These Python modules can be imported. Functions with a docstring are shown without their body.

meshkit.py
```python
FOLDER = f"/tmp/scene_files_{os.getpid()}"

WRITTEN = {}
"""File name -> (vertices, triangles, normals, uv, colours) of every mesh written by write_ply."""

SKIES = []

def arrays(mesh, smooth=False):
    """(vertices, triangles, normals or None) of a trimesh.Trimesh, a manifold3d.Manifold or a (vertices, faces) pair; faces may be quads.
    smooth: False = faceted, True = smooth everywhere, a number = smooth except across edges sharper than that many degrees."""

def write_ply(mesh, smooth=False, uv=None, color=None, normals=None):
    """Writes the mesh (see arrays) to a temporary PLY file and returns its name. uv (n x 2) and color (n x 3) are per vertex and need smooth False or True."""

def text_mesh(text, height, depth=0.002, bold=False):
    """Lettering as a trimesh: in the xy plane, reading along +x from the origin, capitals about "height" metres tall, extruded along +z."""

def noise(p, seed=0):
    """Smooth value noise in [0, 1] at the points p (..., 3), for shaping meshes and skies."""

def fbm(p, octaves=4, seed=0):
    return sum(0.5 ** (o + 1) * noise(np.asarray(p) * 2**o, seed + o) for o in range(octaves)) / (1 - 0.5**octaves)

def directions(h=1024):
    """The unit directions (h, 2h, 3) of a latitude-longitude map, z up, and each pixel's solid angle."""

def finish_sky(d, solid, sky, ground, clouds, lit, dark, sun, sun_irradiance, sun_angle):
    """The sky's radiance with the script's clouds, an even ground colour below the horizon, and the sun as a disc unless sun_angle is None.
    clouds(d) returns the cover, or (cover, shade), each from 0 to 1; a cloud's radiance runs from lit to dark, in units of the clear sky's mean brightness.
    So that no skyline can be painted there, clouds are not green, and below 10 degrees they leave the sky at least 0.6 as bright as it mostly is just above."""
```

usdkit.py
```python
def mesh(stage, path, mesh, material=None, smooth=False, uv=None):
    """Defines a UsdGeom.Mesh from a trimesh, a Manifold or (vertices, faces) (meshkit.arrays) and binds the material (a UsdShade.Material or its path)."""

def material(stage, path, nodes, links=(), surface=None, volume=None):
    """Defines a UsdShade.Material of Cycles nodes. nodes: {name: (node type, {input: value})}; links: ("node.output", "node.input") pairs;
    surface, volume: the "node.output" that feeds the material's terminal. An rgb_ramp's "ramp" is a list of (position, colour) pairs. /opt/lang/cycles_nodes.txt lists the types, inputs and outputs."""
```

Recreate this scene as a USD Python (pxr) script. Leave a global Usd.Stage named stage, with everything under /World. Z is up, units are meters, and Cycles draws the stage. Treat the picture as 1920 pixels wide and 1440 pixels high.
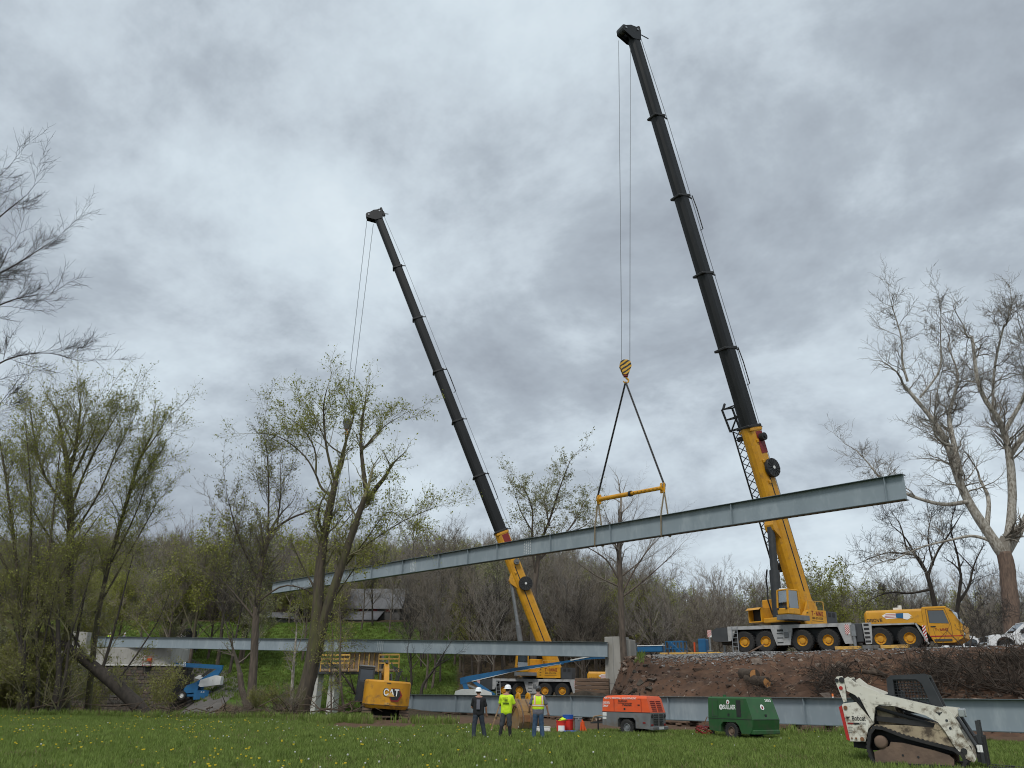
import math, random
import numpy as np
import trimesh, shapely, usdkit, meshkit
from shapely.geometry import Polygon, Point
from pxr import Usd, UsdGeom, UsdLux, UsdShade, Gf, Sdf, Vt

stage = Usd.Stage.CreateInMemory()
UsdGeom.SetStageUpAxis(stage, 'Z'); UsdGeom.SetStageMetersPerUnit(stage, 1.0)
UsdGeom.Xform.Define(stage, '/World'); UsdGeom.Scope.Define(stage, '/World/Looks')

# ---------------------------------------------------------------- camera
EYE = np.array([0.0, 0.0, 1.65]); FOC = 1500.0
_t, _r = math.radians(21.1), math.radians(0.8)
_F = np.array([0, math.cos(_t), math.sin(_t)]); _R0 = np.array([1.0, 0, 0]); _U0 = np.array([0, -math.sin(_t), math.cos(_t)])
_R = _R0 * math.cos(_r) + _U0 * math.sin(_r); _U = _U0 * math.cos(_r) - _R0 * math.sin(_r)
cam = UsdGeom.Camera.Define(stage, '/World/camera')
_m = np.eye(4); _m[0, :3] = _R; _m[1, :3] = _U; _m[2, :3] = -_F; _m[3, :3] = EYE
cam.AddTransformOp().Set(Gf.Matrix4d(*_m.ravel().tolist()))
cam.CreateHorizontalApertureAttr(36.0); cam.CreateVerticalApertureAttr(27.0)
cam.CreateFocalLengthAttr(36.0 * FOC / 1920); cam.CreateClippingRangeAttr((0.1, 5000.0))
cam.CreateExposureAttr(0.3)

def at(px, py, Y):
    """the point of the place that stands Y metres ahead where the photograph shows (px, py)"""
    d = _R * (px - 960) + _U * (720 - py) + _F * FOC
    return EYE + d * (Y / d[1])

def proj(p):
    q = np.asarray(p, float) - EYE; z = q @ _F
    return 960 + FOC * (q @ _R) / z, 720 - FOC * (q @ _U) / z

# ---------------------------------------------------------------- sky and sun (overcast)
SUN_EL, SUN_ROT = math.radians(52), math.radians(200)
dome = UsdLux.DomeLight.Define(stage, '/World/sky')
usdkit.material(stage, '/World/Looks/sky', {
    'sky': ('sky_texture', {'sky_type': 'single_scattering', 'sun_disc': False, 'sun_elevation': SUN_EL, 'sun_rotation': SUN_ROT, 'air_density': 1.0, 'aerosol_density': 2.0}),
    'tc': ('texture_coordinate', {}),
    'sep': ('separate_xyz', {}),
    'zc': ('math', {'math_type': 'maximum', 'value2': 0.0}),
    'za': ('math', {'math_type': 'add', 'value2': 0.42}),
    'dx': ('math', {'math_type': 'divide'}), 'dy': ('math', {'math_type': 'divide'}),
    'pl': ('combine_xyz', {'z': 0.0}),
    'mp': ('mapping', {'location': (18.3, 0.35, 6.0), 'scale': (1.1, 1.1, 1.0), 'rotation': (0, 0, 0.5)}),
    'n1': ('noise_texture', {'scale': 0.85, 'detail': 7.0, 'roughness': 0.5, 'distortion': 0.15}),
    'n2': ('noise_texture', {'scale': 2.7, 'detail': 9.0, 'roughness': 0.62, 'distortion': 0.15}),
    'mx': ('math', {'math_type': 'multiply', 'value2': 0.47}),
    'sm': ('math', {'math_type': 'multiply_add', 'value2': 0.53}),
    'rp': ('rgb_ramp', {'ramp': [(0.0, (2.75, 3.1, 3.5)), (0.40, (3.2, 3.6, 4.1)), (0.46, (4.1, 4.65, 5.2)), (0.505, (5.25, 5.95, 6.55)), (0.55, (6.1, 6.95, 7.55)), (0.62, (7.0, 7.85, 8.35)), (1.0, (7.9, 8.6, 9.0))]}),
    'cov': ('mix', {'fac': 0.93}),
    'bg': ('background_shader', {'strength': 0.09}),
}, [('tc.generated', 'sep.vector'), ('sep.z', 'zc.value1'), ('zc.value', 'za.value1'),
    ('sep.x', 'dx.value1'), ('za.value', 'dx.value2'), ('sep.y', 'dy.value1'), ('za.value', 'dy.value2'),
    ('dx.value', 'pl.x'), ('dy.value', 'pl.y'), ('pl.vector', 'mp.vector'), ('mp.vector', 'n1.vector'), ('mp.vector', 'n2.vector'),
    ('n2.fac', 'mx.value1'), ('n1.fac', 'sm.value1'), ('mx.value', 'sm.value3'), ('sm.value', 'rp.fac'),
    ('sky.color', 'cov.color1'), ('rp.color', 'cov.color2'), ('cov.color', 'bg.color')], surface='bg.background')
UsdShade.MaterialBindingAPI.Apply(dome.GetPrim()).Bind(UsdShade.Material.Get(stage, '/World/Looks/sky'))
dome.GetPrim().SetCustomDataByKey('kind', 'structure'); dome.GetPrim().SetCustomDataByKey('label', 'grey overcast sky with darker cloud bands')
sun = UsdLux.DistantLight.Define(stage, '/World/sun')
sun.CreateNormalizeAttr(True); sun.CreateIntensityAttr(0.4); sun.CreateAngleAttr(14.0); sun.CreateColorAttr(Gf.Vec3f(1.0, 0.97, 0.92))
_sd = np.array([math.sin(SUN_ROT) * math.cos(SUN_EL), math.cos(SUN_ROT) * math.cos(SUN_EL), math.sin(SUN_EL)])
_x = np.cross([0, 0, 1.0], _sd); _x /= np.linalg.norm(_x); _y = np.cross(_sd, _x)
_m = np.eye(4); _m[0, :3] = _x; _m[1, :3] = _y; _m[2, :3] = _sd
sun.AddTransformOp().Set(Gf.Matrix4d(*_m.ravel().tolist()))

# ---------------------------------------------------------------- helpers: naming
_used = {}
def numbered(parent, name):
    k = (parent, name); n = _used.get(k, 0); _used[k] = n + 1
    return f'{parent}/{name}' if n == 0 else f'{parent}/{name}_{n:03d}'

def tagp(prim, label=None, cat=None, group=None, kind=None):
    for k, v in (('label', label), ('category', cat), ('group', group), ('kind', kind)):
        if v: prim.SetCustomDataByKey(k, v)

def thing(name, label, cat, loc=(0, 0, 0), rz=0.0, group=None, kind=None, ry=0.0, rx=0.0):
    path = numbered('/World', name); x = UsdGeom.Xform.Define(stage, path)
    x.AddTranslateOp().Set(Gf.Vec3d(*map(float, loc))); x.AddRotateXYZOp().Set(Gf.Vec3f(math.degrees(rx), math.degrees(ry), math.degrees(rz))); x.AddScaleOp().Set(Gf.Vec3f(1, 1, 1))
    tagp(x.GetPrim(), label, cat, group, kind); return path

def copy(src, loc, rz=0.0, label=None, cat=None, group=None, scale=1.0, ry=0.0, rx=0.0, sz=None):
    path = numbered('/World', src.split('/')[-1].rstrip('0123456789').rstrip('_')); x = UsdGeom.Xform.Define(stage, path)
    x.GetPrim().GetReferences().AddInternalReference(src)
    x.ClearXformOpOrder()
    x.AddTranslateOp().Set(Gf.Vec3d(*map(float, loc))); x.AddRotateXYZOp().Set(Gf.Vec3f(math.degrees(rx), math.degrees(ry), math.degrees(rz))); x.AddScaleOp().Set(Gf.Vec3f(scale, scale, sz or scale))
    x.GetPrim().SetInstanceable(True)
    tagp(x.GetPrim(), label, cat, group); return path

def part(parent, name, mb, mat, label=None, smooth=None, kind=None):
    path = numbered(parent, name)
    m = usdkit.mesh(stage, path, mb.out() if isinstance(mb, MB) else mb, LK[mat], smooth=smooth if smooth is not None else False)
    tagp(m.GetPrim(), label, None, None, kind); return path

def solo(name, mb, mat, label, cat=None, group=None, kind=None, smooth=None):
    p = part('/World', name, mb, mat, label, smooth, kind); tagp(stage.GetPrimAtPath(p), label, cat, group, kind); return p

# ---------------------------------------------------------------- helpers: mesh building
def unit(v):
    v = np.asarray(v, float); return v / max(np.linalg.norm(v), 1e-12)
def frame(p, fwd, up=(0, 0, 1)):
    """4x4 with x along fwd, z near up, y to the left"""
    x = unit(fwd); z = np.asarray(up, float); y = np.cross(z, x)
    if np.linalg.norm(y) < 1e-6: y = np.cross([0, 1, 0], x)
    y = unit(y); z = np.cross(x, y); m = np.eye(4); m[:3, 0], m[:3, 1], m[:3, 2], m[:3, 3] = x, y, z, p; return m
def rotz(a, p=(0, 0, 0)):
    c, s = math.cos(a), math.sin(a); m = np.eye(4); m[0, 0] = c; m[0, 1] = -s; m[1, 0] = s; m[1, 1] = c; m[:3, 3] = p; return m
def inv(m): return np.linalg.inv(m)
def ap(m, p): return np.asarray(p, float) @ m[:3, :3].T + m[:3, 3]

_BF = np.array([[0, 2, 3], [0, 3, 1], [4, 5, 7], [4, 7, 6], [0, 1, 5], [0, 5, 4], [2, 6, 7], [2, 7, 3], [0, 4, 6], [0, 6, 2], [1, 3, 7], [1, 7, 5]])
_BV = np.array([[x, y, z] for z in (-.5, .5) for y in (-.5, .5) for x in (-.5, .5)])
_hc = {}
class MB:
    def __init__(s): s.v, s.f, s.n = [], [], 0
    def add(s, v, f, M=None):
        v = np.asarray(v, float)
        if M is not None: v = ap(M, v)
        s.v.append(v); s.f.append(np.asarray(f, int) + s.n); s.n += len(v); return s
    def box(s, c, d, M=None, rz=0.0):
        v = _BV * np.asarray(d, float)
        if rz: v = ap(rotz(rz), v)
        return s.add(v + np.asarray(c, float), _BF, M)
    def bb(s, lo, hi, M=None):
        lo, hi = np.asarray(lo, float), np.asarray(hi, float); return s.box((lo + hi) / 2, np.abs(hi - lo), M)
    def hull(s, pts, M=None):
        h = trimesh.convex.convex_hull(np.asarray(pts, float)); return s.add(h.vertices, h.faces, M)
    def rbox(s, c, d, b=0.02, M=None):
        d = np.asarray(d, float); h = d / 2; b = min(b, h.min() * .9); pts = []
        for sx in (-1, 1):
            for sy in (-1, 1):
                for sz in (-1, 1):
                    q = np.array([sx, sy, sz]) * h
                    for k in range(3):
                        e = q - np.array([sx, sy, sz]) * b; e[k] = q[k]; pts.append(e)
        return s.hull(np.array(pts) + np.asarray(c, float), M)
    def rbb(s, lo, hi, b=0.02, M=None):
        lo, hi = np.asarray(lo, float), np.asarray(hi, float); return s.rbox((lo + hi) / 2, np.abs(hi - lo), b, M)
    def bar(s, p, q, w, h=None, up=(0, 0, 1), M=None):
        p, q = np.asarray(p, float), np.asarray(q, float); L = np.linalg.norm(q - p); m = frame((p + q) / 2, q - p, up)
        v = ap(m, _BV * np.array([L, w, h or w])); return s.add(v, _BF, M)
    def cyl(s, p, q, r, r2=None, n=12, cap=True, M=None):
        p, q = np.asarray(p, float), np.asarray(q, float); r2 = r if r2 is None else r2; m = frame(p, q - p, (0, 0, 1) if abs(unit(q - p)[2]) < .95 else (0, 1, 0)); L = np.linalg.norm(q - p)
        a = np.arange(n) / n * 2 * math.pi; c, si = np.cos(a), np.sin(a)
        v = np.vstack([np.c_[np.zeros(n), c * r, si * r], np.c_[np.full(n, L), c * r2, si * r2], [[0, 0, 0], [L, 0, 0]]])
        i = np.arange(n); j = (i + 1) % n
        f = [np.c_[i, i + n, j + n], np.c_[i, j + n, j]]
        if cap: f += [np.c_[np.full(n, 2 * n), i, j], np.c_[np.full(n, 2 * n + 1), j + n, i + n]]
        return s.add(ap(m, v), np.vstack(f)[:, [0, 2, 1]], M)
    def tube(s, pts, r, n=6, cap=True, M=None, rough=None):
        pts = np.asarray(pts, float); k = len(pts); r = np.broadcast_to(np.asarray(r, float), (k,))
        t = np.gradient(pts, axis=0); t /= np.maximum(np.linalg.norm(t, axis=1, keepdims=True), 1e-9)
        u = np.cross(t[0], [0.3, 1, 0.2]); u = unit(u); rings = []
        a = np.arange(n) / n * 2 * math.pi
        for i in range(k):
            u = unit(u - t[i] * (u @ t[i])); w = np.cross(t[i], u)
            rr = r[i] if rough is None else r[i] * rough[i][:, None]
            rings.append(pts[i] + rr * (np.cos(a)[:, None] * u + np.sin(a)[:, None] * w))
        v = np.vstack(rings + [pts[:1], pts[-1:]]); i = np.arange(n); j = (i + 1) % n; f = []
        for q in range(k - 1):
            b = q * n; f += [np.c_[b + i, b + j, b + n + j], np.c_[b + i, b + n + j, b + n + i]]
        if cap: f += [np.c_[np.full(n, k * n), j, i], np.c_[np.full(n, k * n + 1), (k - 1) * n + i, (k - 1) * n + j]]
        return s.add(v, np.vstack(f), M)
    def ext(s, poly, h, M=None, z0=0.0):
        """polygon in xy extruded along +z by h, then placed by M"""
        g = poly if hasattr(poly, 'geom_type') else Polygon(poly)
        if not g.is_valid: g = g.buffer(0)
        for q in getattr(g, 'geoms', [g]):
            e = trimesh.creation.extrude_polygon(q, h, engine='earcut'); s.add(e.vertices + [0, 0, z0], e.faces, M)
        return s
    def side(s, poly, y0, y1, M=None):
        """side profile in (x, z) extruded from y0 to y1"""
        m = np.eye(4); m[:3, :3] = np.array([[1, 0, 0], [0, 0, 1], [0, 1, 0]]).T
        g = poly if hasattr(poly, 'geom_type') else Polygon(poly)
        if not g.is_valid: g = g.buffer(0)
        for q in getattr(g, 'geoms', [g]):
            e = trimesh.creation.extrude_polygon(q, abs(y1 - y0), engine='earcut'); v = e.vertices
            s.add(np.c_[v[:, 0], min(y0, y1) + v[:, 2], v[:, 1]], e.faces[:, ::-1], M)
        return s
    def lathe(s, prof, n=24, M=None):
        """profile of (radius, x) revolved around the x axis"""
        prof = np.asarray(prof, float); k = len(prof); a = np.arange(n) / n * 2 * math.pi
        v = np.vstack([np.c_[np.full(n, x), r * np.cos(a), r * np.sin(a)] for r, x in prof]); i = np.arange(n); j = (i + 1) % n
        f = np.vstack([np.vstack([np.c_[q * n + i, q * n + n + i, q * n + n + j], np.c_[q * n + i, q * n + n + j, q * n + j]]) for q in range(k - 1)])
        return s.add(v, f[:, [0, 2, 1]], M)
    def text(s, t, height, M, bold=False, depth=0.006, width=None):
        m = meshkit.text_mesh(t, height, depth, bold); v = np.array(m.vertices)
        if width: v[:, 0] *= width / np.ptp(v[:, 0])
        return s.add(v, m.faces, M)
    def mv(s, M): s.v = [ap(M, v) for v in s.v]; return s
    def out(s): return np.vstack(s.v), np.vstack(s.f)

def facing(p, right, up):
    """4x4 for lettering: x along right, y along up, z out of the face"""
    x = unit(right); z = unit(np.cross(x, up)); y = np.cross(z, x); m = np.eye(4); m[:3, 0], m[:3, 1], m[:3, 2], m[:3, 3] = x, y, z, p; return m

# ---------------------------------------------------------------- materials
LK = {}
def mat(name, c1, c2=None, scale=3.0, rough=0.6, metal=0.0, bump=0.0, bscale=30.0, stretch=(1, 1, 1), spec=0.5, lo=0.35, hi=0.65, rnd=0.0, pos=False, dirt=None, dscale=2.0, dlo=0.55, dhi=0.7, trans=0.0, coat=0.0, detail=5.0, low=None):
    nodes = {'tc': ('texture_coordinate', {}), 'g': ('geometry', {}), 'mp': ('mapping', {'scale': stretch}), 'b': ('principled_bsdf', {'base_color': c1, 'roughness': rough, 'metallic': metal, 'specular_ior_level': spec, 'coat_weight': coat})}
    links = [('g.position' if pos else 'tc.object', 'mp.vector')]; col = None
    if c2 is not None:
        nodes['n'] = ('noise_texture', {'scale': scale, 'detail': detail, 'roughness': 0.6}); nodes['r'] = ('rgb_ramp', {'ramp': [(0, c1), (lo, c1), (hi, c2), (1, c2)]})
        links += [('mp.vector', 'n.vector'), ('n.fac', 'r.fac')]; col = 'r.color'
    if dirt is not None:
        nodes['dn'] = ('noise_texture', {'scale': dscale, 'detail': 8.0, 'roughness': 0.68}); nodes['dr'] = ('map_range', {'from_min': dlo, 'from_max': dhi, 'clamp': True}); nodes['dm'] = ('mix', {'color1': c1, 'color2': dirt})
        links += [('mp.vector', 'dn.vector'), ('dr.result', 'dm.fac')]
        if low:                                                      # mud gathers near the ground
            nodes.update({'lx': ('separate_xyz', {}), 'lm': ('map_range', {'from_min': low[0], 'from_max': low[1], 'to_min': low[2], 'to_max': 0.0, 'clamp': True}), 'la': ('math', {'math_type': 'add'})}); links += [('tc.object', 'lx.vector'), ('lx.z', 'lm.value'), ('lm.result', 'la.value1'), ('dn.fac', 'la.value2'), ('la.value', 'dr.value')]
        else: links.append(('dn.fac', 'dr.value'))
        if col: links.append((col, 'dm.color1'))
        col = 'dm.color'
    if rnd:
        nodes['oi'] = ('object_info', {}); nodes['rm'] = ('map_range', {'from_min': 0.0, 'from_max': 1.0, 'to_min': 1 - rnd, 'to_max': 1 + rnd}); nodes['hs'] = ('hsv', {'color': c1})
        links += [('oi.random', 'rm.value'), ('rm.result', 'hs.value')]
        if col: links.append((col, 'hs.color'))
        col = 'hs.color'
    if col: links.append((col, 'b.base_color'))
    if bump:
        nodes['bn'] = ('noise_texture', {'scale': bscale, 'detail': 4.0}); nodes['bu'] = ('bump', {'strength': bump, 'distance': 0.02})
        links += [('mp.vector', 'bn.vector'), ('bn.fac', 'bu.height'), ('bu.normal', 'b.normal')]
    surf = 'b.BSDF'
    if trans:
        nodes['tl'] = ('translucent_bsdf', {'color': c1}); nodes['ms'] = ('mix_closure', {'fac': trans}); links += [('b.BSDF', 'ms.closure1'), ('tl.BSDF', 'ms.closure2')]
        if col: links.append((col, 'tl.color'))
        surf = 'ms.closure'
    LK[name] = usdkit.material(stage, '/World/Looks/' + name, nodes, links, surface=surf)
def glass(name, tint=(0.75, 0.8, 0.8), amount=0.0):
    LK[name] = usdkit.material(stage, '/World/Looks/' + name, {'t': ('transparent_bsdf', {'color': tint}), 'g': ('glossy_bsdf', {'color': (0.9, 0.92, 0.95), 'roughness': 0.03}), 'f': ('fresnel', {'IOR': 1.5}), 'a': ('math', {'math_type': 'add', 'value2': amount}), 'm': ('mix_closure', {})},
        [('f.fac', 'a.value1'), ('a.value', 'm.fac'), ('t.BSDF', 'm.closure1'), ('g.BSDF', 'm.closure2')], surface='m.closure')
MUD = (0.10, 0.065, 0.04)
mat('yellow', (0.62, 0.30, 0.012), (0.52, 0.24, 0.012), 1.5, 0.45, dirt=(0.20, 0.11, 0.04), dscale=2.6, dlo=0.54, dhi=0.82, bump=.04, bscale=2)
mat('pale_yellow', (0.62, 0.36, 0.07), (0.50, 0.29, 0.08), 3, 0.6, dirt=MUD, dscale=4)
mat('machine_yellow', (0.58, 0.275, 0.010), (0.48, 0.22, 0.012), 1.2, 0.42, dirt=(0.15, 0.085, 0.035), dscale=2.8, dlo=0.56, dhi=0.8, low=(.6, 1.5, .14), bump=.04, bscale=2)
mat('black_boom', (0.006, 0.0065, 0.007), (0.012, 0.0125, 0.0135), 1.2, 0.5, stretch=(1, 1, 0.3), dirt=(0.04, 0.041, 0.043), dscale=3, dlo=0.6, dhi=0.9, spec=.35)
mat('black', (0.012, 0.012, 0.013), (0.02, 0.02, 0.02), 6, 0.6)
mat('rubber', (0.014, 0.014, 0.015), (0.03, 0.028, 0.026), 5, 0.85, bump=0.2)
mat('grey_chassis', (0.40, 0.40, 0.40), (0.32, 0.32, 0.32), 2, 0.5, dirt=(0.09, 0.075, 0.06), dscale=2.5, dlo=0.52, dhi=0.8)
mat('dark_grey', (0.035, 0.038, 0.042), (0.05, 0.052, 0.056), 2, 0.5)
mat('mid_grey', (0.16, 0.165, 0.17), (0.12, 0.125, 0.13), 2, 0.5, dirt=(0.12, 0.095, 0.07), dscale=3, dlo=0.56, dhi=0.8, low=(.2, 1.0, .14))
mat('steel', (0.30, 0.31, 0.32), (0.22, 0.225, 0.23), 4, 0.4, metal=0.6)
mat('rope', (0.10, 0.105, 0.11), None, rough=0.5, metal=0.4)
mat('girder_paint', (0.255, 0.30, 0.33), (0.215, 0.258, 0.285), 0.5, 0.45, stretch=(1, 1, 0.35), dirt=(0.33, 0.375, 0.40), dscale=1.3, dlo=0.5, dhi=0.75, bump=0.06, bscale=3)
mat('girder_edge', (0.075, 0.10, 0.105), (0.10, 0.125, 0.13), 1.5, 0.5)
mat('blue_paint', (0.012, 0.115, 0.26), (0.012, 0.09, 0.21), 2, 0.4, dirt=(0.06, 0.08, 0.10), dscale=3, dlo=0.6, dhi=0.85)
mat('white_paint', (0.70, 0.70, 0.68), (0.60, 0.60, 0.58), 2, 0.45, dirt=(0.30, 0.27, 0.22), dscale=3, dlo=0.58, dhi=0.85)
mat('red', (0.45, 0.02, 0.015), (0.36, 0.02, 0.015), 4, 0.45)
mat('dark_red', (0.20, 0.012, 0.010), None, rough=0.5)
mat('orange', (0.68, 0.085, 0.012), (0.60, 0.075, 0.012), 2, 0.42, dirt=(0.34, 0.11, 0.06), dscale=3, dlo=0.55, dhi=0.85, bump=.05, bscale=3)
mat('green_paint', (0.020, 0.095, 0.024), (0.016, 0.075, 0.020), 2, 0.5, dirt=(0.055, 0.07, 0.04), dscale=3, dlo=0.55, dhi=0.8, low=(.2, .9, .12), bump=.05, bscale=3)
mat('white_mark', (0.78, 0.78, 0.76), None, rough=0.55)
mat('black_mark', (0.015, 0.015, 0.015), None, rough=0.55)
mat('hi_vis', (0.62, 0.85, 0.02), (0.52, 0.75, 0.02), 8, 0.8, bump=0.5, bscale=14)
mat('hi_vis_orange', (0.85, 0.22, 0.05), None, rough=0.7)
mat('reflective', (0.62, 0.62, 0.60), None, rough=0.4)
mat('skin', (0.42, 0.22, 0.15), (0.38, 0.19, 0.13), 10, 0.55)
mat('denim', (0.045, 0.085, 0.145), (0.03, 0.06, 0.11), 9, 0.9, bump=0.4, bscale=20)
mat('grey_trouser', (0.055, 0.06, 0.07), (0.04, 0.043, 0.05), 9, 0.9, bump=0.4, bscale=20)
mat('dark_denim', (0.035, 0.045, 0.062), (0.025, 0.033, 0.046), 9, 0.9, bump=0.4, bscale=20)
mat('black_cloth', (0.010, 0.010, 0.012), (0.016, 0.016, 0.018), 9, 0.9, bump=0.4, bscale=20)
mat('grey_cloth', (0.14, 0.14, 0.17), (0.11, 0.11, 0.135), 9, 0.9, bump=0.4, bscale=20)
mat('hair', (0.03, 0.02, 0.012), None, rough=0.8)
mat('boot', (0.05, 0.03, 0.018), None, rough=0.8)
mat('hat_white', (0.80, 0.80, 0.80), None, rough=0.3)
mat('concrete', (0.36, 0.345, 0.315), (0.27, 0.26, 0.235), 0.9, 0.85, stretch=(1, 1, 0.3), dirt=(0.17, 0.16, 0.14), dscale=1.5, dlo=0.52, dhi=0.78, bump=0.25, bscale=12)
mat('new_concrete', (0.50, 0.49, 0.46), (0.42, 0.41, 0.385), 0.9, 0.85, stretch=(1, 1, 0.4), bump=0.2, bscale=10)
mat('stone_a', (0.085, 0.07, 0.055), (0.05, 0.043, 0.036), 2.5, 0.9, bump=0.6, bscale=7, dirt=(0.05, 0.055, 0.035), dscale=1.2)
mat('stone_b', (0.115, 0.083, 0.062), (0.065, 0.052, 0.042), 2.5, 0.9, bump=0.6, bscale=7, dirt=(0.05, 0.045, 0.035), dscale=1.2)
mat('stone_c', (0.07, 0.062, 0.052), (0.042, 0.038, 0.032), 2.5, 0.9, bump=0.6, bscale=7, dirt=(0.04, 0.05, 0.03), dscale=1.2)
mat('mortar', (0.05, 0.045, 0.038), None, rough=0.95)
mat('timber', (0.30, 0.20, 0.11), (0.20, 0.125, 0.07), 3, 0.8, stretch=(0.3, 3, 3), bump=0.3)
mat('old_timber', (0.16, 0.10, 0.065), (0.09, 0.06, 0.042), 3, 0.85, stretch=(0.4, 3, 3), bump=0.4)
mat('plywood', (0.34, 0.25, 0.17), (0.26, 0.18, 0.12), 1.5, 0.8, stretch=(1, 1, 0.3))
mat('rust', (0.22, 0.095, 0.035), (0.13, 0.065, 0.035), 3, 0.8, bump=0.3, dirt=(0.20, 0.14, 0.08), dscale=2)
mat('mud_metal', (0.17, 0.115, 0.08), (0.11, 0.075, 0.055), 2.5, 0.85, bump=0.5, bscale=12)
mat('loader_white', (0.68, 0.66, 0.58), (0.60, 0.57, 0.48), 1.6, 0.5, dirt=(0.12, 0.085, 0.05), dscale=4.2, dlo=0.545, dhi=0.70, low=(.3, 1.7, .13))
mat('loader_dirty', (0.40, 0.33, 0.22), (0.26, 0.20, 0.125), 2.2, 0.7, dirt=(0.07, 0.05, 0.032), dscale=3.5, dlo=0.46, dhi=0.62)
mat('cab_black', (0.022, 0.025, 0.028), (0.035, 0.037, 0.04), 3, 0.5)
mat('tarp_blue', (0.02, 0.10, 0.42), None, rough=0.5)
mat('bucket_red', (0.60, 0.03, 0.02), None, rough=0.4)
mat('roof_grey', (0.125, 0.125, 0.13), (0.09, 0.09, 0.094), 1.0, 0.7)
mat('house_wall', (0.11, 0.105, 0.10), (0.08, 0.075, 0.07), 1.0, 0.8)
mat('car_white', (0.72, 0.73, 0.74), None, rough=0.25, coat=0.6)
mat('chrome', (0.6, 0.6, 0.6), None, rough=0.2, metal=0.9)
mat('worn_yellow', (0.30, 0.165, 0.045), (0.19, 0.105, 0.042), 2.5, 0.75, bump=.3, dirt=(0.21, 0.145, 0.085), dscale=1.8, dlo=.45, dhi=.65)
mat('log_bark', (0.10, 0.07, 0.048), (0.06, 0.043, 0.031), 5, 0.9, bump=0.5)
mat('brush_bark', (0.062, 0.044, 0.032), (0.04, 0.03, 0.022), 5, 0.9)
mat('log_end', (0.62, 0.30, 0.10), (0.46, 0.20, 0.07), 6, 0.8)
glass('pane', (0.55, 0.60, 0.60), 0.10)
glass('dark_pane', (0.18, 0.20, 0.21), 0.08)
glass('cab_pane', (0.42, 0.47, 0.48), 0.22)
# ---------------------------------------------------------------- terrain
def sst(a, b, x): t = np.clip((np.asarray(x, float) - a) / (b - a), 0, 1); return t * t * (3 - 2 * t)
_PY = [-2000, 0, 66, 88, 100, 112, 150, 200, 260, 330, 500, 3000]
_PL = [0, 0, 0, 1.2, 1.7, 3.6, 13.0, 20, 33, 42, 48, 60]
_PR = [0, 0, 0, 1.0, 1.4, 1.8, 3.0, 5, 9, 14, 22, 40]
def Hraw(x, y):
    x, y = np.asarray(x, float), np.asarray(y, float)
    hf = 1 - sst(0.02, 0.28, x / np.maximum(y, 30.0))
    z = np.interp(y, _PY, _PL) * hf + np.interp(y, _PY, _PR) * (1 - hf)
    gm = 1 - sst(-42, -31, x); g = (1 - sst(-17, -9, x)) * sst(52, 57, y) * (1 - sst(84 + 20 * gm, 104 + 16 * gm, y)); z = z * (1 - 0.6 * g) - 1.9 * g
    p = np.stack([x * .07, y * .07, x * 0], -1); z = z + (meshkit.fbm(p, 3, 5) - .5) * (0.25 + 1.6 * sst(100, 200, y))
    z = z + 0.12 * sst(14, 20, x) * (1 - sst(30, 34, y)) * sst(10, 20, y) + (meshkit.noise(p * 12, 9) - .5) * 0.07
    return z
def axis(*spans):
    a = [np.arange(s, e, d) for s, e, d in spans]; return np.concatenate(a)
GX = axis((-1600, -400, 150), (-400, -130, 15), (-130, 70, 1.0), (70, 400, 15), (400, 1601, 150))
GY = axis((-300, -20, 40), (-20, 12, 4), (12, 165, 1.0), (165, 420, 8), (420, 2400, 180))
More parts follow.
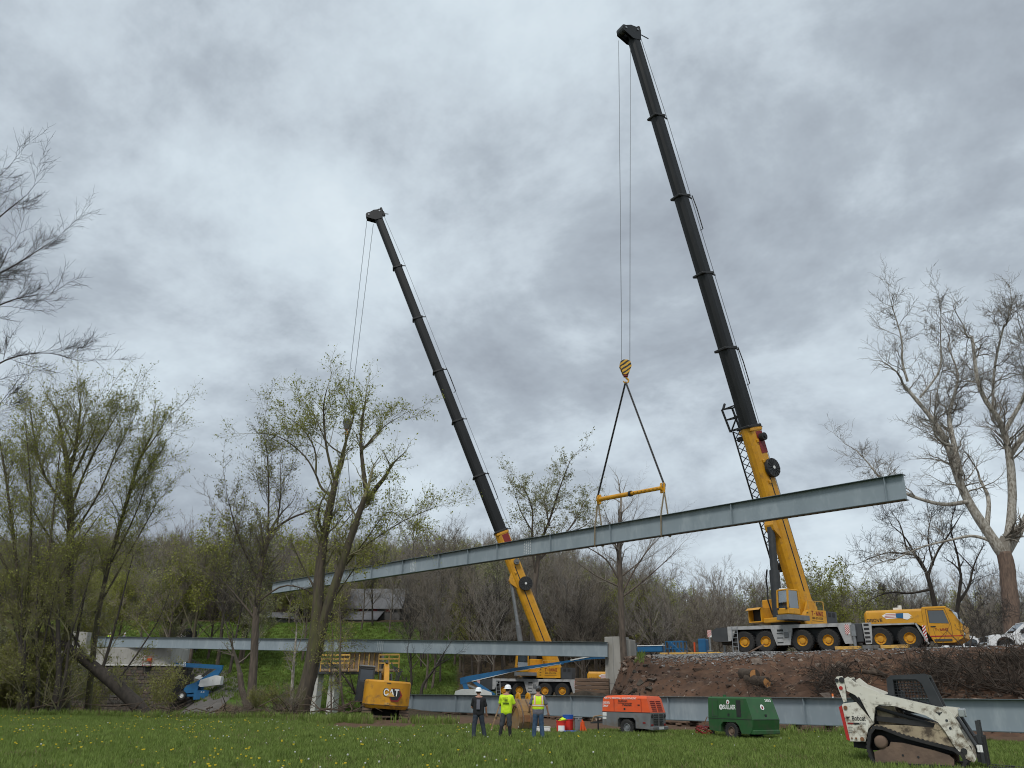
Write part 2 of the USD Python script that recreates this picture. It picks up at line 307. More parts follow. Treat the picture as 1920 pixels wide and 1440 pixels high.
_gx, _gy = np.meshgrid(GX, GY, indexing='ij'); GZ = Hraw(_gx, _gy)
def H(x, y):
    x, y = np.asarray(x, float), np.asarray(y, float)
    i = np.clip(np.searchsorted(GX, x, 'right') - 1, 0, len(GX) - 2); j = np.clip(np.searchsorted(GY, y, 'right') - 1, 0, len(GY) - 2)
    u = (x - GX[i]) / (GX[i + 1] - GX[i]); v = (y - GY[j]) / (GY[j + 1] - GY[j])
    a, b, c, d = GZ[i, j], GZ[i + 1, j], GZ[i, j + 1], GZ[i + 1, j + 1]
    return np.where(u > v, a + u * (b - a) + v * (d - b), a + v * (c - a) + u * (d - c))
def G(x, y): return np.array([x, y, float(H(x, y))])
# what covers the ground: x = bare earth, y = leaf litter, z = meadow (paler grass)
edge = np.interp(_gx, [-60, -14, -9, -4, 2, 8, 12, 16, 20, 24, 30, 60], [50.5, 50.5, 49.0, 44.5, 41.5, 40.6, 40.4, 38.6, 34.0, 29.4, 22, 10])      # the far edge of the mown field
earth = sst(-.8, .6, _gy - edge)
def blob(cx, cy, rx, ry, k=1.0): return k * np.exp(-(((_gx - cx) / rx) ** 2 + ((_gy - cy) / ry) ** 2) ** 1.5)
earth = np.maximum(earth, blob(-7.2, 44.5, 3.3, 6.6, 1.2)); earth = np.maximum(earth, blob(-3.5, 44.5, 2.6, 1.2, .9)); earth = np.maximum(earth, blob(-2.5, 46.5, 3.0, 1.3, .8)); earth = np.maximum(earth, blob(9.6, 21.6, 1.6, .7, 1.0)); earth = np.maximum(earth, blob(14.8, 18.9, 3.4, .55, 1.15)); earth = np.maximum(earth, blob(12.5, 23.0, 3.0, .9, .7)); earth = np.maximum(earth, blob(16.5, 21.0, 2.6, .6, 1.1))
_rt = _gx / np.maximum(_gy, 20)
meadow = sst(92, 99, _gy + 3 * np.sin(_gx * .2)) * (1 - sst(146, 152, _gy)) * (1 - sst(-0.085, -0.04, _rt)); meadow = np.maximum(meadow, sst(70, 76, _gy) * (1 - sst(96, 100, _gy)) * (1 - sst(-3, 1, _gx)) * sst(-26, -19, _gx))
meadow = meadow * (1 - sst(-32, -40, _gx + (_gy - 95) * .3) * (1 - sst(104, 112, _gy))); litter = sst(54, 60, _gy) * (1 - meadow); earth = earth * (1 - meadow) * (1 - 0.55 * litter)
_v = np.stack([_gx, _gy, GZ], -1).reshape(-1, 3); _nx, _ny = _gx.shape; _id = np.arange(_nx * _ny).reshape(_nx, _ny)
_a, _b, _c, _d = _id[:-1, :-1].ravel(), _id[1:, :-1].ravel(), _id[:-1, 1:].ravel(), _id[1:, 1:].ravel()
_f = np.vstack([np.c_[_a, _b, _d], np.c_[_a, _d, _c]])
LK['ground'] = usdkit.material(stage, '/World/Looks/ground', {
    'at': ('attribute', {'attribute': 'cover'}), 'g': ('geometry', {}), 's': ('separate_xyz', {}),
    'n1': ('noise_texture', {'scale': 0.35, 'detail': 6.0}), 'n2': ('noise_texture', {'scale': 3.0, 'detail': 8.0, 'roughness': 0.7}),
    'gr': ('rgb_ramp', {'ramp': [(0, (0.030, 0.058, 0.013)), (0.4, (0.040, 0.078, 0.016)), (0.6, (0.062, 0.105, 0.022)), (1, (0.085, 0.12, 0.032))]}),
    'mr': ('rgb_ramp', {'ramp': [(0, (0.05, 0.085, 0.014)), (0.45, (0.068, 0.115, 0.018)), (0.7, (0.10, 0.14, 0.03)), (1, (0.12, 0.14, 0.04))]}),
    'er': ('rgb_ramp', {'ramp': [(0, (0.055, 0.036, 0.024)), (0.45, (0.10, 0.062, 0.04)), (0.65, (0.14, 0.095, 0.065)), (1, (0.22, 0.17, 0.13))]}),
    'lr': ('rgb_ramp', {'ramp': [(0, (0.030, 0.028, 0.016)), (0.45, (0.055, 0.048, 0.028)), (0.6, (0.08, 0.062, 0.038)), (1, (0.11, 0.085, 0.06))]}),
    'j': ('math', {'math_type': 'multiply_add', 'value2': 1.1, 'value3': -0.55}),
    'ja': ('math', {'math_type': 'add'}), 'jl': ('math', {'math_type': 'add'}), 'jm': ('math', {'math_type': 'add'}),
    'ra': ('map_range', {'from_min': 0.35, 'from_max': 0.65, 'clamp': True}), 'rl': ('map_range', {'from_min': 0.35, 'from_max': 0.65, 'clamp': True}), 'rm': ('map_range', {'from_min': 0.35, 'from_max': 0.65, 'clamp': True}),
    'm1': ('mix', {}), 'm2': ('mix', {}), 'm3': ('mix', {}), 'bu': ('bump', {'strength': 0.6, 'distance': 0.06}), 'b': ('principled_bsdf', {'roughness': 0.95, 'specular_ior_level': 0.1})},
    [('at.vector', 's.vector'), ('g.position', 'n1.vector'), ('g.position', 'n2.vector'), ('n1.fac', 'gr.fac'), ('n1.fac', 'mr.fac'), ('n2.fac', 'er.fac'), ('n2.fac', 'lr.fac'), ('n2.fac', 'j.value1'),
     ('s.x', 'ja.value1'), ('s.y', 'jl.value1'), ('s.z', 'jm.value1'), ('j.value', 'ja.value2'), ('j.value', 'jl.value2'), ('j.value', 'jm.value2'),
     ('ja.value', 'ra.value'), ('jl.value', 'rl.value'), ('jm.value', 'rm.value'), ('gr.color', 'm1.color1'), ('lr.color', 'm1.color2'), ('rl.result', 'm1.fac'), ('m1.color', 'm2.color1'), ('er.color', 'm2.color2'), ('ra.result', 'm2.fac'),
     ('m2.color', 'm3.color1'), ('mr.color', 'm3.color2'), ('rm.result', 'm3.fac'), ('m3.color', 'b.base_color'), ('n2.fac', 'bu.height'), ('bu.normal', 'b.normal')], surface='b.BSDF')
_gm = usdkit.mesh(stage, '/World/ground', (_v, _f), LK['ground'], smooth=True)
UsdGeom.PrimvarsAPI(_gm).CreatePrimvar('cover', Sdf.ValueTypeNames.Color3fArray, 'vertex').Set(Vt.Vec3fArray.FromNumpy(np.stack([earth, litter, meadow], -1).reshape(-1, 3).astype(np.float32)))
tagp(_gm.GetPrim(), 'grass field, bare earth bank, green meadow and wooded hillside', None, None, 'structure')
def cover_at(x, y):
    i = np.clip(np.searchsorted(GX, x) - 1, 0, _nx - 2); j = np.clip(np.searchsorted(GY, y) - 1, 0, _ny - 2); return earth[i, j]

# the railway embankment on the right, where the near crane stands
EU = np.array([0.82, -0.5724]); EV = np.array([0.5724, 0.82]); EA = np.array([16.6, 59.0])
mat('soil', (0.105, 0.053, 0.029), (0.052, 0.028, 0.0165), 1.3, 0.95, pos=True, lo=0.35, hi=0.68, bump=1.0, bscale=6, dirt=(0.15, 0.088, 0.053), dscale=0.9, dlo=0.52, dhi=0.8)
mat('rock', (0.075, 0.06, 0.045), (0.035, 0.03, 0.024), 2.0, 0.95, bump=0.8, bscale=5)
mat('gravel', (0.22, 0.215, 0.21), (0.12, 0.115, 0.11), 14, 0.9, pos=True, bump=0.8, bscale=25)
_us = np.linspace(-1, 1, 150); _us = -16 + (np.arange(165)) * 0.42; _vs = np.r_[-16:-1.5:0.4, -1.5:10:1.2, 10:24:1.4]
def emb_xy(u, v): return EA[0] + EU[0] * u + EV[0] * v, EA[1] + EU[1] * u + EV[1] * v
def emb_top(u, v): return 4.42 + 0.012 * (u - 6)
def emb_z(u, v):
    x, y = emb_xy(u, v); h = H(x, y)
    prof = np.interp(v, [-16, -11.2, -9.5, -6.0, -3.0, -2.2, 14, 16, 21, 24], [-.6, 0, .17, .58, .95, 1, 1, .95, .05, -.3])
    endu = -7.0 - 0.95 * (v + 2.5) * np.where(v > -2.5, 1, 0.25)
    e = sst(-2.2, 0.6, u - np.maximum(endu, -10.3))
    t = emb_top(u, v); z = h * (1 - np.clip(prof, 0, 1) * e) + t * prof * e - .25 * (1 - e)
    p = np.stack([x * .5, y * .5, z * .5], -1); sl = np.clip(1 - np.abs(prof - .5) * 2, 0, 1)
    return z + (meshkit.fbm(p, 4, 3) - .5) * (0.12 + 1.7 * sl * e) + (meshkit.fbm(p * 3, 3, 8) - .5) * (.08 + .7 * sl) + (meshkit.fbm(p * 1.6, 3, 18) - .5) * 1.2 * e * (1 - e) * 4 * np.clip(prof, 0, 1)
_uu, _vv = np.meshgrid(_us, _vs, indexing='ij'); _ex, _ey = emb_xy(_uu, _vv); _ez = emb_z(_uu, _vv)
_id = np.arange(_uu.size).reshape(_uu.shape); _a, _b, _c, _d = _id[:-1, :-1].ravel(), _id[1:, :-1].ravel(), _id[:-1, 1:].ravel(), _id[1:, 1:].ravel()
usdk = usdkit.mesh(stage, '/World/embankment', (np.stack([_ex, _ey, _ez], -1).reshape(-1, 3), np.vstack([np.c_[_a, _b, _d], np.c_[_a, _d, _c]])), LK['soil'], smooth=True)
tagp(usdk.GetPrim(), 'tall bank of red brown earth under the near crane', None, None, 'structure')
def E(u, v):
    x, y = emb_xy(u, v); return np.array([float(x), float(y), float(emb_z(np.array(u, float), np.array(v, float)))])
# the gravel track on the left that passes under the new span
_ln = np.array([at(318, 1335, 84)[:2], at(352, 1308, 92)[:2], at(392, 1285, 98)[:2], at(425, 1268, 104)[:2], at(400, 1255, 112)[:2], at(330, 1245, 118)[:2], at(220, 1235, 124)[:2]])
_k = np.linspace(0, len(_ln) - 1, 90); _cl = np.stack([np.interp(_k, np.arange(len(_ln)), np.convolve(np.r_[_ln[0, q], _ln[:, q], _ln[-1, q]], [.25, .5, .25], 'valid')) for q in (0, 1)], -1)
_tn = np.gradient(_cl, axis=0); _tn /= np.linalg.norm(_tn, axis=1, keepdims=True); _nr = np.c_[-_tn[:, 1], _tn[:, 0]]
_w = np.linspace(-3.4, 3.4, 13); _tx = _cl[:, None, 0] + _nr[:, None, 0] * _w; _ty = _cl[:, None, 1] + _nr[:, None, 1] * _w
_tz = H(_tx, _ty) + .06 - .12 * sst(2.6, 3.4, np.abs(_w))[None]
_id = np.arange(_tx.size).reshape(_tx.shape); _a, _b, _c, _d = _id[:-1, :-1].ravel(), _id[1:, :-1].ravel(), _id[:-1, 1:].ravel(), _id[1:, 1:].ravel()
mat('track', (0.115, 0.103, 0.092), (0.075, 0.068, 0.06), 0.6, 0.95, pos=True, bump=0.6, bscale=8)
usdk = usdkit.mesh(stage, '/World/gravel_track', (np.stack([_tx, _ty, _tz], -1).reshape(-1, 3), np.vstack([np.c_[_a, _b, _d], np.c_[_a, _d, _c]])), LK['track'], smooth=True)
tagp(usdk.GetPrim(), 'grey gravel track running down beside the old stone abutment', None, None, 'structure')
# ---------------------------------------------------------------- girders
def on_line(A, B, px):
    """the point of the line A-B that the photograph shows in column px"""
    lo, hi = -0.5, 1.5
    f = lambda t: proj(A + (B - A) * t)[0] - px
    for _ in range(60):
        m = (lo + hi) / 2
        if f(lo) * f(m) <= 0: hi = m
        else: lo = m
    return A + (B - A) * lo
def girder(name, A, B, D, label, stiff, splice, group=None, fw=0.46, near=1):
    """A, B: the two ends of the top edge. stiff, splice: distances along it"""
    L = np.linalg.norm(B - A); M = frame(A, B - A); t = thing(name, label, 'steel girder', group=group)
    w = MB().bb((0, -.012, -D + .03), (L, .012, -.03), M); part(t, 'web', w, 'girder_paint')
    part(t, 'top_flange', MB().rbb((0, -fw / 2, -.035), (L, fw / 2, 0), .008, M), 'girder_edge'); part(t, 'bottom_flange', MB().rbb((0, -fw / 2, -D), (L, fw / 2, -D + .04), .008, M), 'girder_edge')
    for s in stiff:
        b = MB()
        for sd in (-1, 1): b.bb((s - .012, .012 * sd, -D + .04), (s + .012, (fw / 2 - .03) * sd, -.035), M)
        part(t, 'stiffener', b, 'girder_paint')
    for s in splice:
        b = MB()
        for sd in (-1, 1): b.bb((s - .45, .013 * sd, -D + .1), (s + .45, .035 * sd, -.1), M)
        p = part(t, 'splice_plate', b, 'girder_paint')
        c = MB()
        for sd in (-1, 1):
            for i in range(4):
                for j in range(9):
                    q = (s - .36 + i * .24, .035 * sd, -D + .17 + j * (D - .34) / 8); c.cyl(q, (q[0], q[1] + .02 * sd, q[2]), .03, n=6, M=M)
        part(p, 'bolts', c, 'white_mark', kind='stuff')
        part(t, 'flange_plate', MB().bb((s - .6, -fw / 2 - .004, .001), (s + .6, fw / 2 + .004, .03), M), 'girder_edge')
    return t
GD = 1.25
LA, LB = at(512, 1093, 95.0), at(1694, 889, 37.4)               # lifted
SA, SB = at(174, 1193.5, 108.5), at(1139, 1204, 72.5)           # erected span
FA, _fb = at(742, 1302, 73.5), at(1920, 1311, 34.4); FB = FA + (_fb - FA) * 1.09   # lying on the ground
_LL = np.linalg.norm(LB - LA)
def sta(A, B, px): return float(np.linalg.norm(on_line(A, B, px) - A))
girder('steel_girder', LA, LB, GD, 'long grey steel girder hanging tilted in the air from the near crane', [sta(LA, LB, x) for x in (548, 600, 640, 700, 758, 826, 880, 935, 1035, 1147, 1373, 1660)], [sta(LA, LB, 776), sta(LA, LB, 990)])
girder('steel_girder', SA, SB, GD, 'grey steel girder already set across the gap between old abutment and concrete pier', [3, 77], [sta(SA, SB, 714)], near=1)
girder('steel_girder', FA, FB, GD, 'grey steel girder lying on timber blocks along the foot of the earth bank', [sta(FA, FB, x) for x in (776, 858, 948, 1074, 1255, 1509, 1740)], [])
# second girder of the erected span, seen at its end beyond the pier
girder('steel_girder', at(1183, 1206, 76.5), at(1193, 1206, 75.6), 1.1, 'short end of grey girder showing beyond the concrete pier on the bank', [], [])

# ---------------------------------------------------------------- concrete pier on the bank
P = at(1160, 1285, 72.6); _pz = -.5; _pt = at(1160, 1194, 72.6)[2]
M = rotz(math.radians(-32), (P[0], P[1] + .55, 0))
t = thing('concrete_pier', 'tall pale concrete pier end carrying the erected girder beside the bank', 'concrete pier')
part(t, 'pier_stem', MB().rbb((-.82, -.7, _pz), (.82, .9, _pt), .03, M), 'concrete'); 
b = MB()
for z in (_pz + (_pt - _pz) * .44,): b.bb((-.825, -.706, z), (.825, -.69, z + .025), M)
b.bb((-.02, -.706, _pz), (.01, -.69, _pt - .02), M); part(t, 'form_seam', b, 'mid_grey')
part(t, 'cheek_wall', MB().rbb((.83, -.5, _pz + 1.0), (1.5, .7, _pt - .25), .03, M), 'concrete')

# ---------------------------------------------------------------- hammerhead pier with its work platform, under the span
Q = at(700, 1330, 87.0); M = rotz(math.radians(-27), (Q[0], Q[1], 0))
gz = float(H(Q[0], Q[1])); topz = at(690, 1222, 87)[2]
t = thing('hammerhead_pier', 'twin column pier with formed cap standing under the erected girder', 'bridge pier')
for x0, x1 in ((-7.9, -7.0), (-5.55, -4.7)):
    lean = -.12
    part(t, 'column', MB().hull([(x + lean * k, y, gz - .5 if k else topz - 2.0) for x in (x0, x1) for y in (-.45, .45) for k in (0, 1)], M), 'new_concrete')
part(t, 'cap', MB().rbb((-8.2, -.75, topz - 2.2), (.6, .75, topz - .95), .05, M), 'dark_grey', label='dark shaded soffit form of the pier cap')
part(t, 'cap_side', MB().rbb((-4.0, -1.0, topz - 1.75), (1.2, -.76, topz - .1), .03, M), 'plywood')
part(t, 'bearing_seat', MB().rbb((-3.2, -.74, topz - .95), (.5, .6, topz - .3), .03, M), 'concrete')
b = MB()
for x in np.arange(-3.9, 1.21, .62): part(t, 'form_strongback', MB().bar((x, -1.06, topz - 1.8), (x, -1.06, topz - .05), .07, .1, up=(1, 0, 0), M=M), 'pale_yellow')
w = thing('work_platform', 'yellow railed timber work platform wrapped round the bridge pier cap', 'work platform')
part(w, 'deck', MB().rbb((-5.6, -1.9, topz - 1.98), (4.1, -1.08, topz - 1.9), .01, M), 'old_timber')
part(w, 'toe_board', MB().bb((-5.6, -1.92, topz - 1.89), (4.1, -1.89, topz - 1.7), M), 'plywood')
for x in np.linspace(-5.6, 4.1, 9): part(w, 'rail_post', MB().bar((x, -1.95, topz - 2.0), (x, -1.95, topz - .35), .09, .09, up=(1, 0, 0), M=M), 'pale_yellow')
for z in (topz - .45, topz - .85, topz - 1.25): part(w, 'guard_rail', MB().bb((-5.6, -2.03, z), (-1.9, -1.99, z + .17), M), 'pale_yellow'); part(w, 'guard_rail', MB().bb((1.7, -2.03, z), (4.1, -1.99, z + .14), M), 'pale_yellow')
for x in (1.7, 2.6, 3.55): part(w, 'bracket', MB().bar((x, -1.9, topz - 1.95), (x - .6, -1.0, topz - 2.6), .08, M=M), 'pale_yellow')

# ---------------------------------------------------------------- old stone abutment on the left
A0 = at(170, 1330, 105.5)[:2]; A1 = at(300, 1330, 102.5)[:2]; _d = unit(np.r_[A1 - A0, 0]); Lw = float(np.linalg.norm(A1 - A0)) + 1.2
M = frame(np.r_[A0, 0], _d); base = -2.6; ztop = at(240, 1249, 105)[2]; zseat = at(240, 1213.5, 105)[2] - .1
t = thing('stone_abutment', 'old bridge abutment of coursed brown stone capped with weathered concrete', 'bridge abutment')
rng = np.random.default_rng(11)
part(t, 'core_wall', MB().bb((-4, .25, base), (Lw, 3.2, ztop), M), 'mortar')
_st = [[MB(), MB(), MB()] for _ in range(1)][0]; z = base; nst = 0
def stone(b, lo, hi, M):
    lo, hi = np.array(lo), np.array(hi); c = (lo + hi) / 2; d = (hi - lo); k = MB().rbox(c, d, .05); v, f = k.out(); v = v + rng.normal(0, .012, v.shape); b.add(v, f, M); return b
while z < ztop - .05:
    h = min(rng.uniform(.3, .46), ztop - z); x = -3.0 - rng.uniform(0, .5)
    while x < Lw:
        l = min(rng.uniform(.5, 1.25), Lw - x)
        if l > .12 and nst < 290:
            part(t, 'stone', stone(MB(), (x + .012, .0 - rng.uniform(0, .07), z + .012), (x + l - .012, .5, z + h - .012), M), ('stone_a', 'stone_b', 'stone_c')[rng.integers(3)]); nst += 1
        x += l
    z += h
z = base
while z < ztop - .05:                                                # the return face that looks along the track
    h = min(rng.uniform(.3, .46), ztop - z); y = .5
    while y < 3.0:
        l = rng.uniform(.6, 1.3); stone(_st[rng.integers(3)], (Lw - .3, y + .012, z + .012), (Lw + rng.uniform(0, .06), y + l - .012, z + h - .012), M); y += l
    z += h
for q, k in zip(_st, ('stone_a', 'stone_b', 'stone_c')):
    if q.n: part(t, 'return_stones', q, k, kind='stuff')
part(t, 'coping', MB().rbb((-3.6, -.16, ztop + .002), (Lw + .12, 3.3, ztop + .22), .03, M), 'new_concrete')
part(t, 'seat_wall', MB().rbb((-2.6, .12, ztop + .224), (Lw - 1.0, 3.2, zseat), .04, M), 'concrete')
part(t, 'wing_wall', MB().hull([(x, y, zz) for y in (-.1, .6) for x, zz in ((-7.4, zseat + .2), (-2.62, ztop - .6), (-2.62, zseat + 1.9), (-6.0, zseat + 2.1), (-7.0, zseat + 1.7))], M), 'concrete')
part(t, 'back_wall', MB().rbb((-2.6, 3.3, zseat - 1.5), (Lw - 1.5, 4.2, zseat + 1.15), .04, M), 'concrete')
ABM, ABZ, ABS = M, ztop, zseat
# earth fill behind the abutment, on which two workers stand
b = MB(); fx, fy = np.meshgrid(np.linspace(-26, Lw - 1, 40), np.linspace(4.3, 20, 22), indexing='ij'); wv = ap(M, np.stack([fx, fy, fx * 0], -1).reshape(-1, 3)).reshape(*fx.shape, 3)
hz = H(wv[..., 0], wv[..., 1]); k = sst(20, 11, fy) * sst(-26, -12, fx) * sst(Lw - 2.5, Lw - 6, fx + .6 * (fy - 4.3)); wv[..., 2] = hz - .3 + k * (zseat + .3 - hz + .3) + (meshkit.fbm(wv * .6, 3, 4) - .5) * .5 * (k < .95)
_id = np.arange(fx.size).reshape(fx.shape); _a, _b, _c, _d2 = _id[:-1, :-1].ravel(), _id[1:, :-1].ravel(), _id[:-1, 1:].ravel(), _id[1:, 1:].ravel()
solo('abutment_fill', (wv.reshape(-1, 3), np.vstack([np.c_[_a, _b, _d2], np.c_[_a, _d2, _c]])), 'soil', 'earth fill heaped up behind the old stone abutment', kind='structure', smooth=True)

# ---------------------------------------------------------------- barn and shed on the far meadow
def roofed(name, p, rz, L, W, hw, hr, label, extra=False):
    t = thing(name, label, 'barn' if extra else 'shed', (p[0], p[1], p[2]), rz)
    part(t, 'wall', MB().bb((-L / 2, -W / 2, -3.5), (L / 2, W / 2, hw)), 'house_wall')
    b = MB().hull([(x, y, z) for x in (-L / 2 - .4, L / 2 + .4) for y, z in ((-W / 2 - .5, hw - .1), (0, hr), (W / 2 + .5, hw - .1), (0, hr - .5))]); part(t, 'roof', b, 'roof_grey')
    r = MB()
    for x in np.arange(-L / 2, L / 2, 1.1): r.bar((x, -W / 2 - .45, hw - .02), (x, 0, hr + .04), .05, .06)
    part(t, 'roof_seam', r, 'mid_grey', kind='stuff')
    if extra:
        part(t, 'lean_to_roof', MB().hull([(x, y, z) for x in (-L / 2 + 1.0, L / 2 - 3) for y, z in ((-W / 2 - 4.2, hw - 2.3), (-W / 2 - .05, hw - .45), (-W / 2 - 4.2, hw - 2.45), (-W / 2 - .05, hw - .6))]), 'roof_grey')
        part(t, 'lean_to_wall', MB().bb((-L / 2 + 2, -W / 2 - 3.8, -1.5), (L / 2 - 4, -W / 2 - .01, hw - 2.5)), 'house_wall')
        for x in (-2.5, .4, 3.0):
            w = part(t, 'window', MB().bb((x - .5, -W / 2 - .04, hw - 1.1 + .5), (x + .5, -W / 2, hw - .62 + .5)), 'dark_red'); 
    return t
p = at(712, 1104, 158); roofed('barn', (p[0], p[1], p[2] - 8.3), math.radians(-8), 10.5, 7, 4.3, 8.3, 'grey roofed barn with lean-to behind bare trees on the far hillside', True)
p = at(526, 1170, 150); roofed('shed', (p[0], p[1], float(H(p[0], p[1])) - .3), math.radians(25), 4.6, 3, .9, 1.9, 'small low grey shed at the top of the far green meadow')
# ---------------------------------------------------------------- the two mobile cranes
def wheel(parent, c, r, w, sgn, rim='yellow', nm='wheel'):
    """c: hub centre, axis along y; sgn: the side that faces out (-1 or +1)"""
    m = np.eye(4); m[:3, :3] = np.array([[0, 1, 0], [sgn, 0, 0], [0, 0, 1.0]]).T; m[:3, 0] = (0, sgn, 0); m[:3, 1] = (1, 0, 0); m[:3, 2] = (0, 0, 1); m[:3, 3] = c
    k = r * .50
    ty = MB().lathe([(k, -w / 2), (r * .9, -w / 2), (r * .985, -w * .38), (r, -w * .2), (r, w * .2), (r * .985, w * .38), (r * .9, w / 2), (k, w / 2 - .02), (k, -w / 2)], 30, m)
    n = 26
    for i in range(n):
        a = i / n * 2 * math.pi
        for sd in (-1, 1):
            a2 = a + (.5 * 2 * math.pi / n if sd > 0 else 0); q = frame((sd * w * .27, r * math.cos(a2), r * math.sin(a2)), (1, 0, 0), (0, math.cos(a2), math.sin(a2)))
            ty.box((0, 0, .008), (w * .42, r * .10, .03), m @ q)
    p = part(parent, nm, MB().add(*ty.out()), 'rubber', smooth=35)
    rb = MB().lathe([(k, w * .40), (k * .94, w * .44), (k * .9, w * .38), (k * .82, w * .2), (k * .55, w * .16), (k * .5, w * .34), (k * .3, w * .36), (0.001, w * .36)], 24, m)
    part(p, 'rim', rb, rim, smooth=35)
    nb = MB()
    for i in range(10):
        a = i / 10 * 2 * math.pi; q = (w * .17, k * .68 * math.cos(a), k * .68 * math.sin(a)); nb.cyl(q, (w * .21, q[1], q[2]), k * .05, n=6, M=m)
    part(p, 'wheel_nuts', nb, 'dark_grey', kind='stuff'); return p

def hazard(t, c, w, h, M, name='hazard_board'):
    b = part(t, name, MB().box(c, (w, .03, h), M), 'white_mark'); s = MB(); n = 5
    for i in range(-1, n):
        z0 = c[2] - h / 2 + i * h / n; pts = [(c[0] - w / 2, z0), (c[0] + w / 2, z0 + w * 1.0), (c[0] + w / 2, z0 + w + h / n * .5), (c[0] - w / 2, z0 + h / n * .5)]
        g = Polygon(pts).intersection(shapely.box(c[0] - w / 2, c[2] - h / 2, c[0] + w / 2, c[2] + h / 2))
        if g.area > 1e-4: s.side(g, c[1] - .022, c[1] - .016, M)
    part(b, 'stripe', s, 'red')

def boom_prism(b, x0, x1, w, h, M, zc=0.0, taper=1.0):
    """rounded-belly boom section from x0 to x1"""
    def ring(x, k):
        w2, h2 = w / 2 * k, h / 2 * k; c = .16 * w
        pr = [(-w2, h2 - c), (-w2 + c, h2), (w2 - c, h2), (w2, h2 - c), (w2, -h2 * .25), (w2 * .86, -h2 * .62), (w2 * .5, -h2 * .92), (0, -h2), (-w2 * .5, -h2 * .92), (-w2 * .86, -h2 * .62), (-w2, -h2 * .25)]
        return [(x, y, z + zc) for y, z in pr]
    return b.hull(ring(x0, 1) + ring(x1, taper), M)

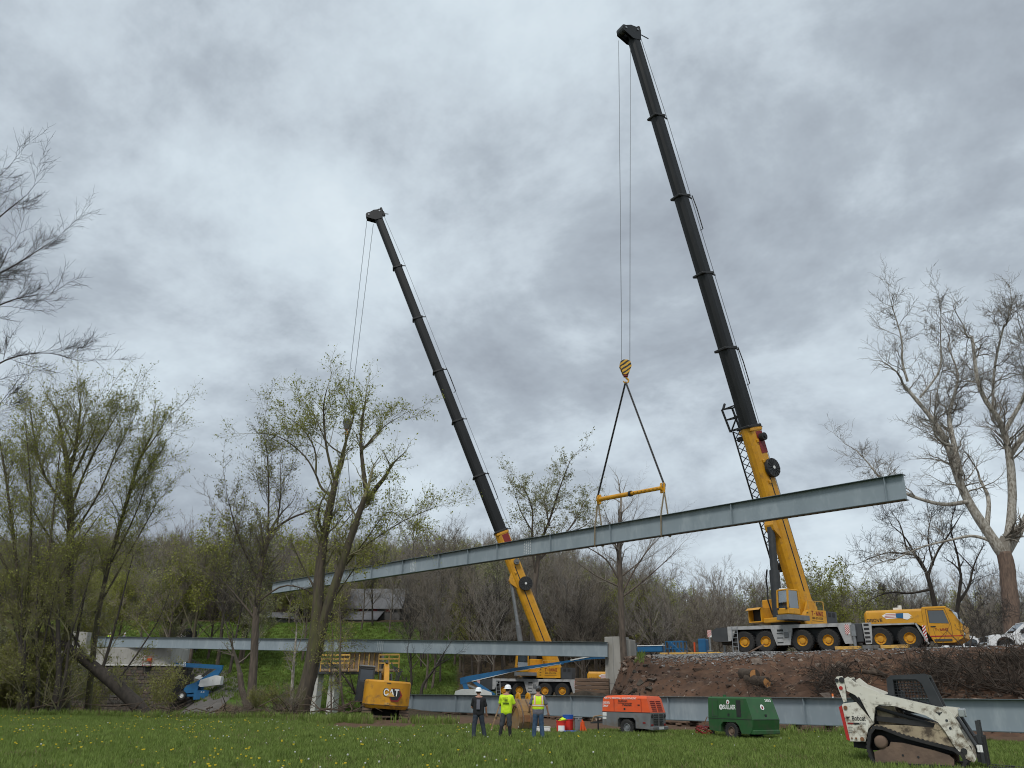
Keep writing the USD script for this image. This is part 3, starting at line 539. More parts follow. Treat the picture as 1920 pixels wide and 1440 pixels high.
def crane(label, org, heading, Z0, slew_x, tip, secs, ybase, front, decals, lift_px, jib, reel_py, group, flip=1):
    """org: ground point under the rear axle's middle; tip: where the boom ends; secs: picture rows where the sections meet"""
    W = rotz(heading, (org[0], org[1], Z0)); t = thing('mobile_crane', label, 'crane', (org[0], org[1], Z0), heading, group=group)
    ax = [0, 1.5, 4.0, 5.7, 8.96, 10.7]; r = .725
    for x in ax:
        for s in (-1, 1): wheel(t, (x, s * 1.22, r), r, .46, s)
    part(t, 'chassis', MB().rbb((-2.0, -.62, .62), (12.4, .62, 1.56), .05), 'dark_grey')
    b = MB()
    for x in ax: b.cyl((x, -1.1, r), (x, 1.1, r), .13, n=10)
    part(t, 'axles', b, 'black')
    prof = [(-1.15, 1.79), (7.3, 1.79), (7.3, .46), (6.78, .46), (6.42, 1.56), (3.42, 1.56), (3.2, .46), (2.28, .46), (1.95, 1.56), (-.55, 1.56), (-.95, .8), (-1.15, .8)]
    for s in (-1, 1): part(t, 'deck_skirt', MB().side(prof, s * 1.5, s * 1.28), 'grey_chassis')
    part(t, 'deck', MB().rbb((-1.14, -1.275, 1.6), (7.29, 1.275, 1.785), .02), 'grey_chassis')
    for s in (-1, 1):                                                # steps and boxes between the axles
        for z in (.62, .92, 1.22): part(t, 'step', MB().bb((2.35, s * 1.505, z), (2.75, s * 1.53, z + .05)), 'dark_grey'); 
        part(t, 'step_recess', MB().bb((2.38, s * 1.501, 1.36), (2.8, s * 1.515, 1.5)), 'black')
        part(t, 'tool_box', MB().rbb((2.85, s * 1.501, .95), (3.15, s * 1.56, 1.32), .02), 'mid_grey')
    part(t, 'rear_box', MB().hull([(x, y, z) for y in (-1.4, 1.4) for x, z in ((-2.4, 1.0), (-2.2, .8), (-1.16, .75), (-1.16, 1.75), (-2.0, 1.75), (-2.4, 1.5))]), 'dark_grey')
    hazard(t, (-2.55, -1.42, 1.36), .3, .5, np.eye(4))
    for s in (-1, 1):
        part(t, 'outrigger_jack', MB().cyl((-2.55, s * 1.42, .2), (-2.55, s * 1.42, 1.1), .07).cyl((-2.55, s * 1.42, .12), (-2.55, s * 1.42, .2), .25), 'steel')
        part(t, 'outrigger_box', MB().rbb((7.32, s * 1.05, .55), (7.95, s * 1.46, 1.74), .04), 'dark_grey')
        part(t, 'outrigger_jack', MB().cyl((7.42, s * 1.62, .14), (7.42, s * 1.62, 1.0), .11).rbb((7.27, s * 1.5, .9), (7.57, s * 1.74, 1.65), .03).cyl((7.42, s * 1.62, .06), (7.42, s * 1.62, .14), .32), 'steel')
        lp = part(t, 'step_panel', MB().side([(7.97, 1.75), (8.55, 1.75), (8.5, .9), (8.42, .42), (8.05, .42)], s * 1.5, s * 1.3), 'grey_chassis')
        for z in (.52, .78, 1.04, 1.30, 1.55): part(lp, 'step_opening', MB().bb((8.06, s * 1.49, z), (8.38, s * 1.512, z + .13)), 'black')
    hazard(t, (7.02, -1.52, 1.36), .28, .62, np.eye(4))
    b = MB()
    for y in (-1.66, -1.60):
        pass
    for x in (-.82, -.42): b.bar((x, -1.55, 1.75), (x + .14, -1.95, .02), .05, up=(1, 0, 0))
    for k in np.linspace(.08, .95, 6): b.bar((-.82 + .14 * k, -1.55 - .4 * k, 1.75 - 1.73 * k), (-.42 + .14 * k, -1.55 - .4 * k, 1.75 - 1.73 * k), .04)
    part(t, 'ladder', b, 'steel')
    # front: engine hood and driving cab
    hood = Polygon([(8.6, 1.66), (11.1, 1.66), (11.9, .9), (12.0, 2.5), (8.75, 2.5), (8.6, 2.3)])
    hm = MB(); zc = [(8.15, 1.64), (8.15, 2.3), (8.3, 2.5), (11.75, 2.54), (11.75, 1.2), (11.3, 1.58), (10.95, 1.64)]
    sec = lambda x0, x1, z0, z1, e=.22: [(x, y, z) for x in (x0, x1) for y, z in ((-1.46, z0), (-1.46, z1 - e), (-1.40, z1 - e * .45), (-1.25, z1 - e * .12), (-1.0, z1), (1.0, z1), (1.25, z1 - e * .12), (1.40, z1 - e * .45), (1.46, z1 - e), (1.46, z0))]
    part(t, 'engine_hood', hm.hull(sec(8.3, 11.62, 1.66, 2.54) + [(8.15, y, z) for y in (-1.35, 1.35) for z in (1.66, 2.3)]), 'yellow', smooth=30)
    part(t, 'hood_trim', MB().bb((8.15, -1.48, 1.56), (11.1, 1.48, 1.655)), 'grey_chassis')
    part(t, 'exhaust', MB().rbb((7.98, .2, 1.8), (8.14, 1.2, 2.5), .03), 'black'); part(t, 'beacon', MB().cyl((10.3, -.9, 2.54), (10.3, -.9, 2.8), .12).bb((9.9, -1.0, 2.54), (10.25, -.7, 2.66)), 'white_paint')
    cab = MB().hull([(x, y, z) for y in (-1.46, 1.46) for x, z in ((11.64, 1.3), (12.1, .42), (13.2, .42), (13.75, .72), (13.8, 1.45), (11.64, 1.5))]); part(t, 'cab_lower', cab, 'yellow')
    part(t, 'cab_wedge', MB().hull([(x, y, z) for y in (-1.455, 1.455) for x, z in ((11.2, 1.652), (11.64, 1.652), (11.64, 1.3))]), 'yellow')
    for s in (-1, 1):
        prof2 = Polygon([(11.64, 1.5), (13.8, 1.45), (13.7, 1.6), (13.25, 2.42), (13.0, 2.52), (11.64, 2.56)]).difference(Polygon([(11.98, 1.62), (13.05, 1.56), (12.86, 2.34), (11.98, 2.36)]).buffer(.02))
        part(t, 'cab_upper', MB().side(prof2, s * 1.46, s * 1.36), 'yellow')
    part(t, 'cab_roof', MB().rbb((11.66, -1.45, 2.50), (13.05, 1.45, 2.60), .04), 'yellow'); part(t, 'cab_back', MB().bb((11.66, -1.35, 1.5), (11.72, 1.35, 2.5)), 'dark_grey')
    wd = part(t, 'side_window', MB().side([(11.98, 1.62), (13.05, 1.56), (12.86, 2.34), (11.98, 2.36)], -1.40, -1.385), 'dark_pane')
    part(t, 'windshield', MB().hull([(x, y, z) for y in (-1.34, 1.34) for x, z in ((13.74, 1.52), (13.25, 2.44), (13.72, 1.52), (13.23, 2.44))]), 'dark_pane')
    part(t, 'seat', MB().rbb((12.2, -1.1, 1.45), (12.75, -.5, 1.6), .05).rbb((12.1, -1.1, 1.5), (12.25, -.5, 2.25), .05), 'black')
    part(t, 'door_seam', MB().side(Polygon([(11.86, .78), (13.16, .78), (13.16, 1.5), (12.95, 2.44), (11.86, 2.46)]).exterior.buffer(.012), -1.466, -1.461), 'black')
    part(t, 'door_handle', MB().rbb((12.0, -1.49, 1.36), (12.3, -1.466, 1.42), .01), 'black')
    part(t, 'red_stripe', MB().bb((11.9, -1.470, .78), (13.72, -1.463, .84)), 'red'); part(t, 'foot_step', MB().rbb((12.1, -1.5, .5), (13.1, -1.463, .64), .02), 'dark_grey')
    hazard(t, (11.62, -1.475, 1.0), .2, .95, np.eye(4)); part(t, 'fender_edge', MB().bar((11.18, -1.47, 1.62), (11.75, -1.47, .35), .1, .1, up=(0, 1, 0)), 'grey_chassis')
    part(t, 'mirror', MB().rbb((13.65, -1.75, 1.75), (13.75, -1.55, 2.15), .03).bar((13.2, -1.46, 2.35), (13.7, -1.65, 2.15), .03), 'black')
    for s in (-1, 1): part(t, 'headlight', MB().rbb((13.74, s * 1.0, .82), (13.83, s * 1.35, 1.0), .02), 'chrome')
    part(t, 'maker_lettering', MB().text('GROVE', .19, facing((8.28, -1.466, 1.78), (1, 0, 0), (0, 0, 1)), True, width=.95), 'black_mark')
    part(t, 'door_lettering', MB().text('T-MMI', .15, facing((12.2, -1.466, 1.12), (1, 0, 0), (0, 0, 1)), True, width=.75), 'dark_red')
    fl = part(t, 'eagle_decal', MB().side([(9.25, 2.15), (9.55, 2.3), (10.3, 2.26), (10.3, 1.98), (9.5, 1.93)], -1.472, -1.463), 'white_mark')
    s = MB()
    for k in range(3): s.side([(9.4 + .03 * k, 2.0 + k * .09), (10.28, 2.03 + k * .08), (10.28, 2.06 + k * .08), (9.38 + .05 * k, 2.04 + k * .09)], -1.476, -1.473)
    part(fl, 'red_band', s, 'red'); part(fl, 'blue_field', MB().side([(10.1, 1.99), (10.55, 1.94), (10.6, 2.27), (10.1, 2.27)], -1.478, -1.4735), 'blue_paint')
    part(fl, 'white_head', MB().side([(10.5, 1.92), (10.75, 1.86), (11.0, 1.98), (11.02, 2.1), (10.85, 2.25), (10.55, 2.27)], -1.4795, -1.4765), 'white_mark'); part(fl, 'beak', MB().side([(10.95, 1.9), (11.12, 1.98), (11.03, 2.1), (10.93, 2.06)], -1.483, -1.479), 'pale_yellow')
    # ---- superstructure, turned towards the load
    S0 = ap(W, (slew_x, 0, 1.79)); hd = math.atan2(tip[1] - S0[1], tip[0] - S0[0]); SW = rotz(hd, S0); S = inv(W) @ SW
    part(t, 'slew_ring', MB().cyl((0, 0, .004), (0, 0, .22), 1.05, n=28, M=S), 'black')
    part(t, 'turntable', MB().rbb((-2.4, -.95, .22), (1.2, .95, .55), .05, S), 'yellow'); 
    for s in (-1, 1): part(t, 'boom_bracket', MB().mv(np.eye(4)).side([(-2.5, .55), (-.9, .55), (-1.5, 1.75), (-2.1, 1.85), (-2.5, 1.4)], s * .75, s * .85, S) if False else MB().side([(-2.5, .55), (-.9, .55), (-1.5, 1.75), (-2.1, 1.85), (-2.5, 1.4)], s * .72, s * .85, S), 'yellow')
    pn = Polygon([(-.15, .12), (-2.55, .12), (-2.55, 1.12), (-1.0, 1.12), (-.55, .98), (-.15, .55)])
    sp = part(t, 'side_panel', MB().side(pn, 1.15, 1.5, S), 'yellow')
    F = S @ facing((-.95, 1.505, .72), (-1, 0, 0), (0, 0, 1)); part(sp, 'company_lettering', MB().text('T-MMI', .30, F, True, width=1.25), 'dark_red')
    F = S @ facing((-1.0, 1.505, .48), (-1, 0, 0), (0, 0, 1)); part(sp, 'phone_lettering', MB().text('800-371-1738', .14, F, True, width=1.1), 'black_mark'); part(sp, 'underline', MB().bb((-2.15, 1.5, .34), (-.95, 1.506, .37), S), 'black_mark')
    for z in (.35, .6, .85): part(sp, 'latch', MB().bb((-.62, 1.5, z), (-.46, 1.52, z + .05), S), 'black')
    part(t, 'counterweight', MB().hull([(x, y, z) for x, y in ((-2.62, -1.45), (-2.62, 1.45), (-4.1, 1.2), (-4.1, -1.2), (-3.7, 1.45), (-3.7, -1.45)) for z in (.06, 1.1)], S), 'dark_grey')
    for x in (-2.98, -3.42): part(t, 'lifting_eye', MB().rbb((x - .14, 1.44, .72), (x + .14, 1.47, 1.02), .02, S), 'black')
    part(t, 'winch_drum', MB().cyl((-2.1, -.6, 1.35), (-2.1, .6, 1.35), .36, n=18, M=S), 'steel'); part(t, 'winch_frame', MB().bb((-2.5, -.66, 1.12), (-1.7, -.58, 1.75), S).bb((-2.5, .58, 1.12), (-1.7, .66, 1.75), S), 'yellow')
    b = MB()
    for x in (-.8, -1.6, -2.45): b.bar((x, 1.42, 1.12), (x, 1.42, 1.72), .04, M=S, up=(1, 0, 0))
    b.bar((-.8, 1.42, 1.72), (-2.45, 1.42, 1.72), .04, M=S); part(t, 'hand_rail', b, 'pale_yellow')
    # right-hand housing with the open radiator end
    hb = MB().bb((-.9, -2.2, .3), (1.3, -2.14, 1.3), S).bb((-.9, -1.06, .3), (1.3, -1.0, 1.3), S).bb((-.9, -2.14, .3), (1.3, -1.06, .38), S).bb((-.9, -2.14, 1.22), (1.3, -1.06, 1.3), S); part(t, 'power_housing', hb, 'yellow')
    part(t, 'radiator', MB().bb((.75, -2.13, .39), (.85, -1.07, 1.21), S), 'black'); part(t, 'housing_top', MB().rbb((-1.6, -1.9, 1.31), (.1, -1.0, 1.95), .04, S), 'yellow'); part(t, 'housing_flap', MB().hull([(1.3, -2.22, 1.31), (1.3, -.98, 1.31), (1.55, -2.22, 1.14), (1.55, -.98, 1.14), (1.3, -2.22, 1.28), (1.3, -.98, 1.28)], S), 'yellow')
    # operator's cab
    cm = MB(); c0, c1, cy0, cy1, cz0, cz1 = .7, 1.95, .98, 1.95, .62, 2.3
    part(t, 'operator_cab', MB().rbb((c0, cy0, cz0), (c1, cy1, cz0 + .42), .06, S).rbb((c0, cy0, cz1 - .1), (c1 - .12, cy1, cz1), .04, S), 'yellow')
    for q in ((c0, cy0), (c0, cy1), (c1, cy0), (c1, cy1)): part(t, 'cab_pillar', MB().bar((q[0] + (.04 if q[0] == c0 else -.05), q[1] + (.05 if q[1] == cy0 else -.05), cz0 + .4), (q[0] + (.04 if q[0] == c0 else -.17), q[1] + (.05 if q[1] == cy0 else -.05), cz1 - .05), .1, .1, up=(0, 1, 0), M=S), 'yellow')
    part(t, 'cab_window', MB().hull([(x, y, z) for y in (cy0 + .1, cy1 - .1) for x, z in ((c1 - .05, cz0 + .42), (c1 - .17, cz1 - .1), (c1 - .065, cz0 + .42), (c1 - .185, cz1 - .1))], S), 'cab_pane', label='front window of the operator cab')
    part(t, 'cab_window', MB().bb((c0 + .1, cy1 - .055, cz0 + .42), (c1 - .2, cy1 - .04, cz1 - .1), S), 'cab_pane')
    part(t, 'cab_rear_wall', MB().bb((c0, cy0 + .1, cz0 + .4), (c0 + .05, cy1 - .1, cz1 - .1), S), 'dark_grey'); part(t, 'operator_seat', MB().rbb((c0 + .3, cy0 + .25, cz0 + .4), (c0 + .8, cy1 - .25, cz0 + .55), .05, S).rbb((c0 + .2, cy0 + .25, cz0 + .45), (c0 + .35, cy1 - .25, cz0 + 1.15), .05, S), 'black')
    part(t, 'cab_platform', MB().hull([(x, y, z) for x, y in ((2.0, .95), (2.0, 1.9), (1.6, 2.0), (-.1, 2.0), (-.1, .95)) for z in (.28, .6)], S), 'mid_grey')
    for y in (1.1, 1.82): part(t, 'work_light', MB().rbb((c1, y - .08, cz0 + .34), (c1 + .06, y + .08, cz0 + .44), .02, S), 'black')
    part(t, 'roof_light', MB().rbb((c1 - .5, 1.15, cz1), (c1 - .2, 1.5, cz1 + .08), .02, S), 'white_mark')
    # ---- boom
    P0 = ap(SW, (-1.95, 0, 1.55)); BW = frame(P0, tip - P0); Bm = inv(W) @ BW; Lb = float(np.linalg.norm(tip - P0)); u = (tip - P0) / Lb
    def along(py):
        lo, hi = 0.0, Lb
        for _ in range(50):
            m = (lo + hi) / 2
            if proj(P0 + u * m)[1] > py: lo = m
            else: hi = m
        return lo
    cut = [along(q) for q in secs] + [Lb - .3]
    bs = part(t, 'boom_base', boom_prism(MB(), -.7, cut[0], 1.12, 1.42, Bm), 'yellow')
    part(bs, 'boom_stripe', MB().bb((1.0, .555, -.06), (cut[0] - 4.0, .575, .04), Bm), 'black'); part(bs, 'boom_band', MB().rbb((cut[0] - .45, -.6, -.6), (cut[0] - .2, .6, .76), .05, Bm), 'yellow')
    for k in np.linspace(.55, .9, 4): part(bs, 'lug', MB().rbb((cut[0] * k, .56, -.3), (cut[0] * k + .25, .66, -.1), .03, Bm).rbb((cut[0] * k, -.66, -.3), (cut[0] * k + .25, -.56, -.1), .03, Bm), 'yellow')
    part(bs, 'red_plate', MB().bb((cut[0] - 2.2, .562, -.1), (cut[0] - .5, .58, .6), Bm), 'dark_red')
    w, h = 1.02, 1.28
    for i in range(len(cut) - 1):
        part(t, 'boom_section', boom_prism(MB(), cut[i] - .3, cut[i + 1], w, h, Bm, zc=.02), 'black_boom')
        x = cut[i] - (.02 if i else .05); cb = MB().rbb((x - .1, -w / 2 - .1, h / 2 - .02), (x + .1, w / 2 + .1, h / 2 + .12), .03, Bm).rbb((x - .1, -w / 2 - .12, -h / 2 - .1), (x + .1, w / 2 + .12, -h / 2 + .3), .05, Bm).rbb((x - .1, w / 2 + .0, -h / 2), (x + .1, w / 2 + .1, h / 2), .03, Bm).rbb((x - .1, -w / 2 - .1, -h / 2), (x + .1, -w / 2, h / 2), .03, Bm)
        cb.bar((x, w * .3, h / 2 + .1), (x - .15, w * .3, h / 2 + .5), .09, M=Bm); part(t, 'collar', cb, 'black')
        w *= .945; h *= .94
    # guide rods on some collars
    for i in (1, 3):
        if i < len(cut) - 1:
            x = cut[i]; part(t, 'guide_rod', MB().tube([(x, .45, .95), (x - 1.2, .5, 1.0), (x - 3.0, .5, .98), (x - 3.1, .45, .7)], .045, 5, M=Bm), 'black')
    # head with sheaves
    hx = Lb; hb = MB()
    for y in (-.42, -.2, .2, .42): hb.hull([(x, yy, z) for yy in (y - .025, y + .025) for x, z in ((hx - .9, -.4), (hx - .9, .45), (hx - .1, .75), (hx + .35, .5), (hx + .45, -.2), (hx + .2, -1.15), (hx - .25, -1.3), (hx - .5, -.9))], Bm)
    part(t, 'boom_head', hb, 'black_boom')
    for x, z in ((hx + .02, -.95), (hx + .1, .42)):
        sh = part(t, 'sheave', MB().cyl((x, -.38, z), (x, .38, z), .36, n=18, M=Bm), 'dark_grey'); part(sh, 'sheave_pin', MB().cyl((x, -.5, z), (x, .5, z), .1, n=10, M=Bm), 'steel')
    part(t, 'head_bracket', MB().rbb((hx - .3, -.5, .72), (hx + .3, -.1, 1.02), .05, Bm).rbb((hx + .0, .1, .6), (hx + .55, .45, .85), .05, Bm).bar((hx - .3, .4, .6), (hx - .75, .6, 1.25), .07, M=Bm), 'black')
    part(t, 'boom_rope', MB().tube([(.4, .2, 1.0), (cut[0] - .3, .25, 1.0)] + [(c - .15, .28, .62 + .4 - .02 * k) for k, c in enumerate(cut[1:-1])] + [(hx, .25, .72)], .022, 5, M=Bm), 'rope')
    # lift cylinder
    c1 = along(lift_px); a = ap(S, (.75, 0, .45)); bq = ap(Bm, (c1, 0, -.85)); mid = a + (bq - a) * (.52)
    part(t, 'lift_cylinder', MB().cyl(a, mid, .27 if flip < 0 else .36, n=18), 'mid_grey' if flip < 0 else 'cab_black', smooth=35); part(t, 'lift_rod', MB().cyl(mid, bq, .19 if flip < 0 else .27, n=16), 'steel' if flip < 0 else 'cab_black', smooth=35)
    part(t, 'cylinder_bracket', MB().hull([(x, y, z) for y in (-.4, .4) for x, z in ((c1 - .9, -.55), (c1 + .9, -.55), (c1 + .2, -1.05), (c1 - .2, -1.05))], Bm), 'yellow')
    part(t, 'cylinder_hose', MB().tube([ap(S, (.7, -.5, .8)), ap(S, (.9, -.62, 1.8)), ap(S, (.75, -.7, 2.6)), ap(S, (.95, -.55, 3.3)), ap(S, (1.05, -.3, 3.9))], .06, 6), 'black')
    # hose reel on the boom's left side
    rx = along(reel_py); rl = part(t, 'hose_reel', MB().lathe([(.12, .30), (.70, .30), (.72, .27), (.72, .06), (.70, .03), (.12, .03)], 28, Bm @ frame((rx, .58, .35), (0, 1, 0), (0, 0, 1))), 'black')
    sk = MB(); q = Bm @ frame((rx, .58, .35), (0, 1, 0), (0, 0, 1))
    for i in range(14):
        g = i / 14 * 2 * math.pi; sk.bar((.315, .12 * math.cos(g), .12 * math.sin(g)), (.315, .7 * math.cos(g), .7 * math.sin(g)), .03, .05, up=(1, 0, 0), M=q)
    part(rl, 'spoke', sk, 'dark_grey'); part(rl, 'hub', MB().cyl((.3, 0, 0), (.36, 0, 0), .12, n=12, M=q), 'white_paint')
    part(t, 'small_drum', MB().cyl((rx + 2.4, .58, .3), (rx + 2.4, .95, .3), .3, n=18, M=Bm).cyl((rx + 2.4, .95, .3), (rx + 2.4, 1.05, .3), .12, n=10, M=Bm), 'mid_grey' if flip < 0 else 'black')
    if jib:                                                          # stowed lattice jib
        j0, j1 = along(jib[0]), along(jib[1]); y0, zz = -1.05, -.15; ch = [(y0 - .45, zz + .05), (y0 + .35, zz + .05), (y0 - .05, zz + .75)]
        jb = MB()
        for cy, cz in ch: jb.bar((j0, cy, cz), (j1, cy, cz), .09, M=Bm)
        n = int(abs(j1 - j0) / .62); xs = np.linspace(j0, j1, n + 1)
        for i in range(n):
            for a_, b_ in ((0, 1), (1, 2), (2, 0)):
                if i % 2: a_, b_ = b_, a_
                jb.bar((xs[i], *ch[a_]), (xs[i + 1], *ch[b_]), .05, M=Bm)
        jp = part(t, 'lattice_jib', jb, 'black')
        hb = MB()
        for cy, cz in ((y0 - .6, zz - .15), (y0 + .55, zz - .1), (y0 - .4, zz + .8), (y0 + .4, zz + .8)): hb.bar((j1, cy * .95, cz), (j1 + 1.9, cy * 1.12, cz + .1), .12, M=Bm)
        for x in (j1 + .1, j1 + 1.0, j1 + 1.85): hb.bar((x, y0 - .62, zz - .1), (x, y0 + .55, zz - .1), .1, M=Bm).bar((x, y0 - .5, zz + .85), (x, y0 + .45, zz + .85), .1, M=Bm).bar((x, y0 - .6, zz - .1), (x, y0 - .45, zz + .85), .1, M=Bm)
        hb.bar((j1, y0 - .6, zz), (j1 + 1.9, y0 + .5, zz + .8), .09, M=Bm).bar((j1 + 1.9, y0 - .7, zz), (j1 + 2.3, y0 - .75, zz + .4), .14, M=Bm); part(jp, 'jib_foot', hb, 'black')
        part(jp, 'jib_bracket', MB().rbb((j1 - .9, -1.2, -.3), (j1 - .55, -.5, .2), .04, Bm), 'black'); part(jp, 'jib_tip', MB().rbb((j0 - .3, y0 - .55, zz - .1), (j0 + .35, y0 + .4, zz + .8), .08, Bm), 'black')
    # rope falls
    return t, W, BW, Lb

# near crane on the bank
HK = on_line(LA, LB, 1176.0); HKy = HK[1]
TIP1 = at(1183, 62, HKy + 1.1)
_o = np.array([16.6, 59.0]) + EV * 1.5
c1, C1W, B1W, L1 = crane('black and yellow mobile crane parked on top of the earth bank, boom raised', _o, math.atan2(EU[1], EU[0]), 4.47, 2.6, TIP1, [800, 655, 515, 370, 220], 0, 0, 0, 985, (1062, 800), 882, None)
SK = LA + (LB - LA) * ((645 - 0) * 0 + 0); SK = on_line(LA, LB, 641.0)
TIP2 = at(706, 402, SK[1] + 1.0)
_o2 = at(948, 1296, 84.0)
c2, C2W, B2W, L2 = crane('mobile crane standing low behind the blue boom lift, yellow boom base crossing the girders', np.array([_o2[0], _o2[1] + 1.4]), math.radians(-6), 1.15, 2.7, TIP2, [996, 893, 790, 697, 598, 502], 0, 0, 0, 1085, (1180, 985), 1098, None, flip=-1)
# ---------------------------------------------------------------- hoist ropes, hook blocks, slings and spreader bar
def falls(top_pts, bot_pts, r, crane_path, W):
    for a, b in zip(top_pts, bot_pts): part(crane_path, 'hoist_rope', MB().tube([ap(inv(W), a), ap(inv(W), b)], r, 5), 'rope')
hook = at(1173, 697, HKy); falls([at(1160, 76, HKy), at(1182, 90, HKy)], [at(1166, 690, HKy), at(1181, 690, HKy)], .02, c1, C1W)
def hook_block(p, label, s=1.0, mat_='block_stripes'):
    t = thing('hook_block', label, 'hook block', p); k = s
    prof = Polygon([(-.27, .1), (-.36, .35), (-.30, .62), (-.12, .74), (.12, .74), (.30, .62), (.36, .35), (.27, .1), (.15, -.22), (-.15, -.22)])
    for y in (-.16, .11): part(t, 'cheek_plate', MB().side(Polygon(np.array(prof.exterior.coords) * k), y * k, (y + .05) * k), mat_)
    sh = part(t, 'sheave', MB().cyl((0, -.1 * k, .36 * k), (0, .1 * k, .36 * k), .3 * k, n=20), 'dark_grey')
    part(t, 'shackle_body', MB().rbb((-.13 * k, -.13 * k, -.34 * k), (.13 * k, .13 * k, -.2 * k), .03), 'dark_red')
    a = np.linspace(-.5, math.pi * 1.25, 14); part(t, 'hook', MB().tube([(.02 * k, 0, -.34 * k), (.02 * k, 0, -.45 * k)] + [(.15 * k * math.sin(x) , 0, -.58 * k + .15 * k * math.cos(x)) for x in np.linspace(0, math.pi * 1.45, 14)], np.r_[.05, .05, np.linspace(.065, .035, 14)] * k, 8), 'yellow')
    return t
LK['block_stripes'] = usdkit.material(stage, '/World/Looks/block_stripes', {'tc': ('texture_coordinate', {}), 'mp': ('mapping', {'rotation': (0, .65, 0)}), 'w': ('wave_texture', {'wave_type': 'bands', 'bands_direction': 'z', 'scale': 1.3, 'distortion': 2.0, 'detail_scale': 2.0}), 'r': ('rgb_ramp', {'interpolate': False, 'ramp': [(0, (0.012, 0.012, 0.012)), (0.42, (0.60, 0.33, 0.02))]}), 'b': ('principled_bsdf', {'roughness': 0.5})}, [('tc.object', 'mp.vector'), ('mp.vector', 'w.vector'), ('w.fac', 'r.fac'), ('r.color', 'b.base_color')], surface='b.BSDF')
hook_block(hook, 'black and yellow striped hook block hanging above the spreader bar', 1.15)
hk = at(1173, 716, HKy)
s1 = on_line(LA, LB, 1121.5); s2 = on_line(LA, LB, 1245.5)
e1, e2 = at(1121, 937, s1[1]), at(1245, 914, s2[1])
for e, lb in ((e1, 'dark wire sling from the hook down to the left end of the spreader bar'), (e2, 'dark wire sling from the hook down to the right end of the spreader bar')):
    t = thing('wire_sling', lb, 'sling'); d = unit(np.cross(e - hk, (0, 1, 0)))
    for k in (-1, 1): part(t, 'strand', MB().tube([hk + d * k * .03, e + d * k * .03 + (0, 0, .25)], .035, 6), 'black')
    part(t, 'end_shackle', MB().tube([e + (math.sin(a) * .11, 0, .15 + math.cos(a) * .14) for a in np.linspace(0, 2 * math.pi, 12)], .03, 6), 'steel')
t = thing('spreader_bar', 'yellow telescopic spreader bar hung level between the slings above the girder', 'spreader bar'); Ms = frame(e1, e2 - e1); Ls = float(np.linalg.norm(e2 - e1))
part(t, 'tube', MB().cyl((.1, 0, 0), (Ls * .52, 0, 0), .15, n=16, M=Ms), 'yellow', smooth=40); part(t, 'inner_tube', MB().cyl((Ls * .52, 0, 0), (Ls - .1, 0, 0), .125, n=16, M=Ms), 'yellow', smooth=40)
for x in (.12, Ls - .12): part(t, 'end_fitting', MB().cyl((x - .06, 0, 0), (x + .06, 0, 0), .22, n=14, M=Ms).rbb((x - .2, -.05, -.34), (x + .2, .05, .32), .04, Ms), 'yellow')
part(t, 'collar', MB().cyl((Ls * .52 - .12, 0, 0), (Ls * .52 + .06, 0, 0), .19, n=16, M=Ms), 'black')
b = MB()
for x in np.linspace(.58, .92, 7): b.cyl((Ls * x, -.132, 0), (Ls * x, .132, 0), .035, n=8, M=Ms)
part(t, 'pin_holes', b, 'black')
gdir = unit(np.r_[(LB - LA)[:2], 0]); gn = np.array([-gdir[1], gdir[0], 0]); gn = gn if gn[1] < 0 else -gn
mat('webbing', (0.30, 0.24, 0.16), (0.22, 0.17, 0.11), 6, 0.9)
for e, s, lb in ((e1, s1, 'tan webbing sling basketed round the girder under the left end of the spreader bar'), (e2, s2, 'tan webbing sling basketed round the girder under the right end of the spreader bar')):
    t = thing('webbing_sling', lb, 'sling'); b = MB(); zt = s[2]
    for k, dx in ((1, -.12), (-1, .22)):
        w = .25 * k; pts = [e + (0, 0, -.22), s + gn * w + gdir * dx * .4 + (0, 0, .02), s + gn * w + gdir * dx + (0, 0, -GD - .03), s + gn * w * .1 + gdir * dx + (0, 0, -GD - .04)]
        q = MB()
        for i in range(3): q.bar(pts[i], pts[i + 1], .11, .03, up=gdir)
        part(t, 'strap', q, 'webbing')
# far crane's lines, block and slings
h2 = at(650, 800, SK[1]); falls([at(688, 413, SK[1]), at(700, 420, SK[1])], [at(645, 794, SK[1]), at(654, 794, SK[1])], .028, c2, C2W)
hook_block(h2, 'dark hook block of the far crane half hidden in the tall leaning tree', 1.2, 'dark_grey')
k1, k2 = on_line(LA, LB, 612), on_line(LA, LB, 668)
for e, lb in ((k1, 'long sling from the far crane hook to the girder behind the thick trunk, left leg'), (k2, 'long sling from the far crane hook to the girder behind the thick trunk, right leg')):
    solo('wire_sling', MB().tube([h2 + (0, 0, -.9), e + (0, 0, .03), e + gn * .26 + (0, 0, -.02), e + gn * .26 + (0, 0, -GD - .03), e + (0, 0, -GD - .05)], .035, 5), 'rope', lb, 'sling')
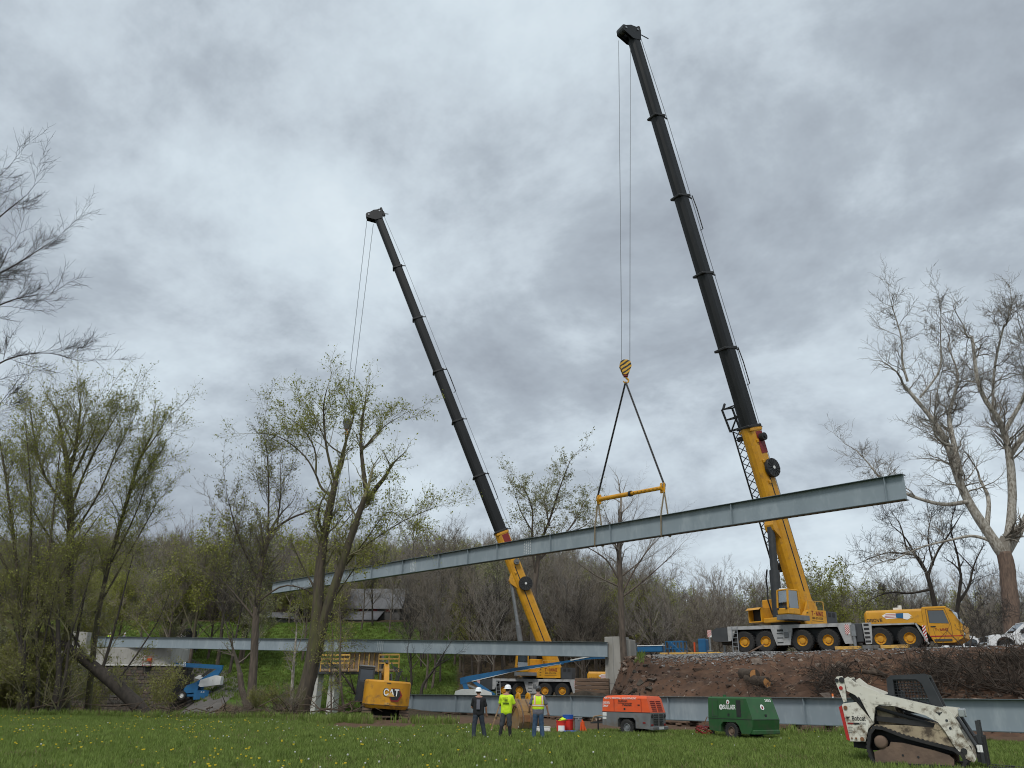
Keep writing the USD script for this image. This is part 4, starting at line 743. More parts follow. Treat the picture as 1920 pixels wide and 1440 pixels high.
# ---------------------------------------------------------------- people
import manifold3d as m3
def _ball(p, r, n=12, sc=None):
    s = m3.Manifold.sphere(1.0, n); k = (r, r, r) if sc is None else sc
    return s.scale(k).translate([float(x) for x in p])
def _bone(a, ra, b, rb): return m3.Manifold.batch_hull([_ball(a, ra), _ball(b, rb)])
def skin_over(bits, edge=0.03, it=6):
    m = bits[0]
    for b in bits[1:]: m = m + b
    m = m.refine_to_length(edge).to_mesh(); t = trimesh.Trimesh(m.vert_properties[:, :3], m.tri_verts, process=True)
    trimesh.smoothing.filter_taubin(t, iterations=it); return t
def hand(w, d, side, s=1.0):
    """five fingers curled a little; w: wrist, d: direction the fingers point"""
    d = unit(d); x = unit(np.cross(d, (0, 1, 0))); n = unit(np.cross(x, d)); bits = [m3.Manifold.batch_hull([_ball(w, .026), _ball(w + d * .085 + x * .028, .015), _ball(w + d * .085 - x * .028, .015)])]
    for k, (o, L) in enumerate(((-.033, .062), (-.011, .075), (.011, .072), (.033, .055))):
        a = w + d * .085 + x * o; b = a + (d * .85 + n * .35) * L * .55; c = b + (d * .45 + n * .75) * L * .5
        bits += [_bone(a, .0095, b, .009), _bone(b, .009, c, .008)]
    a = w + d * .03 + x * .03 * -side; b = a + (d * .6 - x * side * .7 + n * .3) * .045; c = b + (d * .9 + n * .3) * .035
    return bits + [_bone(a, .012, b, .010), _bone(b, .010, c, .009)]
def person(label, pos, rz, J=None, top='hi_vis', leg='denim', hat='hat_white', vest=False, shorts=False, mark=None, undertop=None, group=None, s=1.0, boots='boot', cap=False):
    j = dict(neck=(0, -.01, 1.50), chest=(0, .0, 1.30), waist=(0, 0, 1.05), head=(0, .02, 1.655), shL=(-.185, -.01, 1.415), shR=(.185, -.01, 1.415), elL=(-.26, -.03, 1.13), elR=(.26, -.03, 1.13), wrL=(-.275, .05, .89), wrR=(.275, .05, .89),
             hiL=(-.09, 0, .93), hiR=(.09, 0, .93), knL=(-.12, .02, .50), knR=(.12, .02, .50), anL=(-.14, -.02, .10), anR=(.14, -.02, .10)); j.update(J or {}); j = {k: np.array(v, float) for k, v in j.items()}
    t = thing('person', label, 'person', pos, rz, group=group); stage.GetPrimAtPath(t).GetAttribute('xformOp:scale').Set(Gf.Vec3f(s, s, s))
    bits = [_ball(j['head'] + (0, 0, .02), .1, 18, (.078, .098, .115)), _ball(j['head'] + (0, .035, -.045), .06, 14, (.058, .06, .06)), _ball(j['head'] + (0, .105, -.01), .018), _bone(j['head'] - (0, .01, .06), .055, j['neck'], .058),
            _ball(j['head'] + (-.08, -.005, -.01), .02, 10, (.012, .022, .032)), _ball(j['head'] + (.08, -.005, -.01), .02, 10, (.012, .022, .032)),
            m3.Manifold.batch_hull([_ball(j['shL'], .055), _ball(j['shR'], .055), _ball(j['chest'], .11), _ball(j['neck'], .06)]), m3.Manifold.batch_hull([_ball(j['chest'], .12), _ball(j['waist'], .115), _ball(j['hiL'], .10), _ball(j['hiR'], .10)])]
    for k in 'LR':
        bits += [_bone(j['sh' + k], .052, j['el' + k], .04), _bone(j['el' + k], .042, j['wr' + k], .028), _bone(j['hi' + k], .09, j['kn' + k], .058), _bone(j['kn' + k], .058, j['an' + k], .04), _bone(j['an' + k], .04, j['an' + k] + (0, .13, -.055), .035)]
        bits += hand(j['wr' + k], j['wr' + k] - j['el' + k], -1 if k == 'L' else 1)
    part(t, 'body', skin_over(bits, .022, 4), 'skin', smooth=True)
    ct = lambda a, b, f: j[a] + (j[b] - j[a]) * f
    bits = [m3.Manifold.batch_hull([_ball(j['shL'], .075), _ball(j['shR'], .075), _ball(j['chest'] + (-.08, 0, 0), .125), _ball(j['chest'] + (.08, 0, 0), .125), _ball(j['neck'] - (0, 0, .05), .07)]),
            m3.Manifold.batch_hull([_ball(j['chest'] + (-.08, 0, 0), .125), _ball(j['chest'] + (.08, 0, 0), .125), _ball(j['waist'] + (-.07, 0, .0), .12), _ball(j['waist'] + (.07, 0, 0), .12), _ball(j['hiL'] + (0, 0, -.02), .115), _ball(j['hiR'] + (0, 0, -.02), .115)])]
    for k in 'LR': bits += [_bone(j['sh' + k], .075, ct('sh' + k, 'el' + k, .75), .068)]
    sh = skin_over(bits, .035, 3); v = sh.vertices; v += (meshkit.fbm(v * 14, 3, 2)[:, None] - .5) * .022 * np.c_[np.ones(len(v)), np.ones(len(v)), np.zeros(len(v))]; sh.vertices = v
    st = part(t, 'shirt', sh, top if not vest else undertop, smooth=True)
    if vest:
        bits2 = [m3.Manifold.batch_hull([_ball(j['shL'] * (.8, 1, 1), .083), _ball(j['shR'] * (.8, 1, 1), .083), _ball(j['chest'] + (-.085, 0, 0), .135), _ball(j['chest'] + (.085, 0, 0), .135)]), m3.Manifold.batch_hull([_ball(j['chest'] + (-.085, 0, 0), .135), _ball(j['chest'] + (.085, 0, 0), .135), _ball(j['waist'] + (-.085, 0, .02), .13), _ball(j['waist'] + (.085, 0, .02), .13)])]
        vt = skin_over(bits2, .035, 3); vp = part(t, 'vest', vt, 'hi_vis', smooth=True)
        def band(z0, z1, mt, gr, xr=None):
            b = vt.copy(); b.vertices += b.vertex_normals * gr; b = trimesh.intersections.slice_mesh_plane(b, (0, 0, 1), (0, 0, z0)); b = trimesh.intersections.slice_mesh_plane(b, (0, 0, -1), (0, 0, z1))
            if xr: b = trimesh.intersections.slice_mesh_plane(b, (1, 0, 0), (xr[0], 0, 0)); b = trimesh.intersections.slice_mesh_plane(b, (-1, 0, 0), (xr[1], 0, 0))
            if len(b.faces): part(vp, 'band', b, mt, smooth=True)
        band(1.12, 1.19, 'hi_vis_orange', .006); band(1.135, 1.175, 'reflective', .010)
        for sx in (-1, 1):
            xs = sorted((sx * .10, sx * .165)); band(1.19, 1.47, 'hi_vis_orange', .006, xs); xs = sorted((sx * .117, sx * .15)); band(1.19, 1.48, 'reflective', .010, xs)
    bits = [m3.Manifold.batch_hull([_ball(j['waist'] - (0, 0, .08), .105), _ball(j['hiL'], .105), _ball(j['hiR'], .105)])]
    for k in 'LR':
        kn = ct('hi' + k, 'kn' + k, 1.05) if shorts else j['kn' + k]
        bits += [_bone(j['hi' + k] - np.array([0, 0, .04]), .104, kn, .085 if not shorts else .09)]
        if not shorts: bits += [_bone(j['kn' + k], .083, j['an' + k] + (0, 0, -.01), .072)]
    tr = skin_over(bits, .035, 3); v = tr.vertices; v += (meshkit.fbm(v * 12, 3, 7)[:, None] - .5) * .03 * np.array([1, 1, 0]); tr.vertices = v
    part(t, 'trousers' if not shorts else 'shorts', tr, leg, smooth=True)
    for k in 'LR':
        b = MB().hull([p + j['an' + k] for p in ((-.05, -.07, -.10), (.05, -.07, -.10), (-.05, .19, -.10), (.05, .19, -.10), (-.045, .19, -.05), (.045, .19, -.05), (-.05, -.06, .05), (.05, -.06, .05), (-.05, .06, .05), (.05, .06, .05))])
        if shorts: b.cyl(j['an' + k] + (0, 0, .03), ct('an' + k, 'kn' + k, .85), .06, .066, n=12)
        part(t, 'boot', b, 'black_cloth' if shorts else boots)
    hc = j['head'] + (0, 0, .045)
    hr = skin_over([_ball(j['head'] + (0, -.015, .03), .1, 16, (.085, .10, .105)).trim_by_plane([0, -1, .25], -.035 + float((j['head'] + (0, -.015, .03)) @ np.array([0, -1, .25])) * 0 + float(j['head'] @ np.array([0, -1, .25])) / 1.0 * 1.0 if False else -10.0)], .03, 1)
    part(t, 'hair', MB().hull([p for p in hr.vertices if p[1] < j['head'][1] + .03 and p[2] > j['head'][2] - .07]), 'hair', smooth=True)
    pr = [(0.001, .135), (.05, .128), (.09, .105), (.115, .06), (.122, .0), (.150, -.012), (.150, -.02), (.118, -.014)] if not cap else [(0.001, .115), (.06, .10), (.095, .06), (.105, 0), (.102, -.02)]
    Mh = np.eye(4); Mh[:3, :3] = np.array([[0, 0, 1], [1, 0, 0], [0, 1, 0]]); Mh[:3, :3] = np.array([[0, 1, 0], [0, 0, 1], [1, 0, 0]]); Mh[:3, 3] = hc
    ht = part(t, 'hard_hat' if not cap else 'cap', MB().lathe(pr, 22, Mh), hat, smooth=50)
    part(ht, 'brim', MB().hull([hc + p for p in ((-.09, .07, -.01), (.09, .07, -.01), (-.06, .19, -.02), (.06, .19, -.02), (-.09, .07, 0), (.09, .07, 0), (-.06, .185, -.012), (.06, .185, -.012))]), hat)
    if mark == 'panel': part(st, 'back_print', MB().mv(np.eye(4)).rbb((-.085, -.172, 1.06), (.045, -.135, 1.40), .005), 'grey_cloth')
    if mark == 'text':
        F = lambda x, z: facing((x, -.152, z), (1, 0, 0), (0, 0, 1))
        part(st, 'back_print', MB().text('SAFETY', .035, F(-.12, 1.36), True, width=.2, depth=.02).text('FIRST', .035, F(-.05, 1.29), True, width=.13, depth=.02).bb((-.11, -.172, 1.2), (.12, -.14, 1.225)), 'black_mark')
    return t
def stand(px, Y):
    p = at(px, 1385, Y); return G(p[0], p[1])
p1 = person('person in black t-shirt and dark jeans with white hard hat, back turned, watching the lift', stand(896, 32.0), .05, dict(anL=(-.16, -.08, .10), knL=(-.15, -.02, .5), anR=(.27, .05, .10), knR=(.17, .06, .5), elR=(.27, .02, 1.13), wrR=(.30, .12, .9), waist=(-.02, .01, 1.05), elL=(-.25, .06, 1.14), wrL=(-.14, .2, 1.05), head=(-.02, .02, 1.655)), 'black_cloth', 'dark_denim', mark='panel', group=None)
p2 = person('person in bright yellow-green t-shirt and knee shorts with white hard hat, back turned', stand(948.5, 32.2), -.18, dict(anL=(-.20, -.08, .10), knL=(-.15, -.01, .5), anR=(.15, .04, .10), chest=(.02, 0, 1.30), head=(.04, .03, 1.655), elR=(.29, .06, 1.15), wrR=(.30, .28, 1.08), elL=(-.25, .05, 1.15), wrL=(-.10, .22, 1.08)), 'hi_vis', 'grey_trouser', shorts=True, mark='text', s=1.04)
p3 = person('person in yellow and orange reflective vest and blue jeans with dark cap', stand(1009, 32.0), .06, dict(anL=(-.16, -.02, .10), anR=(.17, -.02, .10), elR=(.30, -.02, 1.15), wrR=(.36, .06, .92), elL=(-.29, .03, 1.15), wrL=(-.30, .2, .98)), 'hi_vis', 'denim', hat='dark_grey', vest=True, undertop='grey_cloth', cap=True, s=1.05)
def on_fill(px, Y): p = at(px, 1190, Y); return np.array([p[0], p[1], ABS + .3])
p4 = person('person in yellow jacket and white hard hat behind the left end of the erected girder', on_fill(206.5, 110.5), .3, None, 'hi_vis', 'dark_denim')
p5 = person('person in dark shirt and white hard hat far off, right of the yellow jacket', on_fill(233.5, 109.5), -.6, None, 'grey_cloth', 'dark_denim')
# ---------------------------------------------------------------- compact track loader (nearest machine)
_bp = at(1583, 1418, 23.6); _bh = math.radians(-31.5)
BP = np.array([_bp[0], _bp[1], float(H(_bp[0] + 1.2, _bp[1] - .6)) + .02]); 
t = thing('track_loader', 'muddy white compact track loader with black cage cab and pallet forks', 'track loader', BP + np.array([math.sin(-_bh), math.cos(_bh), 0]) * 1.0, _bh)
z3 = lambda *pts: [((x - 175) / 456.0, (1010 - y) / 408.0) for x, y in pts]
def sd(b, poly, y0, y1):
    return b.side(poly, y0, y1)
W = .98
arm = Polygon(z3((285, 150), (330, 125), (420, 195), (720, 305), (1370, 438), (1432, 490), (1600, 915), (1572, 948), (1478, 905), (1400, 800), (1330, 660), (1270, 575), (1150, 512), (980, 468), (830, 425), (650, 415), (600, 442), (580, 520), (560, 600), (528, 540), (500, 480), (440, 340), (300, 275)))
for s in (-1, 1):
    a = part(t, 'lift_arm', MB().side(arm, s * W, s * (W - .13)), 'loader_white')
    part(a, 'arm_rib', MB().side(Polygon(z3((560, 320), (640, 325), (800, 380), (790, 405), (570, 400))).buffer(.01), s * (W + .012), s * (W + .002)), 'loader_white')
    part(a, 'pivot_pin', MB().cyl(((1490 - 175) / 456, s * (W + .02), (1010 - 845) / 408), ((1490 - 175) / 456, s * (W - .15), (1010 - 845) / 408), .075, n=16), 'black')
    for q in ((1365, 555), (1390, 630)): part(a, 'arm_pin', MB().cyl(((q[0] - 175) / 456, s * (W + .012), (1010 - q[1]) / 408), ((q[0] - 175) / 456, s * (W - .02), (1010 - q[1]) / 408), .032, n=12), 'dark_grey')
    lk = part(t, 'rear_link', MB().side(z3((168, 160), (200, 125), (262, 118), (285, 165), (278, 385), (242, 395), (215, 300)), s * (W - .02), s * (W - .10)), 'loader_white')
    part(lk, 'reflector', MB().cyl(((233 - 175) / 456, s * (W - .018), (1010 - 245) / 408), ((233 - 175) / 456, s * (W + .0), (1010 - 245) / 408), .05, n=14), 'red')
    part(lk, 'link_pin', MB().cyl(((195 - 175) / 456, s * (W - .018), (1010 - 165) / 408), ((195 - 175) / 456, s * (W + .01), (1010 - 165) / 408), .05, n=14).cyl(((255 - 175) / 456, s * (W - .10), (1010 - 160) / 408), ((255 - 175) / 456, s * (W + .01), (1010 - 160) / 408), .075, n=14), 'black')
    part(t, 'lift_cylinder', MB().cyl(((320 - 175) / 456, s * (W - .2), (1010 - 300) / 408), ((560 - 175) / 456, s * (W - .2), (1010 - 560) / 408), .07, n=12).cyl(((420 - 175) / 456, s * (W - .2), (1010 - 400) / 408), ((1230 - 175) / 456, s * (W - .25), (1010 - 610) / 408), .045, n=12), 'black')
    part(t, 'tilt_cylinder', MB().cyl(((1470 - 175) / 456, s * (W - .3), (1010 - 520) / 408), ((1615 - 175) / 456, s * (W - .3), (1010 - 790) / 408), .045, n=12), 'dark_grey')
    body = Polygon(z3((218, 425), (240, 405), (385, 390), (432, 450), (565, 600), (490, 660), (440, 790), (265, 792)))
    bp = part(t, 'rear_side_panel', MB().side(body, s * (W - .02), s * (W - .14)), 'loader_white')
    out = Polygon(z3((482, 965), (458, 850), (500, 705), (565, 640), (660, 650), (880, 722), (1380, 830), (1465, 875), (1492, 945), (1450, 1003), (520, 1006))).buffer(.03).buffer(.0)
    belt = out.difference(out.buffer(-.075)); tk = part(t, 'track', MB().side(belt, s * (W + .03), s * (W - .42)), 'rubber', label='mud caked rubber track')
    lg = MB(); ring = out.exterior; n = int(ring.length / .11)
    for i in range(n):
        p0 = ring.interpolate(i * ring.length / n); p1_ = ring.interpolate(i * ring.length / n + .02); d = unit((p1_.x - p0.x, 0, p1_.y - p0.y)); lg.add(*MB().box((0, 0, 0), (.05, .43, .04), frame((p0.x, s * (W - .195), p0.y), d, (0, 0, 1) if abs(d[2]) < .9 else (1, 0, 0))).out())
    part(tk, 'track_lugs', lg, 'rubber', kind='stuff')
    fr = Polygon(z3((520, 890), (700, 825), (720, 785), (860, 790), (1180, 850), (1330, 890), (1372, 930), (1362, 996), (520, 988))); part(t, 'track_frame', MB().side(fr, s * (W - .03), s * (W - .3)), 'mud_metal')
    for q in ((835, 910), (1000, 920)): part(t, 'frame_hole', MB().cyl(((q[0] - 175) / 456, s * (W - .029), (1010 - q[1]) / 408), ((q[0] - 175) / 456, s * (W - .02), (1010 - q[1]) / 408), .028, n=10), 'black')
    part(t, 'sprocket', MB().lathe([(.05, 0), (.165, 0), (.165, .14), (.14, .18), (.10, .20), (0.001, .20)], 22, frame(((610 - 175) / 456, s * (W - .17), (1010 - 790) / 408), (0, s, 0), (0, 0, 1))), 'mud_metal', smooth=35)
    for q in (720, 900, 1080, 1250): part(t, 'track_roller', MB().cyl(((q - 175) / 456, s * (W - .05), .13), ((q - 175) / 456, s * (W - .35), .13), .085, n=14), 'mud_metal')
    part(t, 'side_sill', MB().side(z3((500, 668), (570, 618), (900, 615), (1330, 640), (1400, 815), (880, 712), (660, 642)), s * (W - .06), s * (W - .4)), 'loader_dirty')
    part(t, 'inner_panel', MB().side(z3((600, 600), (600, 430), (800, 430), (835, 535), (1200, 600), (1320, 650), (600, 640)), s * (W - .3), s * (W - .36)), 'loader_dirty')
    part(t, 'hydraulic_rail', MB().side(z3((590, 530), (820, 545), (1240, 590), (1240, 635), (820, 600), (590, 580)), s * (W - .18), s * (W - .28)), 'black'); part(t, 'arm_stop', MB().side(z3((1205, 640), (1235, 590), (1285, 600), (1300, 640), (1260, 655)), s * (W - .05), s * (W - .2)), 'loader_dirty')
    side = Polygon(z3((742, 325), (748, 150), (800, 108), (1182, 90), (1216, 100), (1335, 425), (1250, 425))); win = Polygon(z3((815, 318), (820, 150), (1085, 148), (1140, 190), (1205, 400)))
    cs = part(t, 'cab_side', MB().side(side.difference(win), s * .52, s * .44), 'cab_black')
    g = MB()
    for x in np.linspace(820, 1195, 11): 
        ln = shapely.LineString([((x - 175) / 456, 0), ((x - 175) / 456, 3)]).intersection(win)
        if ln.length: (xa, za), (xb, zb) = ln.coords[0], ln.coords[-1]; g.bar((xa, s * .48, za), (xb, s * .48, zb), .012, up=(1, 0, 0))
    for y in np.linspace(160, 390, 9):
        ln = shapely.LineString([(0, (1010 - y) / 408), (4, (1010 - y) / 408)]).intersection(win)
        if ln.length: (xa, za), (xb, zb) = ln.coords[0], ln.coords[-1]; g.bar((xa, s * .48, za), (xb, s * .48, zb), .012)
    part(cs, 'wire_mesh', g, 'cab_black', kind='stuff')
    part(t, 'red_tail_guard', MB().side(z3((180, 445), (216, 428), (263, 785), (228, 780)), s * (W + .0), s * (W - .16)), 'red')
part(t, 'chassis', MB().side(z3((265, 780), (300, 420), (400, 400), (600, 600), (1300, 640), (1400, 800), (1380, 880), (480, 880), (265, 860)), -.55, .55), 'black')
part(t, 'rear_door', MB().side(z3((205, 430), (235, 415), (275, 790), (245, 800)), -.83, .83), 'loader_white')
part(t, 'engine_cover', MB().side(z3((300, 400), (420, 330), (740, 300), (740, 480), (420, 480)), -.5, .5), 'cab_black')
part(t, 'cab_roof', MB().side(z3((752, 135), (800, 106), (1182, 88), (1222, 98), (1215, 125), (800, 140)), -.435, .435), 'cab_black'); part(t, 'cab_rear', MB().side(z3((742, 320), (750, 150), (765, 150), (757, 320)), -.43, .43), 'cab_black')
part(t, 'cab_seat', MB().rbb((1.55, -.25, 1.25), (2.0, .25, 1.38), .05).rbb((1.45, -.25, 1.3), (1.58, .25, 1.85), .05), 'dark_grey', label='dark seat inside the cage cab')
part(t, 'front_cover', MB().side(z3((1335, 420), (1475, 432), (1500, 470), (1400, 560)), -.5, -.3).side(z3((1335, 420), (1475, 432), (1500, 470), (1400, 560)), .3, .5), 'loader_white', kind='stuff')
for s in (-.42, .42): part(t, 'headlight', MB().rbb(((1480 - 175) / 456, s - .09, (1010 - 525) / 408), ((1545 - 175) / 456, s + .09, (1010 - 440) / 408), .02), 'chrome')
part(t, 'quick_coupler', MB().side(z3((1600, 700), (1625, 700), (1660, 960), (1600, 950)), -.55, .55), 'black')
fk = part(t, 'fork_carriage', MB().bb((3.22, -.58, .12), (3.30, .58, .58)).bb((3.22, -.58, .55), (3.30, -.38, 1.12)).bb((3.22, .38, .55), (3.30, .58, 1.12)), 'cab_black')
for s in (-.42, .42): part(fk, 'fork', MB().hull([(x, s + yy, z) for yy in (-.06, .06) for x, z in ((3.31, .0), (3.31, .06), (4.55, .0), (4.55, .015))]).bb((3.31, s - .06, .02), (3.36, s + .06, .75)), 'black')
part(fk, 'sticker', MB().bb((3.16, -.585, .38), (3.22, -.581, .55)).bb((3.225, -.589, .38), (3.29, -.583, .55)), 'white_mark')
F = lambda zx, zy, y=-W - .0005 + .02: facing(((zx - 175) / 456, y, (1010 - zy) / 408), (1, 0, 0), (0, 0, 1))
def cathead(b, zx, zy, w, y):
    k = w / 2; x0, z0 = (zx - 175) / 456, (1010 - zy) / 408
    P = np.array([(-1, .55), (-.72, .42), (-.3, .3), (0, .36), (.3, .3), (.72, .42), (1, .55), (.7, .05), (.35, -.1), (.3, -.35), (0, -.6), (-.3, -.35), (-.35, -.1), (-.7, .05)]) * k + (x0, z0); g = Polygon(P)
    for sx in (-.32, .32): g = g.difference(Point(x0 + sx * k, z0 + .08 * k).buffer(.1 * k))
    return b.side(g, y, y - .008)
part(bp.replace('rear_side_panel_001', 'rear_side_panel'), 'maker_lettering', MB().text('Bobcat', .105, F(315, 578, -W + .018), True, width=.34), 'black_mark'); part(bp.replace('_001', ''), 'cat_emblem', cathead(MB(), 270, 552, .12, -W + .019), 'black_mark')
part(bp.replace('_001', ''), 'red_label', MB().bb((.18, -W + .012, .955), (.33, -W + .0195, 1.0)), 'dark_red'); part(bp.replace('_001', ''), 'black_label', MB().bb((.332, -W + .012, .955), (.49, -W + .0195, 1.0)), 'black_mark'); part(bp.replace('_001', ''), 'model_lettering', MB().text('T770', .05, F(402, 620, -W + .018), True, width=.14), 'mid_grey')
for k in range(4): part(bp.replace('_001', ''), 'small_print', MB().bb((.18, -W + .014, .88 - k * .045), (.30 - .03 * (k % 2), -W + .0195, .892 - k * .045)), 'mid_grey')
part(t, 'cat_emblem', cathead(MB(), 1298, 488, .16, -W - .001), 'black_mark')
for q in ((258, 450, .05), (405, 765, .05), (337, 760, .025), (288, 760, .02)): part(t, 'panel_bolt', MB().cyl(((q[0] - 175) / 456, -W + .02, (1010 - q[1]) / 408), ((q[0] - 175) / 456, -W - .01, (1010 - q[1]) / 408), q[2], n=12), 'rust')

# ---------------------------------------------------------------- towed compressors
_p = at(1183, 1375, 37.3); OC = np.array([_p[0], _p[1], float(H(_p[0], _p[1]))]); a = math.radians(-38)
t = thing('towed_compressor', 'orange and grey towed air compressor with painted lettering along its side', 'air compressor', OC + np.array([math.sin(-a), math.cos(a), 0]) * .62 + np.array([math.cos(a), math.sin(a), 0]) * -.15, a)
hw = .68
lowp = Polygon([(-1.22, .42), (-.55, .36), (1.12, .30), (1.18, .95), (-1.22, .95)]).difference(Polygon([(-.42, .2), (-.42, .62), (-.34, .72), (.34, .72), (.42, .62), (.42, .2)]))
part(t, 'lower_body', MB().side(lowp, -hw, hw), 'mid_grey'); part(t, 'wheel_well', MB().bb((-.43, -hw + .3, .3), (.43, hw - .3, .73)), 'black')
up = MB().hull([(x, y, z) for y in (-hw, hw) for x, z in ((-1.22, .955), (1.16, .955))] + [(x, y, z) for y in (-hw + .03, hw - .03) for x, z in ((-1.18, 1.50), (1.0, 1.50))] + [(x, y, z) for y in (-hw + .14, hw - .14) for x, z in ((-1.05, 1.60), (-.3, 1.64), (.95, 1.60))]); part(t, 'canopy', up, 'orange')
part(t, 'panel_seam', MB().side([(.72, .97), (.735, .97), (.735, 1.5), (.72, 1.5)], -hw - .003, -hw + .01), 'dark_red')
F = lambda x, z, dy=0.0: facing((x, -hw - .004 + (z - .955) * .055 + dy, z), (1, 0, 0), (0, .055, 1))
part(t, 'maker_lettering', MB().text('Sullivan', .085, F(-.42, 1.36), True, width=.46).text('Palatek', .085, F(-.2, 1.2), True, width=.46).bb((-.42, -hw + .005, 1.305), (.28, -hw + .016, 1.325)), 'black_mark')
part(t, 'painted_lettering', MB().text("NAT'L RENTAL EQUIPMENT", .075, F(-1.12, 1.475, -.004), False, width=1.62).text('DIESEL', .075, F(-1.17, 1.28), True, width=.34).text('ONLY', .075, F(-1.18, 1.15), True, width=.27), 'white_mark')
for x in (-.98, -.5, .05, .55): part(t, 'hinge', MB().rbb((x, -hw + .022, 1.475), (x + .12, -hw + .04, 1.50), .006), 'dark_grey')
part(t, 'door_seam', MB().bb((-.62, -hw - .003, .975), (-.607, -hw + .012, 1.46)), 'dark_red'); part(t, 'door_latch', MB().rbb((.56, -hw - .008, 1.22), (.66, -hw + .014, 1.27), .008), 'black'); part(t, 'belt_trim', MB().bb((-1.225, -hw - .004, .935), (1.165, -hw, .962)), 'black')
part(t, 'fuel_label', MB().bb((-.13, -hw - .002, 1.03), (-.05, -hw + .008, 1.12)), 'black_mark'); part(t, 'info_sticker', MB().bb((-1.2, -hw - .004, .78), (-1.0, -hw, .93)).bb((-1.2, -hw - .004, .65), (-1.02, -hw, .74)), 'reflective')
for k in range(6):
    for y in (-.32, .2): part(t, 'louvre', MB().mv(np.eye(4)).box((1.165 - (1.02 + k * .075 - .955) * .29 + .004, y + .06, 1.02 + k * .075), (.012, .40, .042)), 'dark_red')
for k in range(5): part(t, 'grille_slot', MB().box((1.175 + (k - 2) * .004, 0, .5 + k * .09), (.016, .8, .045)), 'black')
part(t, 'grille_post', MB().box((1.18, 0, .68), (.03, .05, .5)), 'mid_grey')
for s in (-.56, .56): part(t, 'rear_light', MB().cyl((1.16, s, .82), (1.20, s, .82), .075, n=16), 'black'); part(t, 'tail_lamp', MB().box((1.17, s, .47), (.03, .12, .07)), 'dark_red')
part(t, 'side_lamp', MB().box((.85, -hw - .005, .55), (.12, .02, .06)), 'dark_red', label='dark red side marker lamp')
part(t, 'bumper', MB().rbb((1.13, -hw - .02, .27), (1.27, hw + .02, .41), .02), 'mid_grey'); part(t, 'number_plate', MB().box((1.275, .05, .345), (.008, .42, .10)), 'reflective')
for s in (-1, 1): wheel(t, (0, s * .60, .33), .33, .2, s, 'steel')
part(t, 'axle', MB().cyl((0, -.5, .33), (0, .5, .33), .05), 'black'); part(t, 'draw_bar', MB().bar((-1.2, -.35, .5), (-2.25, 0, .46), .07).bar((-1.2, .35, .5), (-2.25, 0, .46), .07), 'dark_grey'); part(t, 'jockey_stand', MB().cyl((-1.75, -.2, .02), (-1.75, -.2, .7), .035).cyl((-1.75, -.2, .0), (-1.75, -.2, .03), .1), 'black')
part(t, 'air_hose', MB().tube([(-1.22, -.3, .72), (-1.5, -.35, .78), (-1.9, -.3, .72), (-2.0, -.32, .5)], .03, 6), 'timber'); part(t, 'exhaust_stub', MB().cyl((-.2, .2, 1.62), (-.2, .2, 1.74), .04).cyl((.25, .1, 1.62), (.25, .1, 1.74), .03), 'black')
for s in (-1, 1): part(t, 'fender_lip', MB().tube([(-.43, s * (hw + .01), .36), (-.43, s * (hw + .01), .63), (-.34, s * (hw + .01), .73), (.34, s * (hw + .01), .73), (.43, s * (hw + .01), .63), (.43, s * (hw + .01), .34)], .014, 5), 'dark_grey')

_p = at(1376, 1383, 35.4); a = math.radians(-57); GCp = np.array([_p[0], _p[1], float(H(_p[0], _p[1]))])
t = thing('towed_compressor', 'dark green towed air compressor with white lettering, next to the girder', 'air compressor', GCp + np.array([math.sin(-a), math.cos(a), 0]) * .7 + np.array([math.cos(a), math.sin(a), 0]) * -.05, a)
hw = .80
lowp = Polygon([(-1.15, .34), (-.5, .30), (1.0, .26), (1.12, .42), (1.2, .80), (-1.18, .80)]).difference(Polygon([(-.52, .2), (-.50, .56), (-.38, .68), (.30, .68), (.45, .56), (.60, .2)]))
part(t, 'lower_body', MB().side(lowp, -hw, hw), 'green_paint'); part(t, 'wheel_well', MB().bb((-.55, -hw + .26, .28), (.6, hw - .26, .70)), 'black')
part(t, 'canopy', MB().hull([(x, y, z) for y in (-hw, hw) for x, z in ((-1.18, .805), (1.19, .805))] + [(x, y, z) for y in (-hw + .02, hw - .02) for x, z in ((-1.14, 1.58), (.92, 1.58))] + [(x, y, z) for y in (-hw + .08, hw - .08) for x, z in ((-1.10, 1.64), (.88, 1.64))]), 'green_paint')
part(t, 'seam', MB().box((0, -hw - .001, .80), (2.3, .012, .022)), 'black'); part(t, 'seam', MB().box((1.195, 0, .80), (.012, 1.5, .022)), 'black')
for x0, x1, m in ((-.93, -.62, 'green_paint'), (.38, .62, 'black')):
    part(t, 'door_recess', MB().hull([(x, -hw + .02 * (z > 1) + d, z) for x in (x0, x1) for z, d in ((.88, -.008), (1.52, -.008), (.88, .02), (1.52, .02))]), 'black' if m == 'black' else 'dark_grey')
    if m != 'black': part(t, 'door_inset', MB().hull([(x, -hw + .02 * (z > 1) + d, z) for x in (x0 + .03, x1) for z, d in ((.90, -.012), (1.50, -.012), (.90, .0), (1.50, .0))]), 'green_paint')
F = lambda x, z: facing((x, -hw - .005 + .02 * (z - .8) / .78, z), (1, 0, 0), (0, .025, 1))
part(t, 'maker_lettering', MB().text('SULLAIR', .16, F(-.33, 1.17), True, width=.66), 'white_mark'); 
rg = Point(-.43, 1.24).buffer(.10).difference(Point(-.43, 1.24).buffer(.055)).union(shapely.box(-.47, 1.225, -.35, 1.25)); part(t, 'maker_emblem', MB().side(rg, -hw - .004, -hw + .02), 'white_mark')
FE = lambda y, z: facing((1.19 - (z - .805) * .35 + .006, y, z), (0, 1, 0), (-.35, 0, 1))
part(t, 'model_lettering', MB().text('185Q', .10, FE(.28, 1.47), True, width=.36), 'white_mark')
